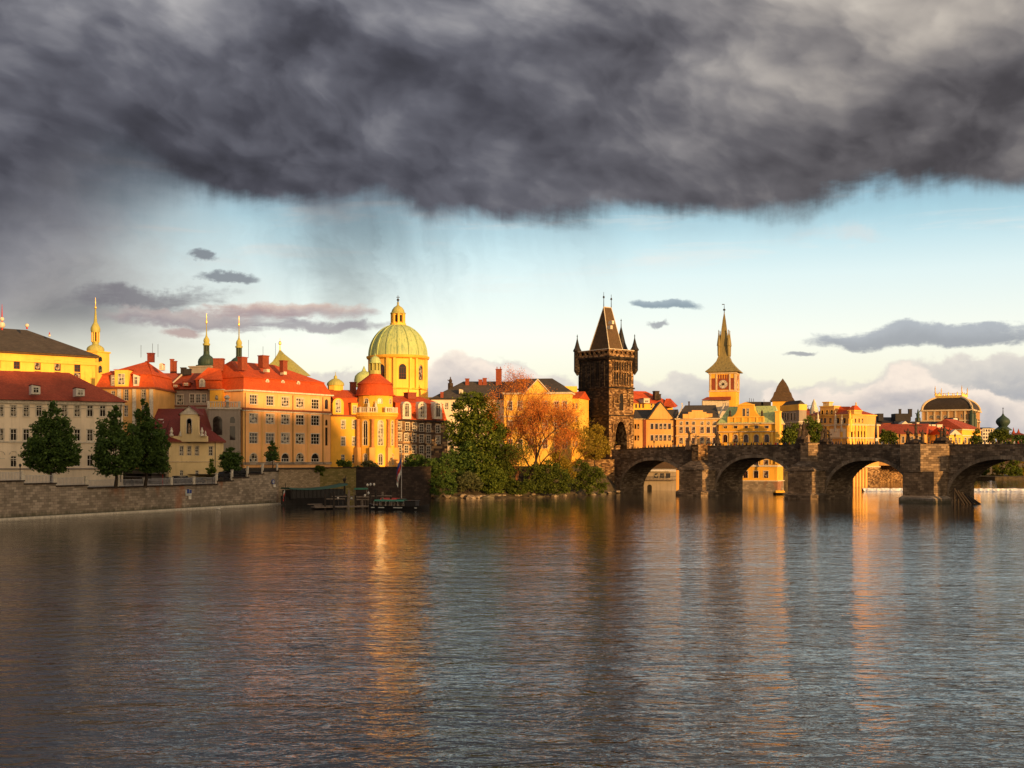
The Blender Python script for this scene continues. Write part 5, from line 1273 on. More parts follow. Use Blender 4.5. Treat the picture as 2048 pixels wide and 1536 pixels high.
# shaded house right of the museum
A, B = at(1561, 452), at(1598, 438); z1 = zz(822, 446)
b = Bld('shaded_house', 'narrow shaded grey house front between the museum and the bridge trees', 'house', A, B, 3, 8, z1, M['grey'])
for y in (833, 856, 880): b.w([1566, 1571, 1576, 1583, 1590], y, 3.2, 13 if y > 840 else 14, nx=1, ny=2, fm='metal', tm='wtrim')
b.walls(); z = z1; b.band(z, z + 2.2, .15, 'yellow2', 'parapet'); b.bandy(846, .4, .3, 'wtrim'); b.bandy(868, .4, .3, 'wtrim')
b.hip('slate', 1.5, -.3, z=z1 + 2.21)
m = MB()
for px, y0, y1 in ((1499, 805, 796), (1503, 805, 797), (1507, 805, 797), (1528, 803, 799)): m.tube(pt(px, y0, 450), pt(px, y1, 450), .08, n=4)
m.obox(at(1508, 450), (1, 0), 3, 2, zz(812, 450), zz(804, 450)); m.obox(at(1530, 450), (1, 0), 1.8, 2, zz(812, 450), zz(804, 450)); m.build('rooftop_plant', 'slate2', b.root)

# clock tower (old water tower)
D = 470; th = radians(-18); d = V3(cos(th), sin(th)); n = V3(d.y, -d.x); s = D / F
c = at(1448.5, D); hw = 26.5 * s * .99
sq = [c - d * hw + n * hw, c + d * hw + n * hw, c + d * hw - n * hw, c - d * hw - n * hw]
ct = empty('clock_tower', (*c, 9), 'square yellow clock tower with concave copper spire and four corner spirelets', 'tower')
zt = zz(746, D); mb = MB()
for i in range(4): wall(mb, sq[i], sq[(i + 1) % 4], 9, zt)
mb.build('wall', 'yellow', ct)
for py, th_, o in ((783.5, .4, .25), (748, .5, .3)): MB().prism(offset(sq, o), zz(py, D) - th_ / 2, zz(py, D) + th_ / 2).build('string_course', 'trim', ct)
MB().prism(offset([sq[0] - n * .2, sq[1] - n * .2, sq[1] - n * 2, sq[0] - n * 2], 0), 9, 9.5)
def clock(A, B, uc, zc, r_):
    A, B = V3(*A), V3(*B); d_ = (B - A).normalized(); n_ = V3(d_.y, -d_.x); q = A + d_ * uc
    def p(x, z, o): w = q + d_ * x + n_ * o; return V3(w.x, w.y, zc + z)
    f = MB(); f.face([p(-r_ * 1.25, -r_ * 1.25, .06), p(r_ * 1.25, -r_ * 1.25, .06), p(r_ * 1.25, r_ * 1.25, .06), p(-r_ * 1.25, r_ * 1.25, .06)]); o_ = f.build('clock_panel', 'brick', ct)
    f = MB(); f.face([p(r_ * cos(2 * pi * i / 32), r_ * sin(2 * pi * i / 32), .1) for i in range(32)]); f.build('clock_face', 'dark', ct)
    f = MB()
    for i in range(12):
        a = pi / 2 - i * pi / 6; u1 = V3(cos(a), sin(a)); v1 = V3(-sin(a), cos(a))
        for k in ((-.11, .11) if i % 3 else (-.16, 0, .16)):
            a0_, a1_ = u1 * r_ * .42 + v1 * k * r_ * .7, u1 * r_ * .97 + v1 * k * r_ * 1.2; w_ = v1 * r_ * .06
            f.face([p(*(a0_ - w_), .13), p(*(a1_ - w_), .13), p(*(a1_ + w_), .13), p(*(a0_ + w_), .13)])
    for i in range(16):
        a, b2 = 2 * pi * i / 16, 2 * pi * (i + 1) / 16; f.face([p(r_ * .3 * cos(a), r_ * .3 * sin(a), .13), p(r_ * .38 * cos(a), r_ * .38 * sin(a), .13), p(r_ * .38 * cos(b2), r_ * .38 * sin(b2), .13), p(r_ * .3 * cos(b2), r_ * .3 * sin(b2), .13)])
    f.build('numerals', 'white', ct)
    f = MB()
    for ang, ln, w_ in ((radians(232), .5, .08), (radians(202), .88, .055)):      # 7:43 or so
        u1 = V3(cos(ang), sin(ang)); v1 = V3(-sin(ang), cos(ang)) * w_ * r_; t_ = u1 * ln * r_; k_ = u1 * -.15 * r_
        f.face([p(*(k_ - v1), .17), p(*(t_ - v1 * .4), .17), p(*(t_ + v1 * .4), .17), p(*(k_ + v1), .17)])
    f.build('clock_hands', 'metal', ct)
Lq = 2 * hw
clock(sq[0], sq[1], Lq * .53, zz(770, D), 8.8 * s); clock(sq[1], sq[2], Lq * .42, zz(770, D), 8.8 * s)
m = MB()
for A_, B_ in ((sq[0], sq[1]), (sq[1], sq[2])):
    dd = (B_ - A_).normalized(); nn = V3(dd.y, -dd.x)
    for f in (.05, .28, .78, .97): m.obox(A_ + dd * Lq * f + nn * .08, dd, .3, .12, zz(782, D), zz(750, D))
m.build('pilasters', 'trim', ct)
m = MB()
for A_, B_ in ((sq[0], sq[1]), (sq[1], sq[2])):
    dd = (B_ - A_).normalized(); nn = V3(dd.y, -dd.x)
    for f in (.165, .875): m.obox(A_ + dd * Lq * f + nn * .03, dd, .7, .06, zz(781, D), zz(758, D))
    for f in (.36, .45, .54, .63, .71): m.obox(A_ + dd * Lq * f + nn * .03, dd, .28, .06, zz(759, D), zz(751, D))
m.build('sgraffito_panels', 'brick', ct)
def sqr(r_, z): k = r_ * s; return [V3(*q, z) for q in (c - d * k + n * k, c + d * k + n * k, c + d * k - n * k, c - d * k - n * k)]
prof = [(33, 745.5), (33, 744), (27, 738.5), (20, 731), (14, 723), (10.8, 714), (8.6, 704), (7.6, 692), (6.4, 675), (4.9, 658), (2.8, 640), (1.1, 629), (.5, 624)]
def octr(r_, z): return [V3(c.x + r_ * s * cos(th + pi / 8 + k * pi / 4 - pi), c.y + r_ * s * sin(th + pi / 8 + k * pi / 4 - pi), z) for k in range(8)]
def sq8(r_, z, f):     # square blending into octagon
    o = []; 
    for k in range(8):
        a = th + pi / 8 + k * pi / 4 - pi; dx, dy = cos(a), sin(a); la, lb = dx * d.x + dy * d.y, dx * n.x + dy * n.y
        sc = 1 / max(abs(la), abs(lb)); e = (sc * f * (1.0) + 1.06 * (1 - f)) * r_ * s
        if f > .5: la2, lb2 = (1 if la > 0 else -1), (1 if lb > 0 else -1); q = c + (d * la2 * (1 if abs(la) > .3 else abs(la) / .3) + n * lb2) * r_ * s if False else c + V3(dx, dy) * e
        else: q = c + V3(dx, dy) * e
        o.append(V3(q.x, q.y, z))
    return o
MB().loft([sqr(r_, zz(y, D)) for r_, y in prof], 0, True, True).build('spire', 'spire', ct, smooth=True)
m = MB(); q = V3(c.x, c.y, zz(625, D)); m.path([q, V3(c.x, c.y, zz(608, D))], [.16, .06]); m.lathe(c.x, c.y, [(.05, zz(622, D)), (.5, zz(620.5, D)), (.45, zz(618.5, D)), (.05, zz(617, D))], 8); m.box(c.x - .9, c.x + .1, c.y - .05, c.y + .05, zz(609.5, D), zz(608, D)); m.build('weather_vane', 'metal', ct)
for a_, b_ in ((-1, 1), (1, 1), (1, -1), (-1, -1)):
    q = c + d * a_ * 9.6 * s + n * b_ * 9.6 * s
    m = MB(); m.lathe(q.x, q.y, [(.1, zz(716, D)), (2.5 * s, zz(711, D)), (2.8 * s, zz(693, D)), (3.8 * s, zz(692, D)), (3.0 * s, zz(684, D)), (1.4 * s, zz(672, D)), (.5 * s, zz(662, D)), (.3 * s, zz(660, D))], 8); m.lathe(q.x, q.y, [(.05, zz(664, D)), (.3, zz(662.8, D)), (.05, zz(661.5, D))], 6); m.build('corner_spirelet', 'spire', ct)
A_, B_ = at(1405, 462), at(1458, 460)
m = MB(); m.prism([A_, B_, B_ + V3(1, 8), A_ + V3(1, 8)], 9, zz(800, 461)); m.build('annexe', 'wtrim', ct)
MB().loft([[pt(1402, 800, 461), pt(1461, 800, 458), pt(1462, 800, 468), pt(1404, 800, 470)], [pt(1414, 794, 465), pt(1462, 793, 464), pt(1462, 793, 466), pt(1414, 794, 467)]], 0, True).build('annexe_roof', 'red2', ct)

# brown pyramid roofed tower
D = 466; q = at(1565.5, D); s = D / F
r = empty('brown_roofed_tower', (*q, 9), 'squat tower with stepped brown shingled pyramid roof', 'tower')
MB().lathe(q.x, q.y, [(27 * s, 9), (27 * s, zz(803, D))], 4, a0=.5).build('wall', 'yellow', r)
MB().lathe(q.x, q.y, [(k * s, zz(y, D)) for k, y in ((34, 803), (33, 802), (26, 794), (22, 785), (19.5, 784), (15, 774), (9, 766), (3, 760), (.5, 757))], 4, a0=.5).build('roof', 'brown', r)
m = MB(); a = pt(1579, 812, 463); m.box(a.x - 1.1, a.x + 1.1, a.y - 1, a.y + 1, a.z, zz(798, 463)); m.loft([up3([V3(a.x - 1.4, a.y - 1.3), V3(a.x + 1.4, a.y - 1.3), V3(a.x + 1.4, a.y + 1.3), V3(a.x - 1.4, a.y + 1.3)], zz(798, 463)), [V3(a.x, a.y, zz(790, 463))] * 4], 0, True); m.build('stair_turret', 'brick', r)

# decorated yellow house with statues on its attic
A, B = at(1606, 500), at(1697, 478); z1 = zz(851, 490)
b = Bld('decorated_house', 'richly decorated orange-yellow block with frescoed panels, attic statues and red roof', 'building', A, B, 17, -1.5, z1, M['ochre'])
b.w([1612, 1624, 1635, 1647, 1661], 880, 5, 11, 1, nx=1, ny=1, fm='brick', tm='wtrim')
C_ = b.poly[1]; D2 = b.poly[2]
b.w([1703, 1709, 1716, 1722, 1728], 868, 3, 13, 1, e=1, nx=1, ny=1, fm='brick', tm='yellow2'); b.walls(); b.band(-1.4, 7.6, .25, 'towerw', 'river_base'); b.band(7.6, 8.2, .5, 'trim', 'river_cornice')
b.band(z1 - .3, z1 + .3, .5, 'trim', 'cornice'); b.bandy(877.5, .5, .45, 'trim')
A1, B1 = b.A, b.B
def on(e, px, o=0.0):
    A_, B_ = b.edge(e); dd = (B_ - A_).normalized(); u_, D2 = ix(A_, B_, px); return A_ + dd * u_ + V3(dd.y, -dd.x) * o, dd, D2
m = MB()
for e, lst in ((0, (1609, 1622, 1640, 1657, 1684, 1695)), (1, (1699, 1706, 1712.5, 1719, 1725, 1731))):
    for px in lst: q, dd, D2 = on(e, px, .12); m.obox(q, dd, .42, .2, 9, z1 - .3); m.obox(q, dd, .6, .28, z1 - 1.0, z1 - .3)
m.build('pilasters', 'yellow2', b.root)
m = MB()
for px in (1700, 1706, 1712, 1718, 1724, 1730): q, dd, D2 = on(1, px, .3); m.obox(q, dd, .55, .45, -1.3, 7.4)
m.build('river_buttresses', 'ochre', b.root)
for px, w_ in ((1648.5, 12), (1670, 20), (1689.5, 7)):
    sp_ = pw(A1, B1, px, 866, w_, 17); q = A1 + b.d * sp_[0] + b.n * .06
    m = MB(); m.obox(q, b.d, sp_[2] / 2, .06, sp_[1], sp_[1] + sp_[3]); m.build('fresco_panel', 'cream', b.root)
z2 = zz(832, 488); ins = offset(b.poly, -.8); A2, B2, C2, D2_ = ins; hs0 = []
for px in (1643, 1650, 1661, 1676, 1689):
    s_ = pw(A2, B2, px, 841, 5, 10); s_ = (s_[0], s_[1], round(s_[2], 1), round(s_[3], 1), 0); hs0.append(s_); put_window(b.root, A2, B2, s_, nx=2, ny=2, fm='brick', tm='yellow2')
hs1 = []
for px in (1704, 1711, 1718, 1725):
    s_ = pw(B2, C2, px, 841, 3, 9); s_ = (s_[0], s_[1], round(s_[2], 1), round(s_[3], 1), 1); hs1.append(s_); put_window(b.root, B2, C2, s_, nx=1, ny=1, fm='brick', tm='yellow2')
m = MB(); wall(m, A2, B2, z1 + .3, z2, hs0); wall(m, B2, C2, z1 + .3, z2, hs1); wall(m, C2, D2_, z1 + .3, z2); wall(m, D2_, A2, z1 + .3, z2); m.build('attic_wall', 'ochre', b.root)
MB().prism(offset(ins, .35), z2, z2 + .4).build('attic_cornice', 'yellow2', b.root)
b.hip('red2', 2.8, .1, e0=3, e1=5, poly=ins, z=z2 + .41)
def block(x0, x1, ytop, D0, dep, name, wm, rm, rh, win=0):
    a, c_ = at(x0, D0), at(x1, D0 - (x1 - x0) * .16); dd = (c_ - a).normalized(); nn = V3(dd.y, -dd.x); P_ = [a, c_, c_ - nn * dep, a - nn * dep]; zt_ = zz(ytop, D0)
    hs_ = [((c_ - a).length * (k + .5) / win, zt_ - 3.1, 1.0, 1.7, 0) for k in range(win)]; m = MB()
    for s_ in hs_: put_window(b.root, a, c_, s_, nx=1, ny=1, fm='brick', tm='yellow2')
    for k in range(4): wall(m, P_[k], P_[(k + 1) % 4], z2 + .42, zt_, hs_ if k == 0 else [])
    m.build(name, wm, b.root); MB().prism(offset(P_, .3), zt_, zt_ + .35).build(name + '_cornice', 'yellow2', b.root)
    if rh: o_ = offset(P_, .1); c0 = (o_[0] + o_[2]) / 2; MB().loft([up3(o_, zt_ + .36), up3([c0.lerp(v, .35) for v in o_], zt_ + rh)], 0, False, True).build(name + '_roof', rm, b.root)
block(1640, 1668, 814, 491, 5, 'attic_pavilion', 'ochre', 'red', 0, 3)
block(1646, 1658, 805.5, 492, 3, 'chimney_block', 'trim', 'red', 0)
block(1696, 1708, 822, 480, 6, 'corner_pavilion', 'ochre', 'red', 2.2, 1)
m = MB(); m.loft([[pt(1668, 832, 488), pt(1701, 832, 483), pt(1712, 832, 492), pt(1682, 832, 498)], [pt(1670, 813, 491)] + [pt(1700, 813, 487)] * 2 + [pt(1672, 813, 493)]]); m.build('main_roof', 'red', b.root)
for px, D_, top, mt, kk in ((1636, 489, 822, 'wtrim', .7), (1671, 484, 822, 'wtrim', .6), (1628, 494, 828, 'ochre', 1), (1700, 478.5, 820, 'yellow2', 1), (1712, 484, 804, 'yellow2', 1.15), (1722, 488, 828, 'yellow2', .8), (1729, 490, 826, 'yellow2', 1), (1628, 505, 800, 'wtrim', 1), (1684, 481, 829, 'wtrim', .6)):
    zb0 = zz(851 if px != 1712 else 832, D_); c = at(px, D_); h_ = zz(top, D_) - zb0; m = MB()
    m.lathe(c.x, c.y, [(1.0 * kk, zb0 - 2.5), (1.0 * kk, zb0 + h_ * .35), (1.2 * kk, zb0 + h_ * .37), (1.2 * kk, zb0 + h_ * .42), (.55 * kk, zb0 + h_ * .45), (.65 * kk, zb0 + h_ * .6), (.4 * kk, zb0 + h_ * .78), (.18 * kk, zb0 + h_ * .82), (.28 * kk, zb0 + h_ * .9), (.05, zb0 + h_)], 8); m.build('pinnacle', mt, b.root)
MB().prism([at(1690, 476.4), at(1701, 475.4), at(1701, 478), at(1690, 479)], -1.5, 9).build('river_wall', 'yellow', b.root)
A, B = at(1596, 520), at(1632, 520); z1 = zz(826, 520)
b = Bld('red_brick_house', 'narrow reddish house with glazed roof frame between the brown tower and the decorated block', 'house', A, B, 12, 9, z1, M['brick'])
b.w([1600, 1606, 1612, 1619, 1626], 836, 3.5, 9, 1, fm=None, tm='wtrim'); b.walls(); b.hip('red2', 2.2, .3)
m = MB()
for i in range(7): x0 = 1598 + i * 5; m.tube(pt(x0, 819, 519), pt(x0 + (2.5 if i % 2 else -2.5), 811, 519), .09, n=4)
m.tube(pt(1597, 811, 519), pt(1630, 811, 519), .1, n=4); m.tube(pt(1597, 819, 519), pt(1630, 819, 519), .1, n=4); m.build('roof_frame', 'metal', b.root)
c = at(1628, 512); m = MB(); m.lathe(c.x, c.y, [(1.9, zz(828, 512)), (1.8, zz(818, 512)), (1.2, zz(812, 512)), (.9, zz(806, 512)), (.4, zz(801, 512)), (.1, zz(798, 512))], 8); m.build('white_cupola', 'wtrim', b.root)

# low riverside blocks further on
A, B = at(1733, 560), at(1850, 548); z1 = zz(868, 554)
b = Bld('long_low_house', 'long low house with plain red roof behind the bridge lamp', 'house', A, B, 16, 8, z1, M['ochre'])
b.w([1742, 1762, 1790, 1806, 1824, 1840], (879, 880), 5, 13, nx=2, ny=2, tm='wtrim'); b.walls(); b.hip('red2', 4.8, .4, e0=3, e1=0)
A, B = at(1850.5, 556), at(1896, 560); z1 = zz(869, 556)
b = Bld('sunlit_low_house', 'brightly sunlit yellow low house with red roof right of the long one', 'house', A, B, 14, 8, z1, M['yellow2'])
b.w([1856, 1868, 1880, 1891], (881, 881), 5, 12, nx=2, ny=2, tm='wtrim'); b.walls(); b.hip('red', 4.2, .4, e0=0, e1=2)
A, B = at(1894, 546), at(1924, 549); z1 = zz(869, 547)
b = Bld('pedimented_house', 'small bright yellow house with white triangular pediment', 'house', A, B, 12, 8, z1, M['yellow2'])
b.w([1902, 1912, 1919], 881, 4, 12, nx=2, ny=2); b.walls(); b.hip('red', 3.4, .4, e0=0, e1=3)
p0, p1, p2 = pt(1899, 869.5, 545.5), pt(1924, 869.5, 548), pt(1911, 859, 546.5); m = MB(); m.face([p0, p1, p2]); m.loft([[p0, p2, p1], [p0 + V3(0, 6, 0), p2 + V3(0, 6, 0), p1 + V3(0, 6, 0)]], close=False); m.build('pediment', 'wtrim', b.root)
A, B = at(1924, 575), at(1962, 590); z1 = zz(858, 580)
b = Bld('corner_house', 'yellow corner house with orange roof below the theatre', 'house', A, B, 18, 8, z1, M['yellow'])
b.w([1931, 1938, 1945, 1952], 881, 4.5, 12, nx=2, ny=2, tm='wtrim'); b.walls(); b.bandy(871, .4, .3, 'wtrim'); b.bandy(859, .4, .4, 'wtrim'); b.hip('red2', 5.0, .5, e0=2, e1=9)
A, B = at(1740, 590), at(1760, 590)
b = Bld('terrace_house', 'pale house with flat terrace roof left of the black chimneys', 'house', at(1734, 590), at(1768, 590), 14, 8, zz(848, 590), M['cream'])
b.w([1742, 1749, 1757], 852, 4, 6); b.w([1741, 1752, 1761], 862, 4, 7); b.walls(); b.hip('slate', 1.2, .2)
A, B = at(1756, 605), at(1822, 605); z1 = zz(846, 605)
b = Bld('black_roofed_house', 'tall house with black roof, twin chimneys and several white roof boxes', 'house', A, B, 16, 8, z1, M['brick'])
b.w([1765, 1775, 1785, 1795, 1808], 852, 4, 7); b.walls(); b.hip('slate2', 3.2, .3, e0=0, e1=0)
m = MB()
for x0, x1, y0, y1 in ((1757, 1767, 827, 842), (1791, 1822, 827, 842)):
    a, c2 = at(x0, 604), at(x1, 604); m.box(a.x, c2.x, 604, 611, zz(y1, 604), zz(y0, 604))
m.build('roof_box', 'slate2', b.root)
for px, py in ((1800, 818), (1820, 818)): b.chimney(px, py, 606, 1.1 if px == 1800 else 1.7, 4, 'slate2')
A, B = at(1795, 578), at(1905, 585); z1 = zz(858, 582)
b = Bld('grey_gabled_house', 'row of small dark roofs and white chimneys in front of the theatre', 'house', A, B, 12, 8, z1, M['cream'])
b.walls(); b.hip('slate2', 3.8, .3, e0=2, e1=3)
m = MB(); p0, p1, p2 = pt(1796, 853, 576), pt(1822, 853, 576), pt(1811, 842, 576); m.face([p0, p1, p2]); m.loft([[p0, p2, p1], [p0 + V3(0, 6, 0), p2 + V3(0, 6, 0), p1 + V3(0, 6, 0)]], close=False); m.build('gable', 'wtrim', b.root)
for px, py, w_ in ((1818, 847, 2), (1835, 845, 1.2), (1843, 848, 2), (1857, 849, 2.4), (1866, 849, 2.4), (1877, 849, 2.8)): b.chimney(px, py, 577, w_, 3, 'wtrim')

M['theatrewall'] = plaster('brown_stone_wall', (.42, .24, .10), .4)
# national-theatre-like hall with convex roof and gilded crown
D = 640; s = D / F; A, B = at(1844, 652), at(1944, 640); z1 = zz(822, 645)
b = Bld('theatre', 'big theatre with convex dark roof, gold crest on top and ochre stone walls', 'theatre', A, B, 34, 8, z1, M['theatrewall'])
b.w([1862, 1876, 1890], 834, 6.5, 6, fm=None, tm='trim'); b.w([1923], 832, 3, 6, fm=None); b.walls()
m = MB()
for px in (1845, 1855, 1869, 1883, 1897, 1911, 1930, 1941): u_, _ = ix(A, B, px); m.obox(b.A + b.d * u_ + b.n * .1, b.d, .4, .2, 20, z1)
m.build('pilasters', 'trim', b.root)
b.band(z1, z1 + .8, .9, 'trim', 'cornice'); b.bandy(842, .6, .5, 'trim')
loops = []; P_ = b.poly; W_ = (B - A).length
for i in range(9):
    a = i / 8 * radians(68); sh = W_ / 2 * (1 - cos(a)) * 1.0; loops.append(up3(offset(P_, -sh * .78), z1 + .8 + (zz(797, 642) - z1) / sin(radians(68)) * sin(a)))
MB().loft(loops, 0, False, True).build('roof', 'theatre', b.root)
for e in (0, 1, 2, 3):
    m = MB(); m.path([l[e] for l in loops], [.65] * 9, 6); m.build('roof_rib', 'trim', b.root)
top = loops[-1]; tp = offset([V3(v.x, v.y) for v in top], .3); zt_ = top[0].z
MB().prism(tp, zt_ + .003, zt_ + 1.3).build('crown_base', 'gold', b.root)
m = MB()
for k in range(4):
    a, c2 = V3(*tp[k]), V3(*tp[(k + 1) % 4]); n_ = 6
    for i in range(n_ + 1):
        q = a.lerp(c2, i / n_); h_ = 5.6 if i in (0, n_) else (2.2 if i % 2 else 1.5); m.lathe(q.x, q.y, [(.35, zt_ + 1.2), (.25, zt_ + 1.2 + h_ * .6), (.3, zt_ + 1.2 + h_ * .7), (.03, zt_ + 1.2 + h_)], 6)
    m.tube(V3(*a, zt_ + 2.4), V3(*c2, zt_ + 2.4), .14, n=4)
m.build('gilded_crest', 'gold', b.root)
for px in (1877, 1906): b.dormer(px, 813, 803, 652 - (px - 1877) * .08, 2.4, 5, 'trim', 'slate2', arch=True)
for px, D_, py in ((1836, 636, 836), (1943, 646, 828), (1949, 650, 838)):
    c = pt(px, py, D_ - 6); m = MB(); m.lathe(c.x, c.y, [(1.4, 8), (1.4, c.z), (.8, c.z + .3), (1.0, c.z + 1.8), (.5, c.z + 3), (.3, c.z + 4.2), (.05, c.z + 4.8)], 7); m.tube(c + V3(0, 0, 2.4), c + V3(1.8, 0, 4.6), .35, .15); m.tube(c + V3(0, 0, 1.6), c + V3(-1.5, 0, 2.6), .3, .15); m.build('roof_sculpture', 'copperd', b.root)
m = MB(); a, c2 = at(1930, 660), at(1958, 664); m.prism([a, c2, c2 + V3(2, 24), a + V3(2, 24)], 8, zz(846, 660)); m.build('stage_wall', 'statue', b.root)
m = MB(); P_ = [a, c2, c2 + V3(2, 24), a + V3(2, 24)]; m.loft([up3(offset(P_, .5), zz(846, 660)), up3(offset(P_, .2), zz(839, 660)), up3(offset(P_, -2), zz(835, 660))], 0, True, True); m.build('stage_roof', 'slate', b.root)
a, c2 = at(1903, 600), at(1920, 600); r = empty('grey_mansard_house', (*a, 8), 'dark grey steep mansard roof with one dormer in front of the theatre', 'house')
m = MB(); P_ = [a, c2, c2 + V3(0, 12), a + V3(0, 12)]; m.loft([up3(offset(P_, .6), zz(858, 600)), up3(offset(P_, -.6), zz(835, 600))], 0, True, True); m.build('roof', 'slate2', r); MB().prism(P_, 8, zz(858, 600)).build('wall', 'cream', r)
m = MB(); c = pt(1911, 851, 598.5); m.box(c.x - 1, c.x + 1, c.y, c.y + 3, c.z, c.z + 3.6); m.build('dormer', 'lmetal', r)
# onion domed tower at the right, modern block, twin red spires
D = 700; q = at(2006, D); s = D / F; r = empty('onion_domed_tower', (*q, 8), 'dark green onion dome with tall needle on a square tower near the right edge', 'tower')
MB().lathe(q.x, q.y, [(13 * s, 8), (13 * s, zz(861, D))], 4, a0=.7).build('wall', 'statue', r)
MB().lathe(q.x, q.y, [(k * s, zz(y, D)) for k, y in ((17, 861), (16.5, 859), (12, 856), (8, 853), (10.5, 850), (13.3, 846), (13.6, 842), (11.5, 838), (7, 834.5), (3, 831), (1, 827))], 16).build('dome', 'copperd', r, smooth=True)
m = MB(); m.path([V3(q.x, q.y, zz(828, D)), V3(q.x, q.y, zz(814, D))], [.3, .08]); m.lathe(q.x, q.y, [(.1, zz(818, D)), (.5, zz(817, D)), (.1, zz(816, D))], 6); m.build('needle', 'metal', r)
A, B = at(1965, 720), at(1990, 720); b = Bld('modern_office', 'white modern office block with grid of dark glazing beside the onion dome', 'office', A, B, 15, 8, zz(857, 720), M['white'])
for y in (861, 868, 875, 882): b.w([1968, 1973, 1978, 1983, 1987.5], y, 3.4, 4.5, nx=1, ny=1, fm=None)
b.walls(); b.hip('slate', .8, .1)
for k, (px, py) in enumerate(((2027, 855), (2037, 857))):
    D = 760; q = at(px, D); s = D / F; r = empty('red_spire', (*q, 8), ('slim reddish turret spire, left of two by the right edge', 'fatter reddish turret spire, nearest the right edge')[k], 'tower')
    MB().lathe(q.x, q.y, [(5 * s, 8), (5 * s, zz(873, D)), (5.6 * s, zz(872, D)), (4 * s, zz(867, D)), (1.5 * s, zz(861, D)), (.3 * s, zz(py, D))], 8).build('spire', 'red2', r)
A, B = at(2018, 740), at(2075, 740); b = Bld('dark_brown_house', 'dark brown tenement roofline at the right edge behind the trees', 'house', A, B, 15, 8, zz(878, 740), M['dapplestone']); b.w([2025, 2035, 2045, 2055], 884, 4, 6); b.walls(); b.hip('dred', 4, .4)

# seen through the arches
A, B = at(1262, 421), at(1352, 419); z1 = zz(937, 420)
b = Bld('riverside_restaurant', 'riverside restaurant with hipped brown roof, pale awning and railed balcony, seen under the first arch', 'restaurant', A, B, 8, -1, z1, M['grey'])
b.w([1283, 1299], 977, 9, 16, 1, fm=None, gm='dark'); b.w([1312, 1324, 1336], 951, 9, 10, fm='metal'); b.walls(); b.hip('brown', 2.6, 1.0, e0=4, e1=4)
m = MB(); o = b.n; a, c2 = b.A, b.B; m.face([V3(*(a + o * .1), z1 + .0), V3(*(c2 + o * .1), z1 + .0), V3(*(c2 + o * 2.4), z1 - .7), V3(*(a + o * 2.4), z1 - .7)]); m.face([V3(*(a + o * 2.4), z1 - .7), V3(*(c2 + o * 2.4), z1 - .7), V3(*(c2 + o * 2.4), z1 - 1.0), V3(*(a + o * 2.4), z1 - 1.0)]); m.build('awning', 'white', b.root)
zf = zz(959, 419); m = MB(); m.prism([a + o * 2.3, c2 + o * 2.3, c2, a], zf - .3, zf); m.build('balcony', 'wood2', b.root)
m = MB(); L_ = (c2 - a).length
for i in range(int(L_ / .5)): q = a + b.d * (i * .5) + o * 2.2; m.obox(q, b.d, .04, .04, zf, zf + 1.1)
m.obox((a + c2) / 2 + o * 2.2, b.d, L_ / 2, .05, zf + 1.1, zf + 1.2); m.build('railing', 'metal', b.root)
# sunlit embankment walls beyond the third arch
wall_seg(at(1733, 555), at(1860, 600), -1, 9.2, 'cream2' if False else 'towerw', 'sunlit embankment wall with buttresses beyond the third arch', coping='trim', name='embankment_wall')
m = MB(); mbz = []
wl_ = empty('weir', (*at(1880, 406), 0), 'low white foaming weir line across the river behind the bridge', 'weir')
A_, B_ = at(1725, 408), at(2600, 398); dd = (B_ - A_).normalized(); nn = V3(dd.y, -dd.x); L_ = (B_ - A_).length; rr = random.Random(6); l0, l1, l2_, l3 = [], [], [], []
for i in range(220):
    q = A_ + dd * (L_ * i / 219); j = rr.uniform(-.5, .5)
    l0.append(V3(*(q + nn * (3.2 + j * 2)), .02)); l1.append(V3(*(q + nn * (1.2 + j)), .25 + rr.uniform(0, .25))); l2_.append(V3(*q, 1.05 + rr.uniform(-.1, .12))); l3.append(V3(*(q - nn * 1.2), .02))
MB().loft([l0, l1, l2_], close=False).build('foam', 'foam', wl_); MB().loft([l2_, l3], close=False).build('crest', 'wood2', wl_)
# ------------------------------------------------------------------ trees and shrubs
NR = np.random.default_rng(12)
def leaf_mesh(name, cen, size, mat, parent, aspect=.75, drop=0.0):
    """many leaf-clump faces: cen (n,3) world points"""
    n = len(cen); org = np.array(wl(parent)); a = NR.normal(size=(n, 3)); a /= np.linalg.norm(a, axis=1)[:, None]
    b = NR.normal(size=(n, 3)); b -= a * (a * b).sum(1)[:, None]; b /= np.linalg.norm(b, axis=1)[:, None]
    if drop: a = a * [.35, .35, 1] ; a[:, 2] = -np.abs(a[:, 2]) - drop; a /= np.linalg.norm(a, axis=1)[:, None]
    s = (size * NR.uniform(.55, 1.35, n))[:, None]; c = cen - org; cr = np.cross(a, b)
    v = np.stack([c - a * s, c + b * s * aspect * .8 + cr * s * .2, c + a * s, c - b * s * aspect - cr * s * .15], 1).reshape(-1, 3)
    me = bpy.data.meshes.new(name); me.vertices.add(4 * n); me.loops.add(4 * n); me.polygons.add(n)
    me.vertices.foreach_set('co', v.ravel()); me.loops.foreach_set('vertex_index', np.arange(4 * n, dtype=np.int32))
    me.polygons.foreach_set('loop_start', np.arange(0, 4 * n, 4, dtype=np.int32)); me.update(calc_edges=True)
    at_ = me.attributes.new('tone', 'FLOAT', 'POINT'); at_.data.foreach_set('value', np.repeat(NR.uniform(0, 1, n), 4).astype(np.float32))
    me.materials.append(M[mat]); o = bpy.data.objects.new(name, me); COL.objects.link(o); o.parent = parent; return o
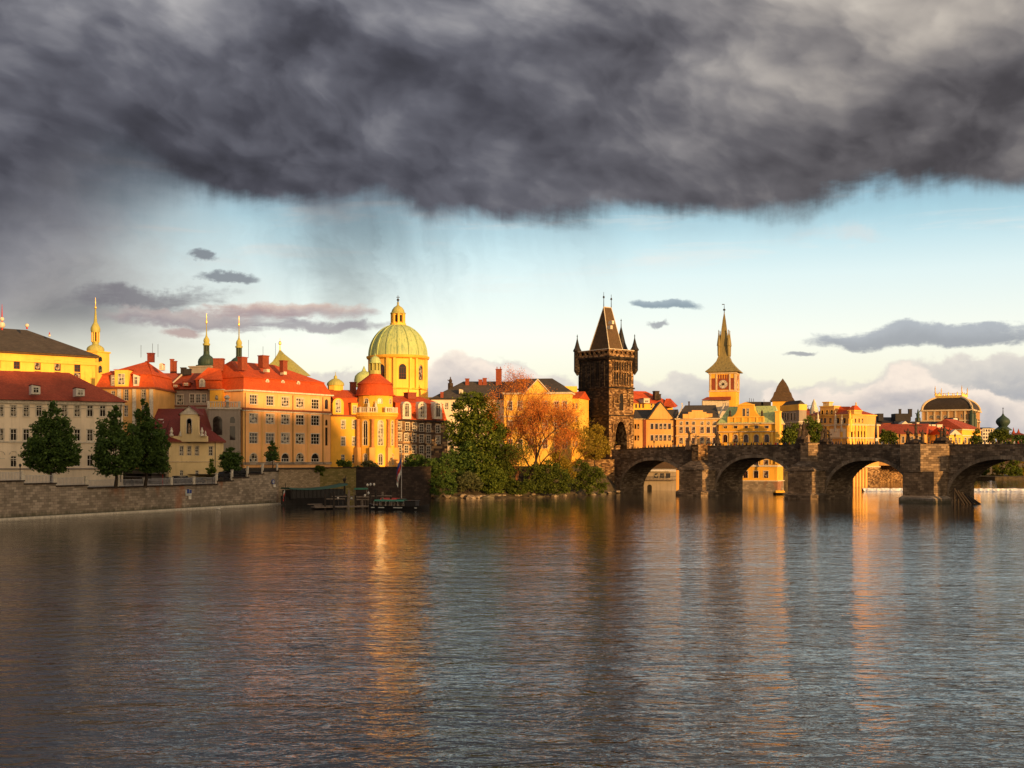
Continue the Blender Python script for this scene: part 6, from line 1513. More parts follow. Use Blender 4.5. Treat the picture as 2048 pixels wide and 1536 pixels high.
def crown_pts(blobs, n, clump=.16, fill=.55):
    """blobs: (x, y, z, rx, ry, rz); leaves gather in clumps near the blob surfaces"""
    vol = np.array([b[3] * b[4] * b[5] for b in blobs]) ** .7; vol /= vol.sum(); out = []
    for b, f in zip(blobs, vol):
        k = max(6, int(n * f / 38)); d = NR.normal(size=(k, 3)); d /= np.linalg.norm(d, axis=1)[:, None]
        r = NR.uniform(fill, 1.04, k) ** .8; cc_ = d * r[:, None] * [b[3], b[4], b[5]]
        m = int(n * f / k); w = NR.normal(size=(k, m, 3)) * NR.uniform(.6, 1.3, (k, 1, 1)) * clump * np.array([b[3], b[4], b[5]]) * [1.15, 1.15, .75]
        out.append((cc_[:, None, :] + w).reshape(-1, 3) + [b[0], b[1], b[2]])
    return np.concatenate(out)
def limbs(base, tops, r0, mat, parent, name='trunk', fork=.42):
    m = MB(); base = Vector(base); top = sum((Vector(t) for t in tops), V3(0, 0, 0)) / len(tops); f = base.lerp(V3(base.x * .6 + top.x * .4, base.y * .6 + top.y * .4, top.z), fork)
    mid = base.lerp(f, .5) + V3(r0 * .5, 0, 0); m.path([base, mid, f], [r0, r0 * .75, r0 * .6], 8)
    for i, t in enumerate(tops):
        t = Vector(t); s_ = f if i % 2 else mid.lerp(f, .6); k = s_.lerp(t, .5) + V3(0, 0, (t - s_).length * .08); m.path([s_, k, t], [r0 * .42, r0 * .25, r0 * .06], 6)
        for q in range(3):
            e = k.lerp(t, q / 3) + Vector(NR.uniform(-1, 1, 3)) * (t - s_).length * .3; m.tube(k.lerp(t, q / 3), e, r0 * .12, r0 * .03, 4)
    return m.build(name, mat, parent)
def tree(label, px, D, zb, blobs, n, size, mat='fgreen', tr=.3, clump=.16, group=None, cat='tree', name='tree', bark='bark', drop=0, depthk=.85, fill=.55):
    """blobs in photo columns and rows: (px, py, half width px, half height px)"""
    p = at(px, D); r = empty(name, (p.x, p.y, zb), label, cat, group); s = D / F; bl = []
    for i, b in enumerate(blobs):
        q = at(b[0], D); off = b[4] if len(b) > 4 else NR.uniform(-.25, .25) * b[2] * s
        bl.append((q.x, D + off, zz(b[1], D), b[2] * s, b[2] * s * depthk, b[3] * s))
    leaf_mesh('crown', crown_pts(bl, n, clump, fill), size, mat, r, drop=drop)
    if tr: limbs((p.x, p.y, zb), [(b[0], b[1], b[2] + b[5] * .3) for b in bl], tr, bark, r)
    return r
tree('first big dark green street tree from the left, standing before the white house', 101, 231.5, 5.4, [(101, 835, 20, 32), (88, 862, 26, 36), (120, 868, 26, 36), (104, 895, 42, 40), (74, 905, 26, 32), (132, 905, 27, 34), (60, 925, 14, 14), (148, 918, 13, 16), (103, 930, 34, 22)], 15000, .26, tr=.45, clump=.13)
tree('second big dark green street tree from the left, broadest and lowest', 231, 241, 5.1, [(231, 838, 14, 24), (220, 865, 24, 34), (250, 872, 24, 36), (235, 900, 38, 38), (206, 912, 20, 30), (262, 905, 24, 32), (232, 932, 38, 18)], 14000, .26, tr=.42, clump=.13)
tree('third big dark green street tree, tallest, just left of the cream gabled house', 290, 247, 5.1, [(289, 822, 9, 24), (285, 850, 20, 32), (300, 872, 26, 36), (316, 895, 22, 36), (292, 905, 30, 36), (308, 928, 28, 20), (322, 915, 12, 18)], 14000, .26, tr=.42, clump=.13)
tree('thin young tree on the quay right of the cream house', 424, 274, 5.2, [(424, 926, 5, 7), (421, 937, 8, 8), (430, 938, 6, 7), (424, 947, 7, 5)], 1000, .22, 'fmid', tr=.1, clump=.2)
tree('round clipped dark tree between the cream house and the palace', 463, 280, 6.6, [(460, 903, 10, 9), (455, 918, 16, 15), (470, 918, 14, 14), (463, 932, 20, 13)], 5200, .22, tr=.2, clump=.15)
tree('small narrow conifer in front of the palace windows', 545, 303, 8.6, [(545, 888, 5, 9), (545, 900, 9, 9), (544, 912, 13, 9), (547, 919, 10, 6)], 2600, .22, 'fgreen', tr=.15, clump=.16)
tree('white flowering shrub before the round pavilion', 740, 343, 8.7, [(740, 929, 14, 8), (748, 931, 10, 6), (732, 932, 8, 5)], 1500, .28, 'fsage', tr=0, cat='shrub', name='shrub')
tree('dark ivy hanging down the mossy retaining wall', 692, 308.5, 8.7, [(688, 926, 12, 7), (694, 940, 9, 12), (695, 955, 7, 12), (698, 970, 4, 10)], 3600, .24, 'fmid', tr=0, clump=.2, cat='ivy', name='ivy', depthk=.35)
tree('short green creeper over the coping where the brown wall turns mossy', 642, 299.5, 8.7, [(640, 936, 9, 4), (644, 942, 5, 8), (636, 939, 6, 5)], 1500, .22, 'folive', tr=0, clump=.2, cat='ivy', name='ivy', depthk=.35)
tree('dark creeper trailing where the mossy wall turns black, left of the flagpole', 716, 313, 8.7, [(712, 938, 10, 5), (718, 948, 8, 12), (709, 944, 6, 8), (721, 962, 4, 8)], 2200, .22, 'fgreen', tr=0, clump=.2, cat='ivy', name='ivy', depthk=.35)
tree('dark shrub at the foot of the dappled brown wing', 832, 340, 8.7, [(832, 920, 16, 12), (848, 926, 12, 9), (820, 928, 10, 8)], 2600, .27, 'fgreen', tr=0, cat='shrub', name='shrub')
tree('bare twiggy shrub on the bank left of the big green tree', 868, 336, 3, [(862, 938, 20, 16), (885, 940, 20, 14), (870, 958, 26, 18), (858, 975, 16, 14)], 4200, .17, 'fdry', tr=.15, clump=.2, cat='shrub', name='shrub', bark='wood2', fill=.2)
tree('big rounded green tree on the bank, left of the orange tree', 958, 346, 5, [(948, 796, 22, 16), (935, 822, 30, 28), (966, 820, 28, 30), (925, 862, 32, 32), (962, 866, 42, 42), (995, 880, 26, 36), (920, 905, 26, 32), (955, 920, 48, 38), (990, 935, 30, 34), (1003, 862, 16, 22), (915, 940, 22, 24)], 26000, .34, 'fmid', tr=.7, clump=.13)
tree('shaded lower half-grown tree under the big green one', 912, 341, 3.5, [(912, 918, 18, 20), (928, 932, 24, 22), (905, 945, 18, 18), (940, 900, 18, 20)], 6500, .28, 'fgreen', tr=.25, clump=.15)
tree('grey-green rounded bush at the water, leftmost of the waterside bushes', 937, 336.5, 1.0, [(937, 960, 22, 16), (925, 970, 14, 12), (952, 968, 14, 14)], 4200, .22, 'fsage', tr=.1, cat='shrub', name='bush', clump=.15)
tree('taller green bush at the water below the big tree', 980, 338.5, 1.2, [(975, 946, 24, 18), (995, 955, 18, 20), (966, 965, 18, 16), (988, 975, 20, 14)], 5600, .24, 'fmid', tr=.12, cat='shrub', name='bush', clump=.15)
tree('low olive bush below the leaning trunk', 1040, 341, 1.0, [(1036, 975, 20, 14), (1018, 978, 14, 10), (1055, 972, 16, 14)], 4000, .22, 'folive', tr=.1, cat='shrub', name='bush', clump=.15)
tree('broad dark green waterside bush beside the leaning trunk', 1095, 346, 1.2, [(1070, 950, 20, 22), (1095, 945, 26, 24), (1120, 956, 22, 22), (1085, 972, 24, 16), (1112, 976, 22, 13), (1135, 965, 10, 18)], 9500, .25, 'folive', tr=.15, cat='shrub', name='bush', clump=.15)
tree('yellow-green bush against the sunlit abutment wall', 1175, 362, 1.0, [(1160, 938, 18, 20), (1180, 945, 20, 22), (1200, 958, 16, 20), (1155, 962, 16, 18), (1178, 972, 20, 14), (1205, 975, 12, 10)], 6500, .24, 'folive', tr=.12, cat='shrub', name='bush', clump=.16)
tree('golden willow beside the tower, in fresh yellow leaf', 1188, 384, 7, [(1175, 872, 15, 18), (1192, 866, 16, 16), (1200, 888, 20, 16), (1172, 896, 16, 18), (1190, 905, 20, 14), (1212, 902, 8, 10)], 7500, .26, 'fyellow', tr=.25, clump=.17, drop=.4)
tree('dense dark bush over the end of the dark retaining wall', 878, 330, 1, [(866, 930, 18, 14), (892, 925, 18, 18), (858, 945, 12, 14), (884, 955, 22, 20), (868, 972, 18, 16), (900, 975, 16, 16)], 8000, .24, 'fgreen', tr=.15, cat='shrub', name='bush', clump=.15)
# the bare orange-lit trees on the bank
def branchy(label, px, D, zb, tip, spread, n_leaf, seed, lean=0.0, mat='forange', r0=.45, lsize=.2, bk='obark'):
    p = at(px, D); root = empty('tree', (p.x, p.y, zb), label, 'tree'); R_ = random.Random(seed); m = MB(); ends = []
    H_ = zz(tip, D) - zb
    def grow(b, d, l, r, k):
        e = b + d * l; mid = b.lerp(e, .5) + V3(R_.uniform(-.06, .06), R_.uniform(-.06, .06), 0) * l
        m.path([b, mid, e], [r, r * .85, r * .68], 5 if k < 3 else 3)
        if k >= 3: ends.append(e); ends.append(mid)
        if k >= 6: return
        for i in range(3 if k else 4):
            nd = (d * 1.0 + V3(R_.uniform(-1, 1), R_.uniform(-1, 1), R_.uniform(-.25, .9)) * spread).normalized()
            grow(e if i else mid, nd, l * R_.uniform(.62, .84), r * .58, k + 1)
    grow(V3(p.x, p.y, zb), V3(lean, 0, 1).normalized(), H_ * .30, r0, 0)
    m.build('trunk', bk, root, uv=False)
    e = np.array([tuple(v) for v in ends]); idx = NR.integers(0, len(e), n_leaf)
    c = e[idx] + NR.normal(size=(n_leaf, 3)) * .55
    leaf_mesh('crown', c, lsize, mat, root); return root
branchy('tall bare-branched tree glowing orange, left of the gabled block', 1020, 348, 4, 750, .85, 16000, 3, 0.0, lsize=.13)
branchy('leaning orange tree with dark sinuous trunk in front of the gabled block', 1052, 345, 3, 775, .95, 9000, 9, .38, lsize=.14, bk='bark')
branchy('low spreading orange tree between the leaning one and the bright facade', 1078, 350, 4, 790, 1.1, 7000, 44, -.12, lsize=.13)
branchy('twiggy orange tree right of the leaning one, before the bright facade', 1108, 352, 5, 785, 1.0, 8000, 15, .05, r0=.35, lsize=.14)
branchy('small olive twiggy tree at the shore below the orange ones', 1035, 343, 1.5, 880, .9, 3600, 21, -.1, 'folive', .25, .2)
branchy('thin golden tree against the right corner of the bright block', 1140, 362, 5, 838, .7, 3200, 27, 0, 'fyellow', .2, .2)
tree('tall loose olive bush rising between the big green tree and the leaning trunk', 1012, 342, 1.5, [(1008, 915, 14, 20), (1018, 935, 18, 20), (1002, 950, 16, 18), (1022, 962, 14, 14)], 3800, .22, 'folive', tr=.15, cat='shrub', name='bush', clump=.2, fill=.2)
tree('loose yellowish bush standing above the broad waterside bush', 1120, 352, 3, [(1112, 915, 12, 16), (1124, 930, 16, 18), (1138, 945, 12, 16)], 3200, .22, 'fyellow', tr=.15, cat='shrub', name='bush', clump=.2, fill=.2)
# trees beyond the bridge
for (label, px, D, zb, bl, n, sz, mat) in [
    ('dark tree rising behind the bridge statues, left half of the pair', 1583, 392, 8, [(1580, 872, 14, 16), (1590, 862, 12, 16), (1577, 884, 14, 10)], 3800, .3, 'fmid'),
    ('larger dark tree behind the bridge statues, right half of the pair', 1624, 398, 8, [(1618, 846, 12, 14), (1628, 862, 18, 20), (1612, 874, 16, 16), (1634, 878, 12, 12)], 5200, .3, 'fmid'),
    ('round olive tree behind the bridge, left of the long low house', 1775, 500, 9, [(1773, 872, 15, 12), (1766, 880, 10, 10), (1785, 881, 12, 9)], 3600, .36, 'folive'),
    ('cone shaped green tree right of the corner house', 1953, 560, 9, [(1954, 870, 7, 12), (1952, 882, 11, 10)], 2200, .38, 'fmid'),
    ('bushy tree in front of the onion domed tower', 2000, 600, 9, [(2000, 868, 18, 10), (1992, 880, 16, 12), (2014, 878, 14, 12)], 4200, .42, 'folive'),
    ('darker tree at the right edge, below the red spires', 2040, 620, 9, [(2040, 880, 16, 10), (2056, 882, 14, 10)], 2600, .42, 'fgreen'),
    ('small shrub on the lit embankment under the third arch', 1708, 474, 8, [(1706, 930, 9, 6), (1716, 926, 6, 4)], 900, .3, 'folive')]:
    tree(label, px, D, zb, bl, n, sz, mat, tr=.3)
rr = random.Random(31)
for i in range(11):
    px = 1925 + i * 20; tree(['willow', 'poplar', 'bushy tree'][i % 3] + ' of the river island seen through the fourth arch, ' + ['1st', '2nd', '3rd', '4th', '5th', '6th', '7th', '8th', '9th', '10th', '11th'][i] + ' from the left', px, 668 + rr.uniform(-8, 12), 1.5,
        [(px + rr.uniform(-4, 4), 938 + rr.uniform(-8, 2), 14, 16), (px + rr.uniform(-8, 8), 946, 13, 12), (px, 922 + rr.uniform(-8, 6), 9, 12)], 1500, .5, ['fyellow', 'folive', 'fmid'][i % 3], tr=.35, group='trees on the river island')
# rocks along the shore
rr = random.Random(14)
for i in range(44):
    px = 866 + i * 8.4 + rr.uniform(-4, 4); a = 0
    k = max(j for j in range(len(W)) if 1024 + F * W[j].x / W[j].y <= px + .01 or j == 0); k = min(k, len(W) - 2)
    x0, x1 = 1024 + F * W[k].x / W[k].y, 1024 + F * W[k + 1].x / W[k + 1].y; f = (px - x0) / (x1 - x0); q = W[k].lerp(W[k + 1], max(0, min(1, f)))
    big = rr.uniform(.2, 1.0) ** 1.6 * 1.25 + .15; bm = bmesh.new(); bmesh.ops.create_icosphere(bm, subdivisions=2, radius=1)
    for v in bm.verts: v.co = V3(v.co.x * big * 1.5, v.co.y * big, v.co.z * big * .55) * (1 + .22 * sin(v.co.x * 5 + i) * cos(v.co.y * 4 + i * 2) + rr.uniform(-.08, .08))
    me = bpy.data.meshes.new('rock'); bm.to_mesh(me); bm.free(); me.materials.append(M['rock' if i % 3 else 'quay'])
    o = bpy.data.objects.new('shore_rock', me); COL.objects.link(o); dy_ = rr.uniform(-.5, 3.0); o.location = (q.x + rr.uniform(-2.5, 2.5), q.y + dy_, .02 + .28 * max(0, dy_)); o.rotation_euler = (0, 0, rr.uniform(0, 3))
    tag(o, 'small pale rock among the boulders lining the wooded shore', 'rock', 'rocks along the wooded shore')

# ------------------------------------------------------------------ lamps, statues and people on the bridge
def zroad(t): return ztop(t) - .95
def tb(px, o):
    """distance along the bridge where a photo column meets the line o metres behind the near face"""
    k = (px - 1024) / F; a = BA + BN * o; return (k * a.y - a.x) / (BD.x - k * BD.y)
def lamp(px, o, h, label, group=None, head=True):
    t = tb(px, o); q = bp(t, o); z = zroad(t); r = empty('bridge_lamp', (*q, z), label, 'lamp', group)
    m = MB(); m.lathe(q.x, q.y, [(.22, z), (.2, z + .5), (.09, z + .7), (.07, z + h - .9)], 8); m.build('pole', 'metal', r)
    m = MB(); m.lathe(q.x, q.y, [(.12, z + h - .9), (.26, z + h - .35), (.3, z + h - .3), (.12, z + h - .05), (.03, z + h + .15)], 6); m.build('lantern', 'metal', r)
for i, (px, o, h) in enumerate([(1308, 9.6, 3.6), (1345, 9.6, 3.4), (1799, .9, 3.6), (1834, 9.6, 3.4), (1910, .9, 3.5)]):
    lamp(px, o, h, 'black lantern post on the bridge, ' + ['leftmost, before the ochre house', 'second from the left, before the ochre house corner', 'left of the crucifix', 'close behind the crucifix', 'rightmost, before the pedimented house'][i])
t = tb(1752, 9.8); q = bp(t, 9.8); r = empty('pole', (*q, zroad(t)), 'tall dark tapering spire-like pole behind the bridge, left of the olive tree', 'pole')
m = MB(); m.lathe(q.x, q.y, [(.42, zroad(t)), (.4, zroad(t) + 4), (.25, zroad(t) + 6), (.05, zroad(t) + 8.2)], 6); m.build('shaft', 'metal', r)
m = MB(); m.box(q.x - .35, q.x + .35, q.y - .75, q.y - .45, zroad(t) + 1.8, zroad(t) + 2.7); m.build('white_lantern', 'white', r)
def figure(m, c, z, h, seed, arm=True, lean=0.0):
    """robed standing figure built of a wobbly lathe with head, shoulders, arms and folds"""
    R_ = random.Random(seed); n = 9; prof = [(.26, 0), (.24, .12), (.2, .3), (.17, .5), (.2, .68), (.21, .78), (.12, .84), (.06, .865), (.085, .9), (.09, .94), (.06, .98), (.01, 1.0)]
    loops = []
    for r_, f in prof:
        loops.append([V3(c.x + lean * f * h + r_ * h * .62 * cos(2 * pi * i / n) * (1 + .2 * sin(i * 2.3 + seed) * (f < .8)), c.y + r_ * h * .5 * sin(2 * pi * i / n) * (1 + .2 * cos(i * 1.7 + seed) * (f < .8)), z + f * h) for i in range(n)])
    m.loft(loops, 0, True, True)
    if arm:
        for s_ in (-1, 1):
            sh = V3(c.x + lean * .75 * h + s_ * .12 * h, c.y, z + .76 * h); el = sh + V3(s_ * .13 * h, -.05 * h, -.14 * h * R_.uniform(-.6, 1.2)); ha = el + V3(s_ * R_.uniform(-.12, .1) * h, -.1 * h, R_.uniform(-.1, .18) * h)
            m.path([sh, el, ha], [.055 * h, .045 * h, .03 * h], 5)
def statue(px, o, label, figs, ped=(1.0, 1.6), cross=None, mat='statue', pmat='statue'):
    t = tb(px, o); q = bp(t, o); z = ztop(t) + .0; pw_, ph = ped; r = empty('bridge_statue', (*q, z - 1.0), label, 'statue')
    m = MB(); m.obox(q, BD, pw_, pw_ * .8, z - 1.1, z + .25); m.obox(q, BD, pw_ * .8, pw_ * .65, z + .253, z + ph - .25); m.obox(q, BD, pw_ * .95, pw_ * .75, z + ph - .247, z + ph); m.build('pedestal', pmat, r)
    m = MB()
    for i, (dx, h, lean) in enumerate(figs): figure(m, q + V3(dx, 0), z + ph + .003, h, i + int(px), True, lean)
    if len(figs) > 1: m.lathe(q.x, q.y, [(pw_ * .9, z + ph), (pw_ * .75, z + ph + .5), (pw_ * .3, z + ph + .9), (.05, z + ph + 1.1)], 9)
    m.build('figures', mat, r)
    if cross:
        ch = cross; c = V3(q.x, q.y - .1); m = MB(); m.box(c.x - .13, c.x + .13, c.y - .1, c.y + .1, z + ph, z + ph + ch); m.box(c.x - ch * .26, c.x + ch * .26, c.y - .09, c.y + .09, z + ph + ch * .68, z + ph + ch * .68 + .24); m.build('cross', mat, r)
        m = MB(); figure(m, c + V3(0, -.2), z + ph + ch * .28, ch * .5, 3, False); m.path([c + V3(-ch * .23, -.2, 0) * 1 + V3(0, 0, 0), c + V3(0, 0)], [.0, .0]) if False else None; m.build('crucified_figure', 'gold' if False else mat, r)
def v3q(q, z): return V3(q.x, q.y, z)
statue(1378, 0.0, 'robed statue on a pale pedestal, left of the pair at the first pier', [(0, 2.9, .05)], (.95, 1.7), pmat='statl')
statue(1391, 9.6, 'slim pale figure with raised arms at the first pier, right one of the pair', [(0, 3.4, .06)], (.7, .7), mat='statl')
statue(1433, 10.2, 'tall knotted statue group right of the first pier', [(-.5, 2.2, .1), (.3, 3.6, 0), (.9, 1.8, -.1)], (1.3, .9))
statue(1605, 0.2, 'dark statue group crowning the second pier', [(-.9, 3.6, .05), (.35, 5.0, 0), (1.3, 3.0, -.05)], (1.7, 1.4))
statue(1617, -1.6, 'smaller reddish figure standing on the right flank of the second pier', [(0, 2.4, 0)], (.6, .5), mat='statl')
statue(1650, 9.8, 'dark group with bent figure right of the second pier trees', [(-1.0, 3.4, .08), (.2, 4.2, .0), (1.4, 2.6, -.1)], (1.7, .8))
statue(1816, 9.8, 'slender dark hooded statue left of the crucifix', [(0, 3.8, 0)], (.6, .5))
statue(1831, 0.6, 'tall bronze crucifix on a rounded mound over the third pier', [(-1.5, 1.5, .1), (1.5, 1.5, -.1)], (2.2, .4), cross=6.2)
statue(1845, 9.8, 'slender dark hooded statue right of the crucifix', [(0, 3.4, 0)], (.6, .5))
statue(1885, 1.0, 'broad stepped group of dark figures right of the crucifix', [(-1.6, 1.7, .1), (-.5, 3.0, .05), (.5, 3.8, 0), (1.5, 1.9, -.1)], (2.1, .9))

def skin_person(verts, edges, radii, name):
    me = bpy.data.meshes.new(name); me.from_pydata(verts, edges, []); o = bpy.data.objects.new(name, me); COL.objects.link(o)
    md = o.modifiers.new('skin', 'SKIN'); o.modifiers.new('sub', 'SUBSURF').levels = 1
    sv = me.skin_vertices[0].data
    for i, r_ in enumerate(radii): sv[i].radius = r_
    sv[0].use_root = True
    dg = bpy.context.evaluated_depsgraph_get(); out = bpy.data.meshes.new_from_object(o.evaluated_get(dg)); bpy.data.objects.remove(o); out.name = 'person'; return out
def person_mesh(pose, seed):
    R_ = random.Random(seed); k = R_.uniform(-.06, .06); st = .12 if pose == 'walk' else .02; el = .1 if pose != 'lean' else .02
    v = [(0, 0, .95), (0, 0, 1.2), (0, -.01 * (pose == 'lean') * 6, 1.42), (0, -.02, 1.53), (0, -.03, 1.66), (0, -.03, 1.74),
         (.19, 0, 1.40), (.25, -.02, 1.14), (.26, -.12 - el, .95), (.26, -.17 - el, .87), (-.19, 0, 1.40), (-.25, -.0, 1.14), (-.26, -.08, .93), (-.26, -.11, .85),
         (.1, 0, .9), (.11, -st, .5), (.11, -st * .4 + .02, .09), (.12, -st * .4 - .14, .04), (-.1, 0, .9), (-.11, st * .6, .5), (-.11, st * 1.5 + .02, .09), (-.12, st * 1.5 - .12, .04)]
    e = [(0, 1), (1, 2), (2, 3), (3, 4), (4, 5), (2, 6), (6, 7), (7, 8), (8, 9), (2, 10), (10, 11), (11, 12), (12, 13), (0, 14), (14, 15), (15, 16), (16, 17), (0, 18), (18, 19), (19, 20), (20, 21)]
    r = [(.17, .12), (.15, .11), (.17, .11), (.055, .055), (.09, .105), (.06, .07), (.065, .065), (.055, .055), (.04, .04), (.035, .045), (.065, .065), (.055, .055), (.04, .04), (.035, .045),
         (.1, .1), (.075, .075), (.05, .05), (.045, .04), (.1, .1), (.075, .075), (.05, .05), (.045, .04)]
    return skin_person(v, e, r, 'person')
cloth = {'black': (.015, .015, .018), 'dark blue': (.02, .03, .09), 'red': (.45, .03, .025), 'grey': (.16, .15, .15), 'white': (.6, .57, .5), 'brown': (.14, .07, .035), 'beige': (.42, .33, .22), 'green': (.04, .1, .04), 'orange': (.5, .18, .04)}
for k, c in cloth.items(): M['cloth_' + k] = simple('cloth_' + k.replace(' ', '_'), c, .85, var=.2)
M['hair'] = simple('dark_hair', (.02, .013, .009), .7); M['jeans'] = simple('dark_trousers', (.03, .035, .055), .85)
PM = {}
def person_obj(loc, rot, colour, label, pose='stand', group=None):
    key = (pose, colour)
    if key not in PM:
        if pose not in PM: PM[pose] = person_mesh(pose, 1 + len(PM))
        me = PM[pose].copy(); me.materials.clear()
        for mt in ('cloth_' + colour, 'jeans', 'skin', 'metal'): me.materials.append(M[mt])
        for p in me.polygons:
            z = p.center.z; p.use_smooth = True
            p.material_index = 3 if z < .1 else 1 if z < .93 and abs(p.center.x) < .2 else 2 if z > 1.5 or (z < .92 and abs(p.center.x) > .2) else 0
        hb = MB(); hb.lathe(0, 0, [(.085, 1.62), (.108, 1.68), (.112, 1.74), (.09, 1.80), (.045, 1.835), (.005, 1.845)], 10)
        hm = bpy.data.meshes.new('hair'); hm.from_pydata([(v.x, v.y * 1.15 + .0 - (.0 if v.z > 1.7 else -.03), v.z) for v in hb.v], [], hb.f); hm.materials.append(M['hair']); hm.update()
        PM[key] = (me, hm)
    me, hm = PM[key]; o = bpy.data.objects.new('person', me); COL.objects.link(o); o.location = loc; o.rotation_euler = (0, 0, rot)
    h = bpy.data.objects.new('hair', hm); COL.objects.link(h); h.parent = o
    return tag(o, label, 'person', group)
ordn = lambda n: str(n) + ('th' if 10 <= n % 100 <= 20 else {1: 'st', 2: 'nd', 3: 'rd'}.get(n % 10, 'th'))
zones = [((1262, 1368), 17, 'between tower and first pier'), ((1402, 1588), 27, 'between first and second piers'), ((1660, 1800), 20, 'between second and third piers'), ((1858, 2046), 24, 'right of the third pier')]
rr = random.Random(41); ang = atan2(BD.y, BD.x); keys = list(cloth)
for (x0, x1), n_, where in zones:
    xs = sorted(x0 + (x1 - x0) * (i + rr.uniform(.1, .9)) / n_ for i in range(n_))
    cnt = {}
    for i, px in enumerate(xs):
        o_ = rr.choice([1.1, 1.3, 1.6, 2.6]); t = tb(px, o_); col = rr.choices(keys, [6, 3, 3, 3, 2, 3, 1, 1, 1])[0]; pose = rr.choice(['stand', 'walk', 'lean']); cnt[col] = cnt.get(col, 0) + 1
        q = bp(t, o_); person_obj((q.x, q.y, zroad(t)), ang + (0 if pose == 'lean' else rr.choice([pi / 2, -pi / 2])) + rr.uniform(-.3, .3), col, f'person in {col} on the bridge, {ordn(i + 1)} from left {where}', pose, 'people strolling on the bridge')
for px, pyz, D_, col, lb in ((117, 0, 229.6, 'grey', 'person in grey, left of the couple at the quay railing right of the first tree'), (121.5, 0, 229.8, 'black', 'person in black, right of the couple at the quay railing right of the first tree'), (262, 0, 243, 'brown', 'person in brown walking behind the railing under the second tree'), (277, 0, 244, 'black', 'person in black beside the trunk of the third big tree')):
    q = qp(px, -1.6); person_obj((q.x, q.y, 5.75 if px < 130 else 5.2), rr.uniform(-1, 1), col, lb)

# quay furniture: lamps, car, signs
q = qp(376, -7); r = empty('street_lamp', (*q, 5.2), 'reddish old street lantern in front of the cream gabled house', 'lamp')
D_ = q.y; zt_ = zz(926, D_); m = MB(); m.lathe(q.x, q.y, [(.18, 5.2), (.15, 6), (.06, 6.2), (.05, zt_ - 1)], 8); m.build('pole', 'redp', r); m = MB(); m.lathe(q.x, q.y, [(.1, zt_ - 1), (.3, zt_ - .35), (.33, zt_ - .3), (.1, zt_), (.03, zt_ + .15)], 6); m.build('lantern', 'redp', r)
for px, top, lb in ((47.5, 935, 'thin dark lamp pole at the first step of the quay wall'), (256, 946, 'thin dark lamp pole under the second tree')):
    q = qp(px, -.9); r = empty('lamp_pole', (*q, 5), lb, 'lamp'); m = MB(); m.tube(V3(*q, 4.9), V3(*q, zz(top, q.y)), .1, .07); m.build('pole', 'metal', r); m = MB(); m.lathe(q.x, q.y, [(.08, zz(top, q.y)), (.24, zz(top, q.y) + .3), (.26, zz(top, q.y) + .5), (.03, zz(top, q.y) + .75)], 6); m.build('lantern', 'metal', r)
def car(px, o, z, L_, label, van=False, col='hull'):
    q = qp(px, o); r = empty('parked_car', (*q, z), label, 'van' if van else 'car'); d, n = QT, QN
    def p(a, b, h): w = q + d * a + n * b; return V3(w.x, w.y, z + h)
    hw = .9; H1 = .95; H2 = 2.1 if van else 1.45; pr = [(-L_ / 2, .35), (-L_ / 2, H1 * .9), (-L_ / 2 + .35, H1), (-L_ * .36, H2 - .05), (-L_ * .2, H2), (L_ * (.22 if not van else .3), H2), (L_ * (.33 if not van else .4), H1 + .02), (L_ / 2 - .1, H1 * .85), (L_ / 2, .6), (L_ / 2, .35)]
    m = MB(); a = [p(x, -hw if h < 1 else -hw * .86, h) for x, h in pr]; b = [p(x, hw if h < 1 else hw * .86, h) for x, h in pr]; m.loft([a, b]); m.face(list(reversed(a))); m.face(b); m.build('body', col, r)
    m = MB(); x0, x1 = -L_ * .33, L_ * .28
    for xa, xb in ((x0, x0 * .1 - .05), (x0 * .1 + .05, x1)): m.face([p(xa, hw * .875 + .02, H1 + .05), p(xb, hw * .875 + .02, H1 + .05), p(xb - (.2 if xb == x1 else 0), hw * .865 + .02, H2 - .15), p(xa + (.15 if xa == x0 else 0), hw * .865 + .02, H2 - .15)])
    m.build('side_window', 'glass', r)
    for x in (-L_ * .31, L_ * .31):
        for s_ in (-1, 1): m = MB(); m.tube(p(x, s_ * (hw - .12), .33), p(x, s_ * (hw + .02), .33), .33, n=14); m.build('wheel', 'metal', r)
car(384, -3.2, 5.2, 5.0, 'dark van parked behind the railing in front of the cream gabled house', True); car(421, -4.0, 5.4, 4.3, 'dark car parked by the young tree'); car(505, -3.5, 7.3, 4.4, 'dark car parked behind the dark railings, top of the steps'); car(478, -3.8, 6.6, 4.3, 'dark car parked behind the round tree')
def wall_plate(px, py, w, h, mat, name, parent, o=.12):
    q = qp(px, o); s_ = q.y / F; z = zz(py, q.y); m = MB(); m.obox(q, QT, w * s_ / 2 * 1.5, .05, z - h * s_ / 2, z + h * s_ / 2); return m.build(name, mat, parent)
r = empty('notice_board', (*qp(376, .1), 3), 'blue and white notice panels fixed on the quay wall below the van', 'sign')
wall_plate(376, 985, 12, 12, 'hullw', 'white_panel', r, .12); wall_plate(374.5, 982.5, 4, 8, 'blue', 'blue_panel', r, .24); wall_plate(379.5, 983, 3.2, 7, 'blue', 'blue_panel', r, .24); wall_plate(379, 995, 5.5, 7, 'white', 'small_panel', r, .12)
r = empty('navigation_sign', (*qp(545.5, .1), 5), 'round dark sign with white plate below it on the quay wall near the roofed boat', 'sign')
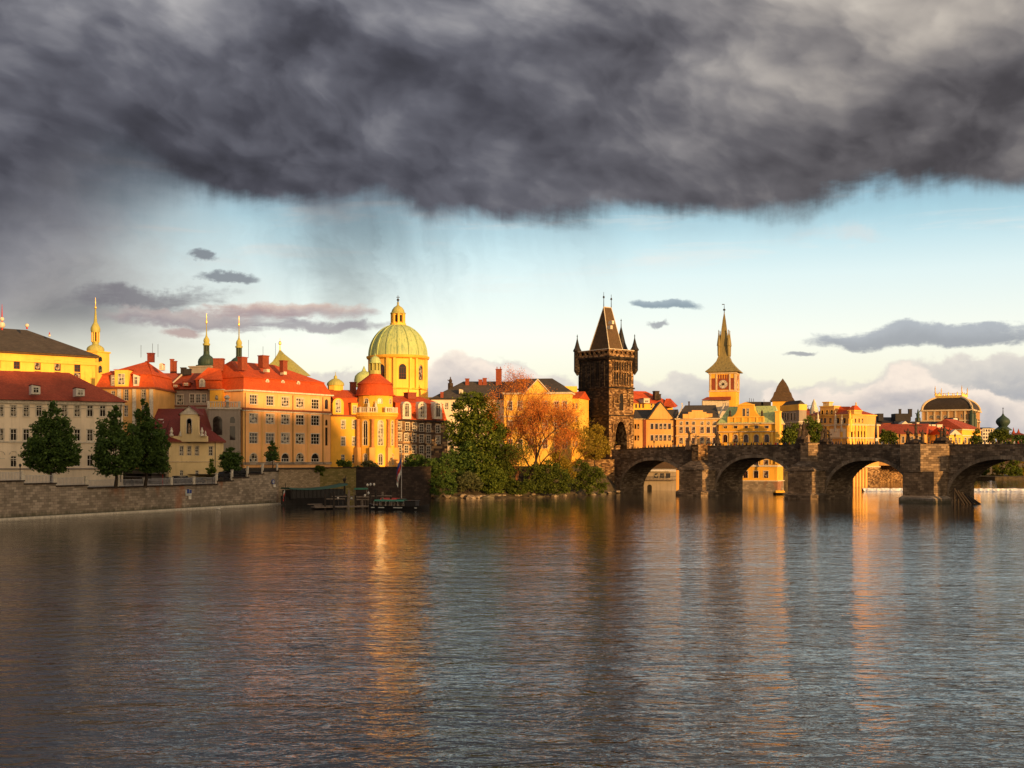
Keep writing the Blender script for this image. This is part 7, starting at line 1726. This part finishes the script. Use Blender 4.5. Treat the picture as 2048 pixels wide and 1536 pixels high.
q = qp(545, .15); c = V3(q.x, q.y, zz(963.5, q.y)); m = MB(); m.tube(c, c + V3(QN.x, QN.y, 0) * .1, .62, n=18); m.build('disc', 'blue', r); m = MB(); m.tube(c + V3(QN.x, QN.y, 0) * .1, c + V3(QN.x, QN.y, 0) * .14, .4, n=18); m.build('disc_face', 'lmetal', r); wall_plate(547.5, 971.5, 5.5, 5.5, 'white', 'plate', r, .2)
q = at(436, 258); r = empty('swan', (q.x, q.y, 0), 'white swan floating near the foot of the quay wall', 'bird'); m = MB()
m.loft([[V3(q.x + x, q.y + w * sin(a), .18 + hh * cos(a) + .12) for a in [2 * pi * i / 8 for i in range(8)]] for x, w, hh in ((-.62, .03, .05), (-.4, .2, .16), (0, .28, .22), (.35, .2, .2), (.5, .1, .14))], 0, True, True)
m.path([V3(q.x + .42, q.y, .35), V3(q.x + .56, q.y, .6), V3(q.x + .5, q.y, .85), V3(q.x + .62, q.y, .92), V3(q.x + .78, q.y, .86)], [.09, .07, .06, .07, .03]); m.build('body', 'white', r, smooth=True)

M['dcanvas'] = simple('dark_green_canvas', (.03, .075, .055), .8)
# ------------------------------------------------------------------ boats and landing stage
def hull(q, d, L_, w, h, z0=-.3, bow=.22, rise=.6, mat='hull', root=None, name='hull'):
    d = V3(*d).normalized(); n = V3(-d.y, d.x); m = MB(); loops = []
    for i in range(17):
        f = i / 16; x = (f - .5) * L_; k = min(1, f / bow, (1 - f) / bow) ** .6; ww = w / 2 * max(.04, k); up = rise * (max(0, abs(f - .5) * 2 - .5) * 2) ** 2
        c = q + d * x; loops.append([V3(*(c - n * ww), z0 + h + up), V3(*(c - n * ww * .75), z0 + .1 + up * .5), V3(*(c + n * ww * .75), z0 + .1 + up * .5), V3(*(c + n * ww), z0 + h + up)])
    m.loft(loops, 0, True, True, close=True); return m.build(name, mat, root)
A, B = at(562, 287), at(694, 301); c = (A + B) / 2; d = (B - A).normalized(); n = V3(-d.y, d.x)
r = empty('roofed_boat', (*c, 0), 'long black moored boat with dark cabin and curved green roof against the quay', 'boat')
hull(c, d, (B - A).length, 4.2, 1.9, root=r); m = MB(); L_ = (B - A).length
loops = []
for i in range(13):
    x = (i / 12 - .5) * L_ * .88; zc = 3.75 + 1.0 * (i / 12 - .35) ** 2 * 2.4; cc_ = c + d * x; loops.append([V3(*(cc_ - n * 2.1), zc - .25), V3(*(cc_ - n * 1.5), zc + .15), V3(*(cc_ + n * 1.5), zc + .15), V3(*(cc_ + n * 2.1), zc - .25)])
m.loft(loops, 0, True, True); m.build('roof', 'dcanvas', r)
m = MB(); m.obox(c - d * L_ * .02, d, L_ * .4, 1.75, 1.5, 3.55); m.build('cabin', 'hull', r)
m = MB()
for i in range(14): cc_ = c + d * (i / 13 - .5) * L_ * .8 - n * 1.8; m.tube(V3(*cc_, 1.4), V3(*cc_, 3.7), .07, n=5)
m.build('roof_posts', 'hull', r)
m = MB(); e = B + V3(-.6, 0); m.path([V3(*e, 1.2), V3(*e, 5.6), V3(*(e + d * .5), 7.0)], [.22, .18, .05]); m.lathe(e.x, e.y, [(.3, 5.4), (.45, 5.8), (.3, 6.2)], 6); m.build('prow_post', 'wood', r)
def flag(px, D_, pyb, pyt, cols, label, limp=.5, pole='metal', px_top=None, w=None):
    p = at(px, D_); z0, z1 = zz(pyb, D_), zz(pyt, D_); pt_ = at(px_top or px, D_); r = empty('flagpole', (p.x, p.y, z0), label, 'flag')
    m = MB(); m.path([V3(*p, z0), V3(*pt_, z1)], [.11, .07], 8); m.build('pole', pole, r)
    for k, cm in enumerate(cols):
        m = MB(); N = 10; a, b = [], []
        for i in range(N + 1):
            f = i / N; x = -w * f * .4 + .15 * sin(f * 7) * w * .3; drop = f * w * 1.6; a.append(V3(pt_.x + x - .05, pt_.y + .25 * sin(f * 9), z1 - .8 - drop - k * w * .42)); b.append(V3(pt_.x + x * .7 - .05, pt_.y + .25 * sin(f * 9 + .5), z1 - .8 - drop * .9 - (k + 1) * w * .42))
        m.loft([a, b], close=False); m.build('flag_stripe', cm, r)
flag(803, 300, 1008, 900, ['blue', 'redp', 'hullw'], 'tall pale flagpole with limp blue, red and white flag at the landing stage', pole='lmetal', w=3.2)
flag(571, 286, 1002, 966, ['hullw', 'redp'], 'short stern flag in white and red on the moored roofed boat', w=1.6)
# landing stage and post structure
r = empty('landing_stage', (*at(665, 268), 0), 'wooden landing stage with tall mooring posts and cross rails', 'pier')
m = MB(); a, b = at(626, 262), at(742, 268); dd = (b - a).normalized(); L_ = (b - a).length
m.obox((a + b) / 2, dd, L_ / 2, 1.6, .35, .6); m.obox(a + dd * .2 + V3(0, 1.2), dd, 1.6, .5, 1.0, 1.15); m.build('deck', 'wood2', r)
rr = random.Random(9)
for px, D_, top in ((662, 266, 985), (668, 262, 984), (690, 268, 982), (697, 264, 980), (712, 266, 990), (734, 268, 990), (740, 266, 986), (752, 270, 978), (765, 272, 984), (650, 262, 988), (725, 270, 1000), (782, 274, 980)):
    p = at(px, D_); m = MB(); m.tube(V3(*p, -.8), V3(p.x + rr.uniform(-.12, .12), p.y, zz(top, D_)), .27, .22, 7); m.build('post', 'wood2' if px % 2 else 'wood', r)
m = MB()
for x0, x1, py, D_ in ((650, 690, 998, 264), (660, 714, 993, 266), (697, 740, 999, 266), (712, 742, 994, 266), (740, 784, 992, 271), (628, 666, 1012, 262)):
    p0, p1 = pt(x0, py, D_), pt(x1, py, D_ + 1); m.tube(p0, p1, .14, n=5)
for i in range(12): p0 = pt(668 + i * 9, 1010, 267); m.tube(p0, p0 + V3(rr.uniform(-.1, .1), 0, rr.uniform(.8, 1.5)), .05, n=4)
m.build('rails', 'wood2', r)
m = MB(); a = at(708, 285); b = at(733, 286); z = zz(978.5, 285); m.prism([a, b, b + V3(0, 3), a + V3(0, 3)], z - .1, z + .25); m.build('awning', 'canvas', r)
m = MB()
for q in (a, b, b + V3(0, 3), a + V3(0, 3)): m.tube(V3(*q, 0), V3(*q, z), .08, n=5)
m.build('awning_posts', 'wood2', r)
for i, (px, py, D_) in enumerate(((676, 997, 266), (703, 997, 268), (735, 970, 274), (741, 969, 274), (748, 969, 274), (737, 986, 272), (730, 991, 270))):
    p = pt(px, py, D_); m = MB(); m.lathe(p.x, p.y, [(.02, p.z - .35), (.2, p.z - .2), (.26, p.z), (.2, p.z + .2), (.02, p.z + .35)], 10); o = m.build('boat_fender', 'white' if i % 2 == 0 else 'hullw', r)
def excursion(c, d, L_, label, can, cx0, cx1, hz, stripes=True):
    r = empty('excursion_boat', (*c, 0), label, 'boat'); d = d.normalized(); n = V3(-d.y, d.x); hull(c, d, L_, 2.9, 1.15, root=r, rise=.5)
    m = MB(); a, b = c + d * cx0 * L_, c + d * cx1 * L_; lo = []
    for q in (a, (a + b) / 2, b): lo.append([V3(*(q - n * 1.35), hz - .3), V3(*(q - n * .8), hz), V3(*(q + n * .8), hz), V3(*(q + n * 1.35), hz - .3)])
    m.loft(lo, 0, True, True); m.build('canopy', can, r)
    m = MB()
    for i in range(6):
        for s_ in (-1, 1): q = a.lerp(b, i / 5) + n * 1.25 * s_; m.tube(V3(*q, .8), V3(*q, hz - .3), .05, n=5)
    m.build('canopy_posts', 'lmetal', r)
    m = MB(); q = c + d * (cx1 + .1) * L_; m.obox(q, d, L_ * .085, 1.1, .8, hz - .25); m.obox(q, d, L_ * .1, 1.25, hz - .25, hz - .1); m.build('cabin', 'hull', r)
    for i in range(7): q = a.lerp(b, (i + .5) / 7); m = MB(); m.obox(q, n, .8, .18, .8, 1.25); m.obox(q + d * .2, n, .8, .05, 1.25, 1.7); m.build('bench', 'wood2', r)
    if stripes:
        m = MB()
        for f0, f1 in ((-.42, -.36), (-.3, -.2), (-.05, .1), (.3, .34)): q = c + d * ((f0 + f1) / 2) * L_ - n * 1.47; m.obox(q, d, (f1 - f0) / 2 * L_, .04, .42, .6)
        m.build('side_stripes', 'hullw', r)
    return r
A, B = at(738, 262), at(858, 258); excursion((A + B) / 2, B - A, (B - A).length, 'long black excursion boat with green canopy at the front of the landing stage', 'canvas', -.38, .12, zz(999.5, 260))
A, B = at(752, 276), at(812, 274); excursion((A + B) / 2, B - A, (B - A).length, 'small brown-canopied boat moored behind the flagpole', 'redp', -.3, .25, zz(996, 275), False)
A, B = at(622, 266), at(668, 264); hr = empty('pontoon', (*((A + B) / 2), 0), 'low dark pontoon at the left end of the landing stage', 'pontoon'); hull((A + B) / 2, B - A, (B - A).length, 2, .7, root=hr, rise=.05)
A, B = at(1546, 372), at(1572, 370); hr = empty('covered_boat', (*((A + B) / 2), 0), 'small boat under a yellow tarpaulin beside the second pier', 'boat'); hull((A + B) / 2, B - A, (B - A).length, 2, .9, root=hr, rise=.2)
c = (A + B) / 2; m = MB(); m.loft([[V3(c.x + x, c.y + w * cos(a), .6 + h_ * sin(a)) for a in [pi * i / 6 for i in range(7)]] for x, w, h_ in ((-1.9, .1, .1), (-1.3, .9, .7), (-.2, 1, .9), (.3, 1, .7), (1.2, .8, .9), (1.8, .1, .1))], close=False); m.build('tarpaulin', 'yellow', hr)
# timber ice guards right of the third pier
for i in range(6):
    px = 1913 + i * 7; D_ = 291 + i * .6; p = at(px, D_); top = 979 + i * 3.6; r = empty('ice_guard', (p.x, p.y, 0), f'dark timber ice guard trestle right of the third pier, {ordn(i + 1)} from the left', 'ice guard', 'ice guards below the bridge')
    m = MB(); z1_ = zz(top, D_); m.tube(V3(p.x - .5, p.y, z1_), V3(p.x + 1.6, p.y - 1.4, -.5), .24, .24, 7); m.tube(V3(p.x - .5, p.y, -.8), V3(p.x - .5, p.y, z1_ + .3), .26, .22, 7); m.tube(V3(p.x - .4, p.y, z1_ * .45), V3(p.x + .5, p.y - .6, z1_ * .42), .15, n=6); m.build('timbers', 'wood', r)
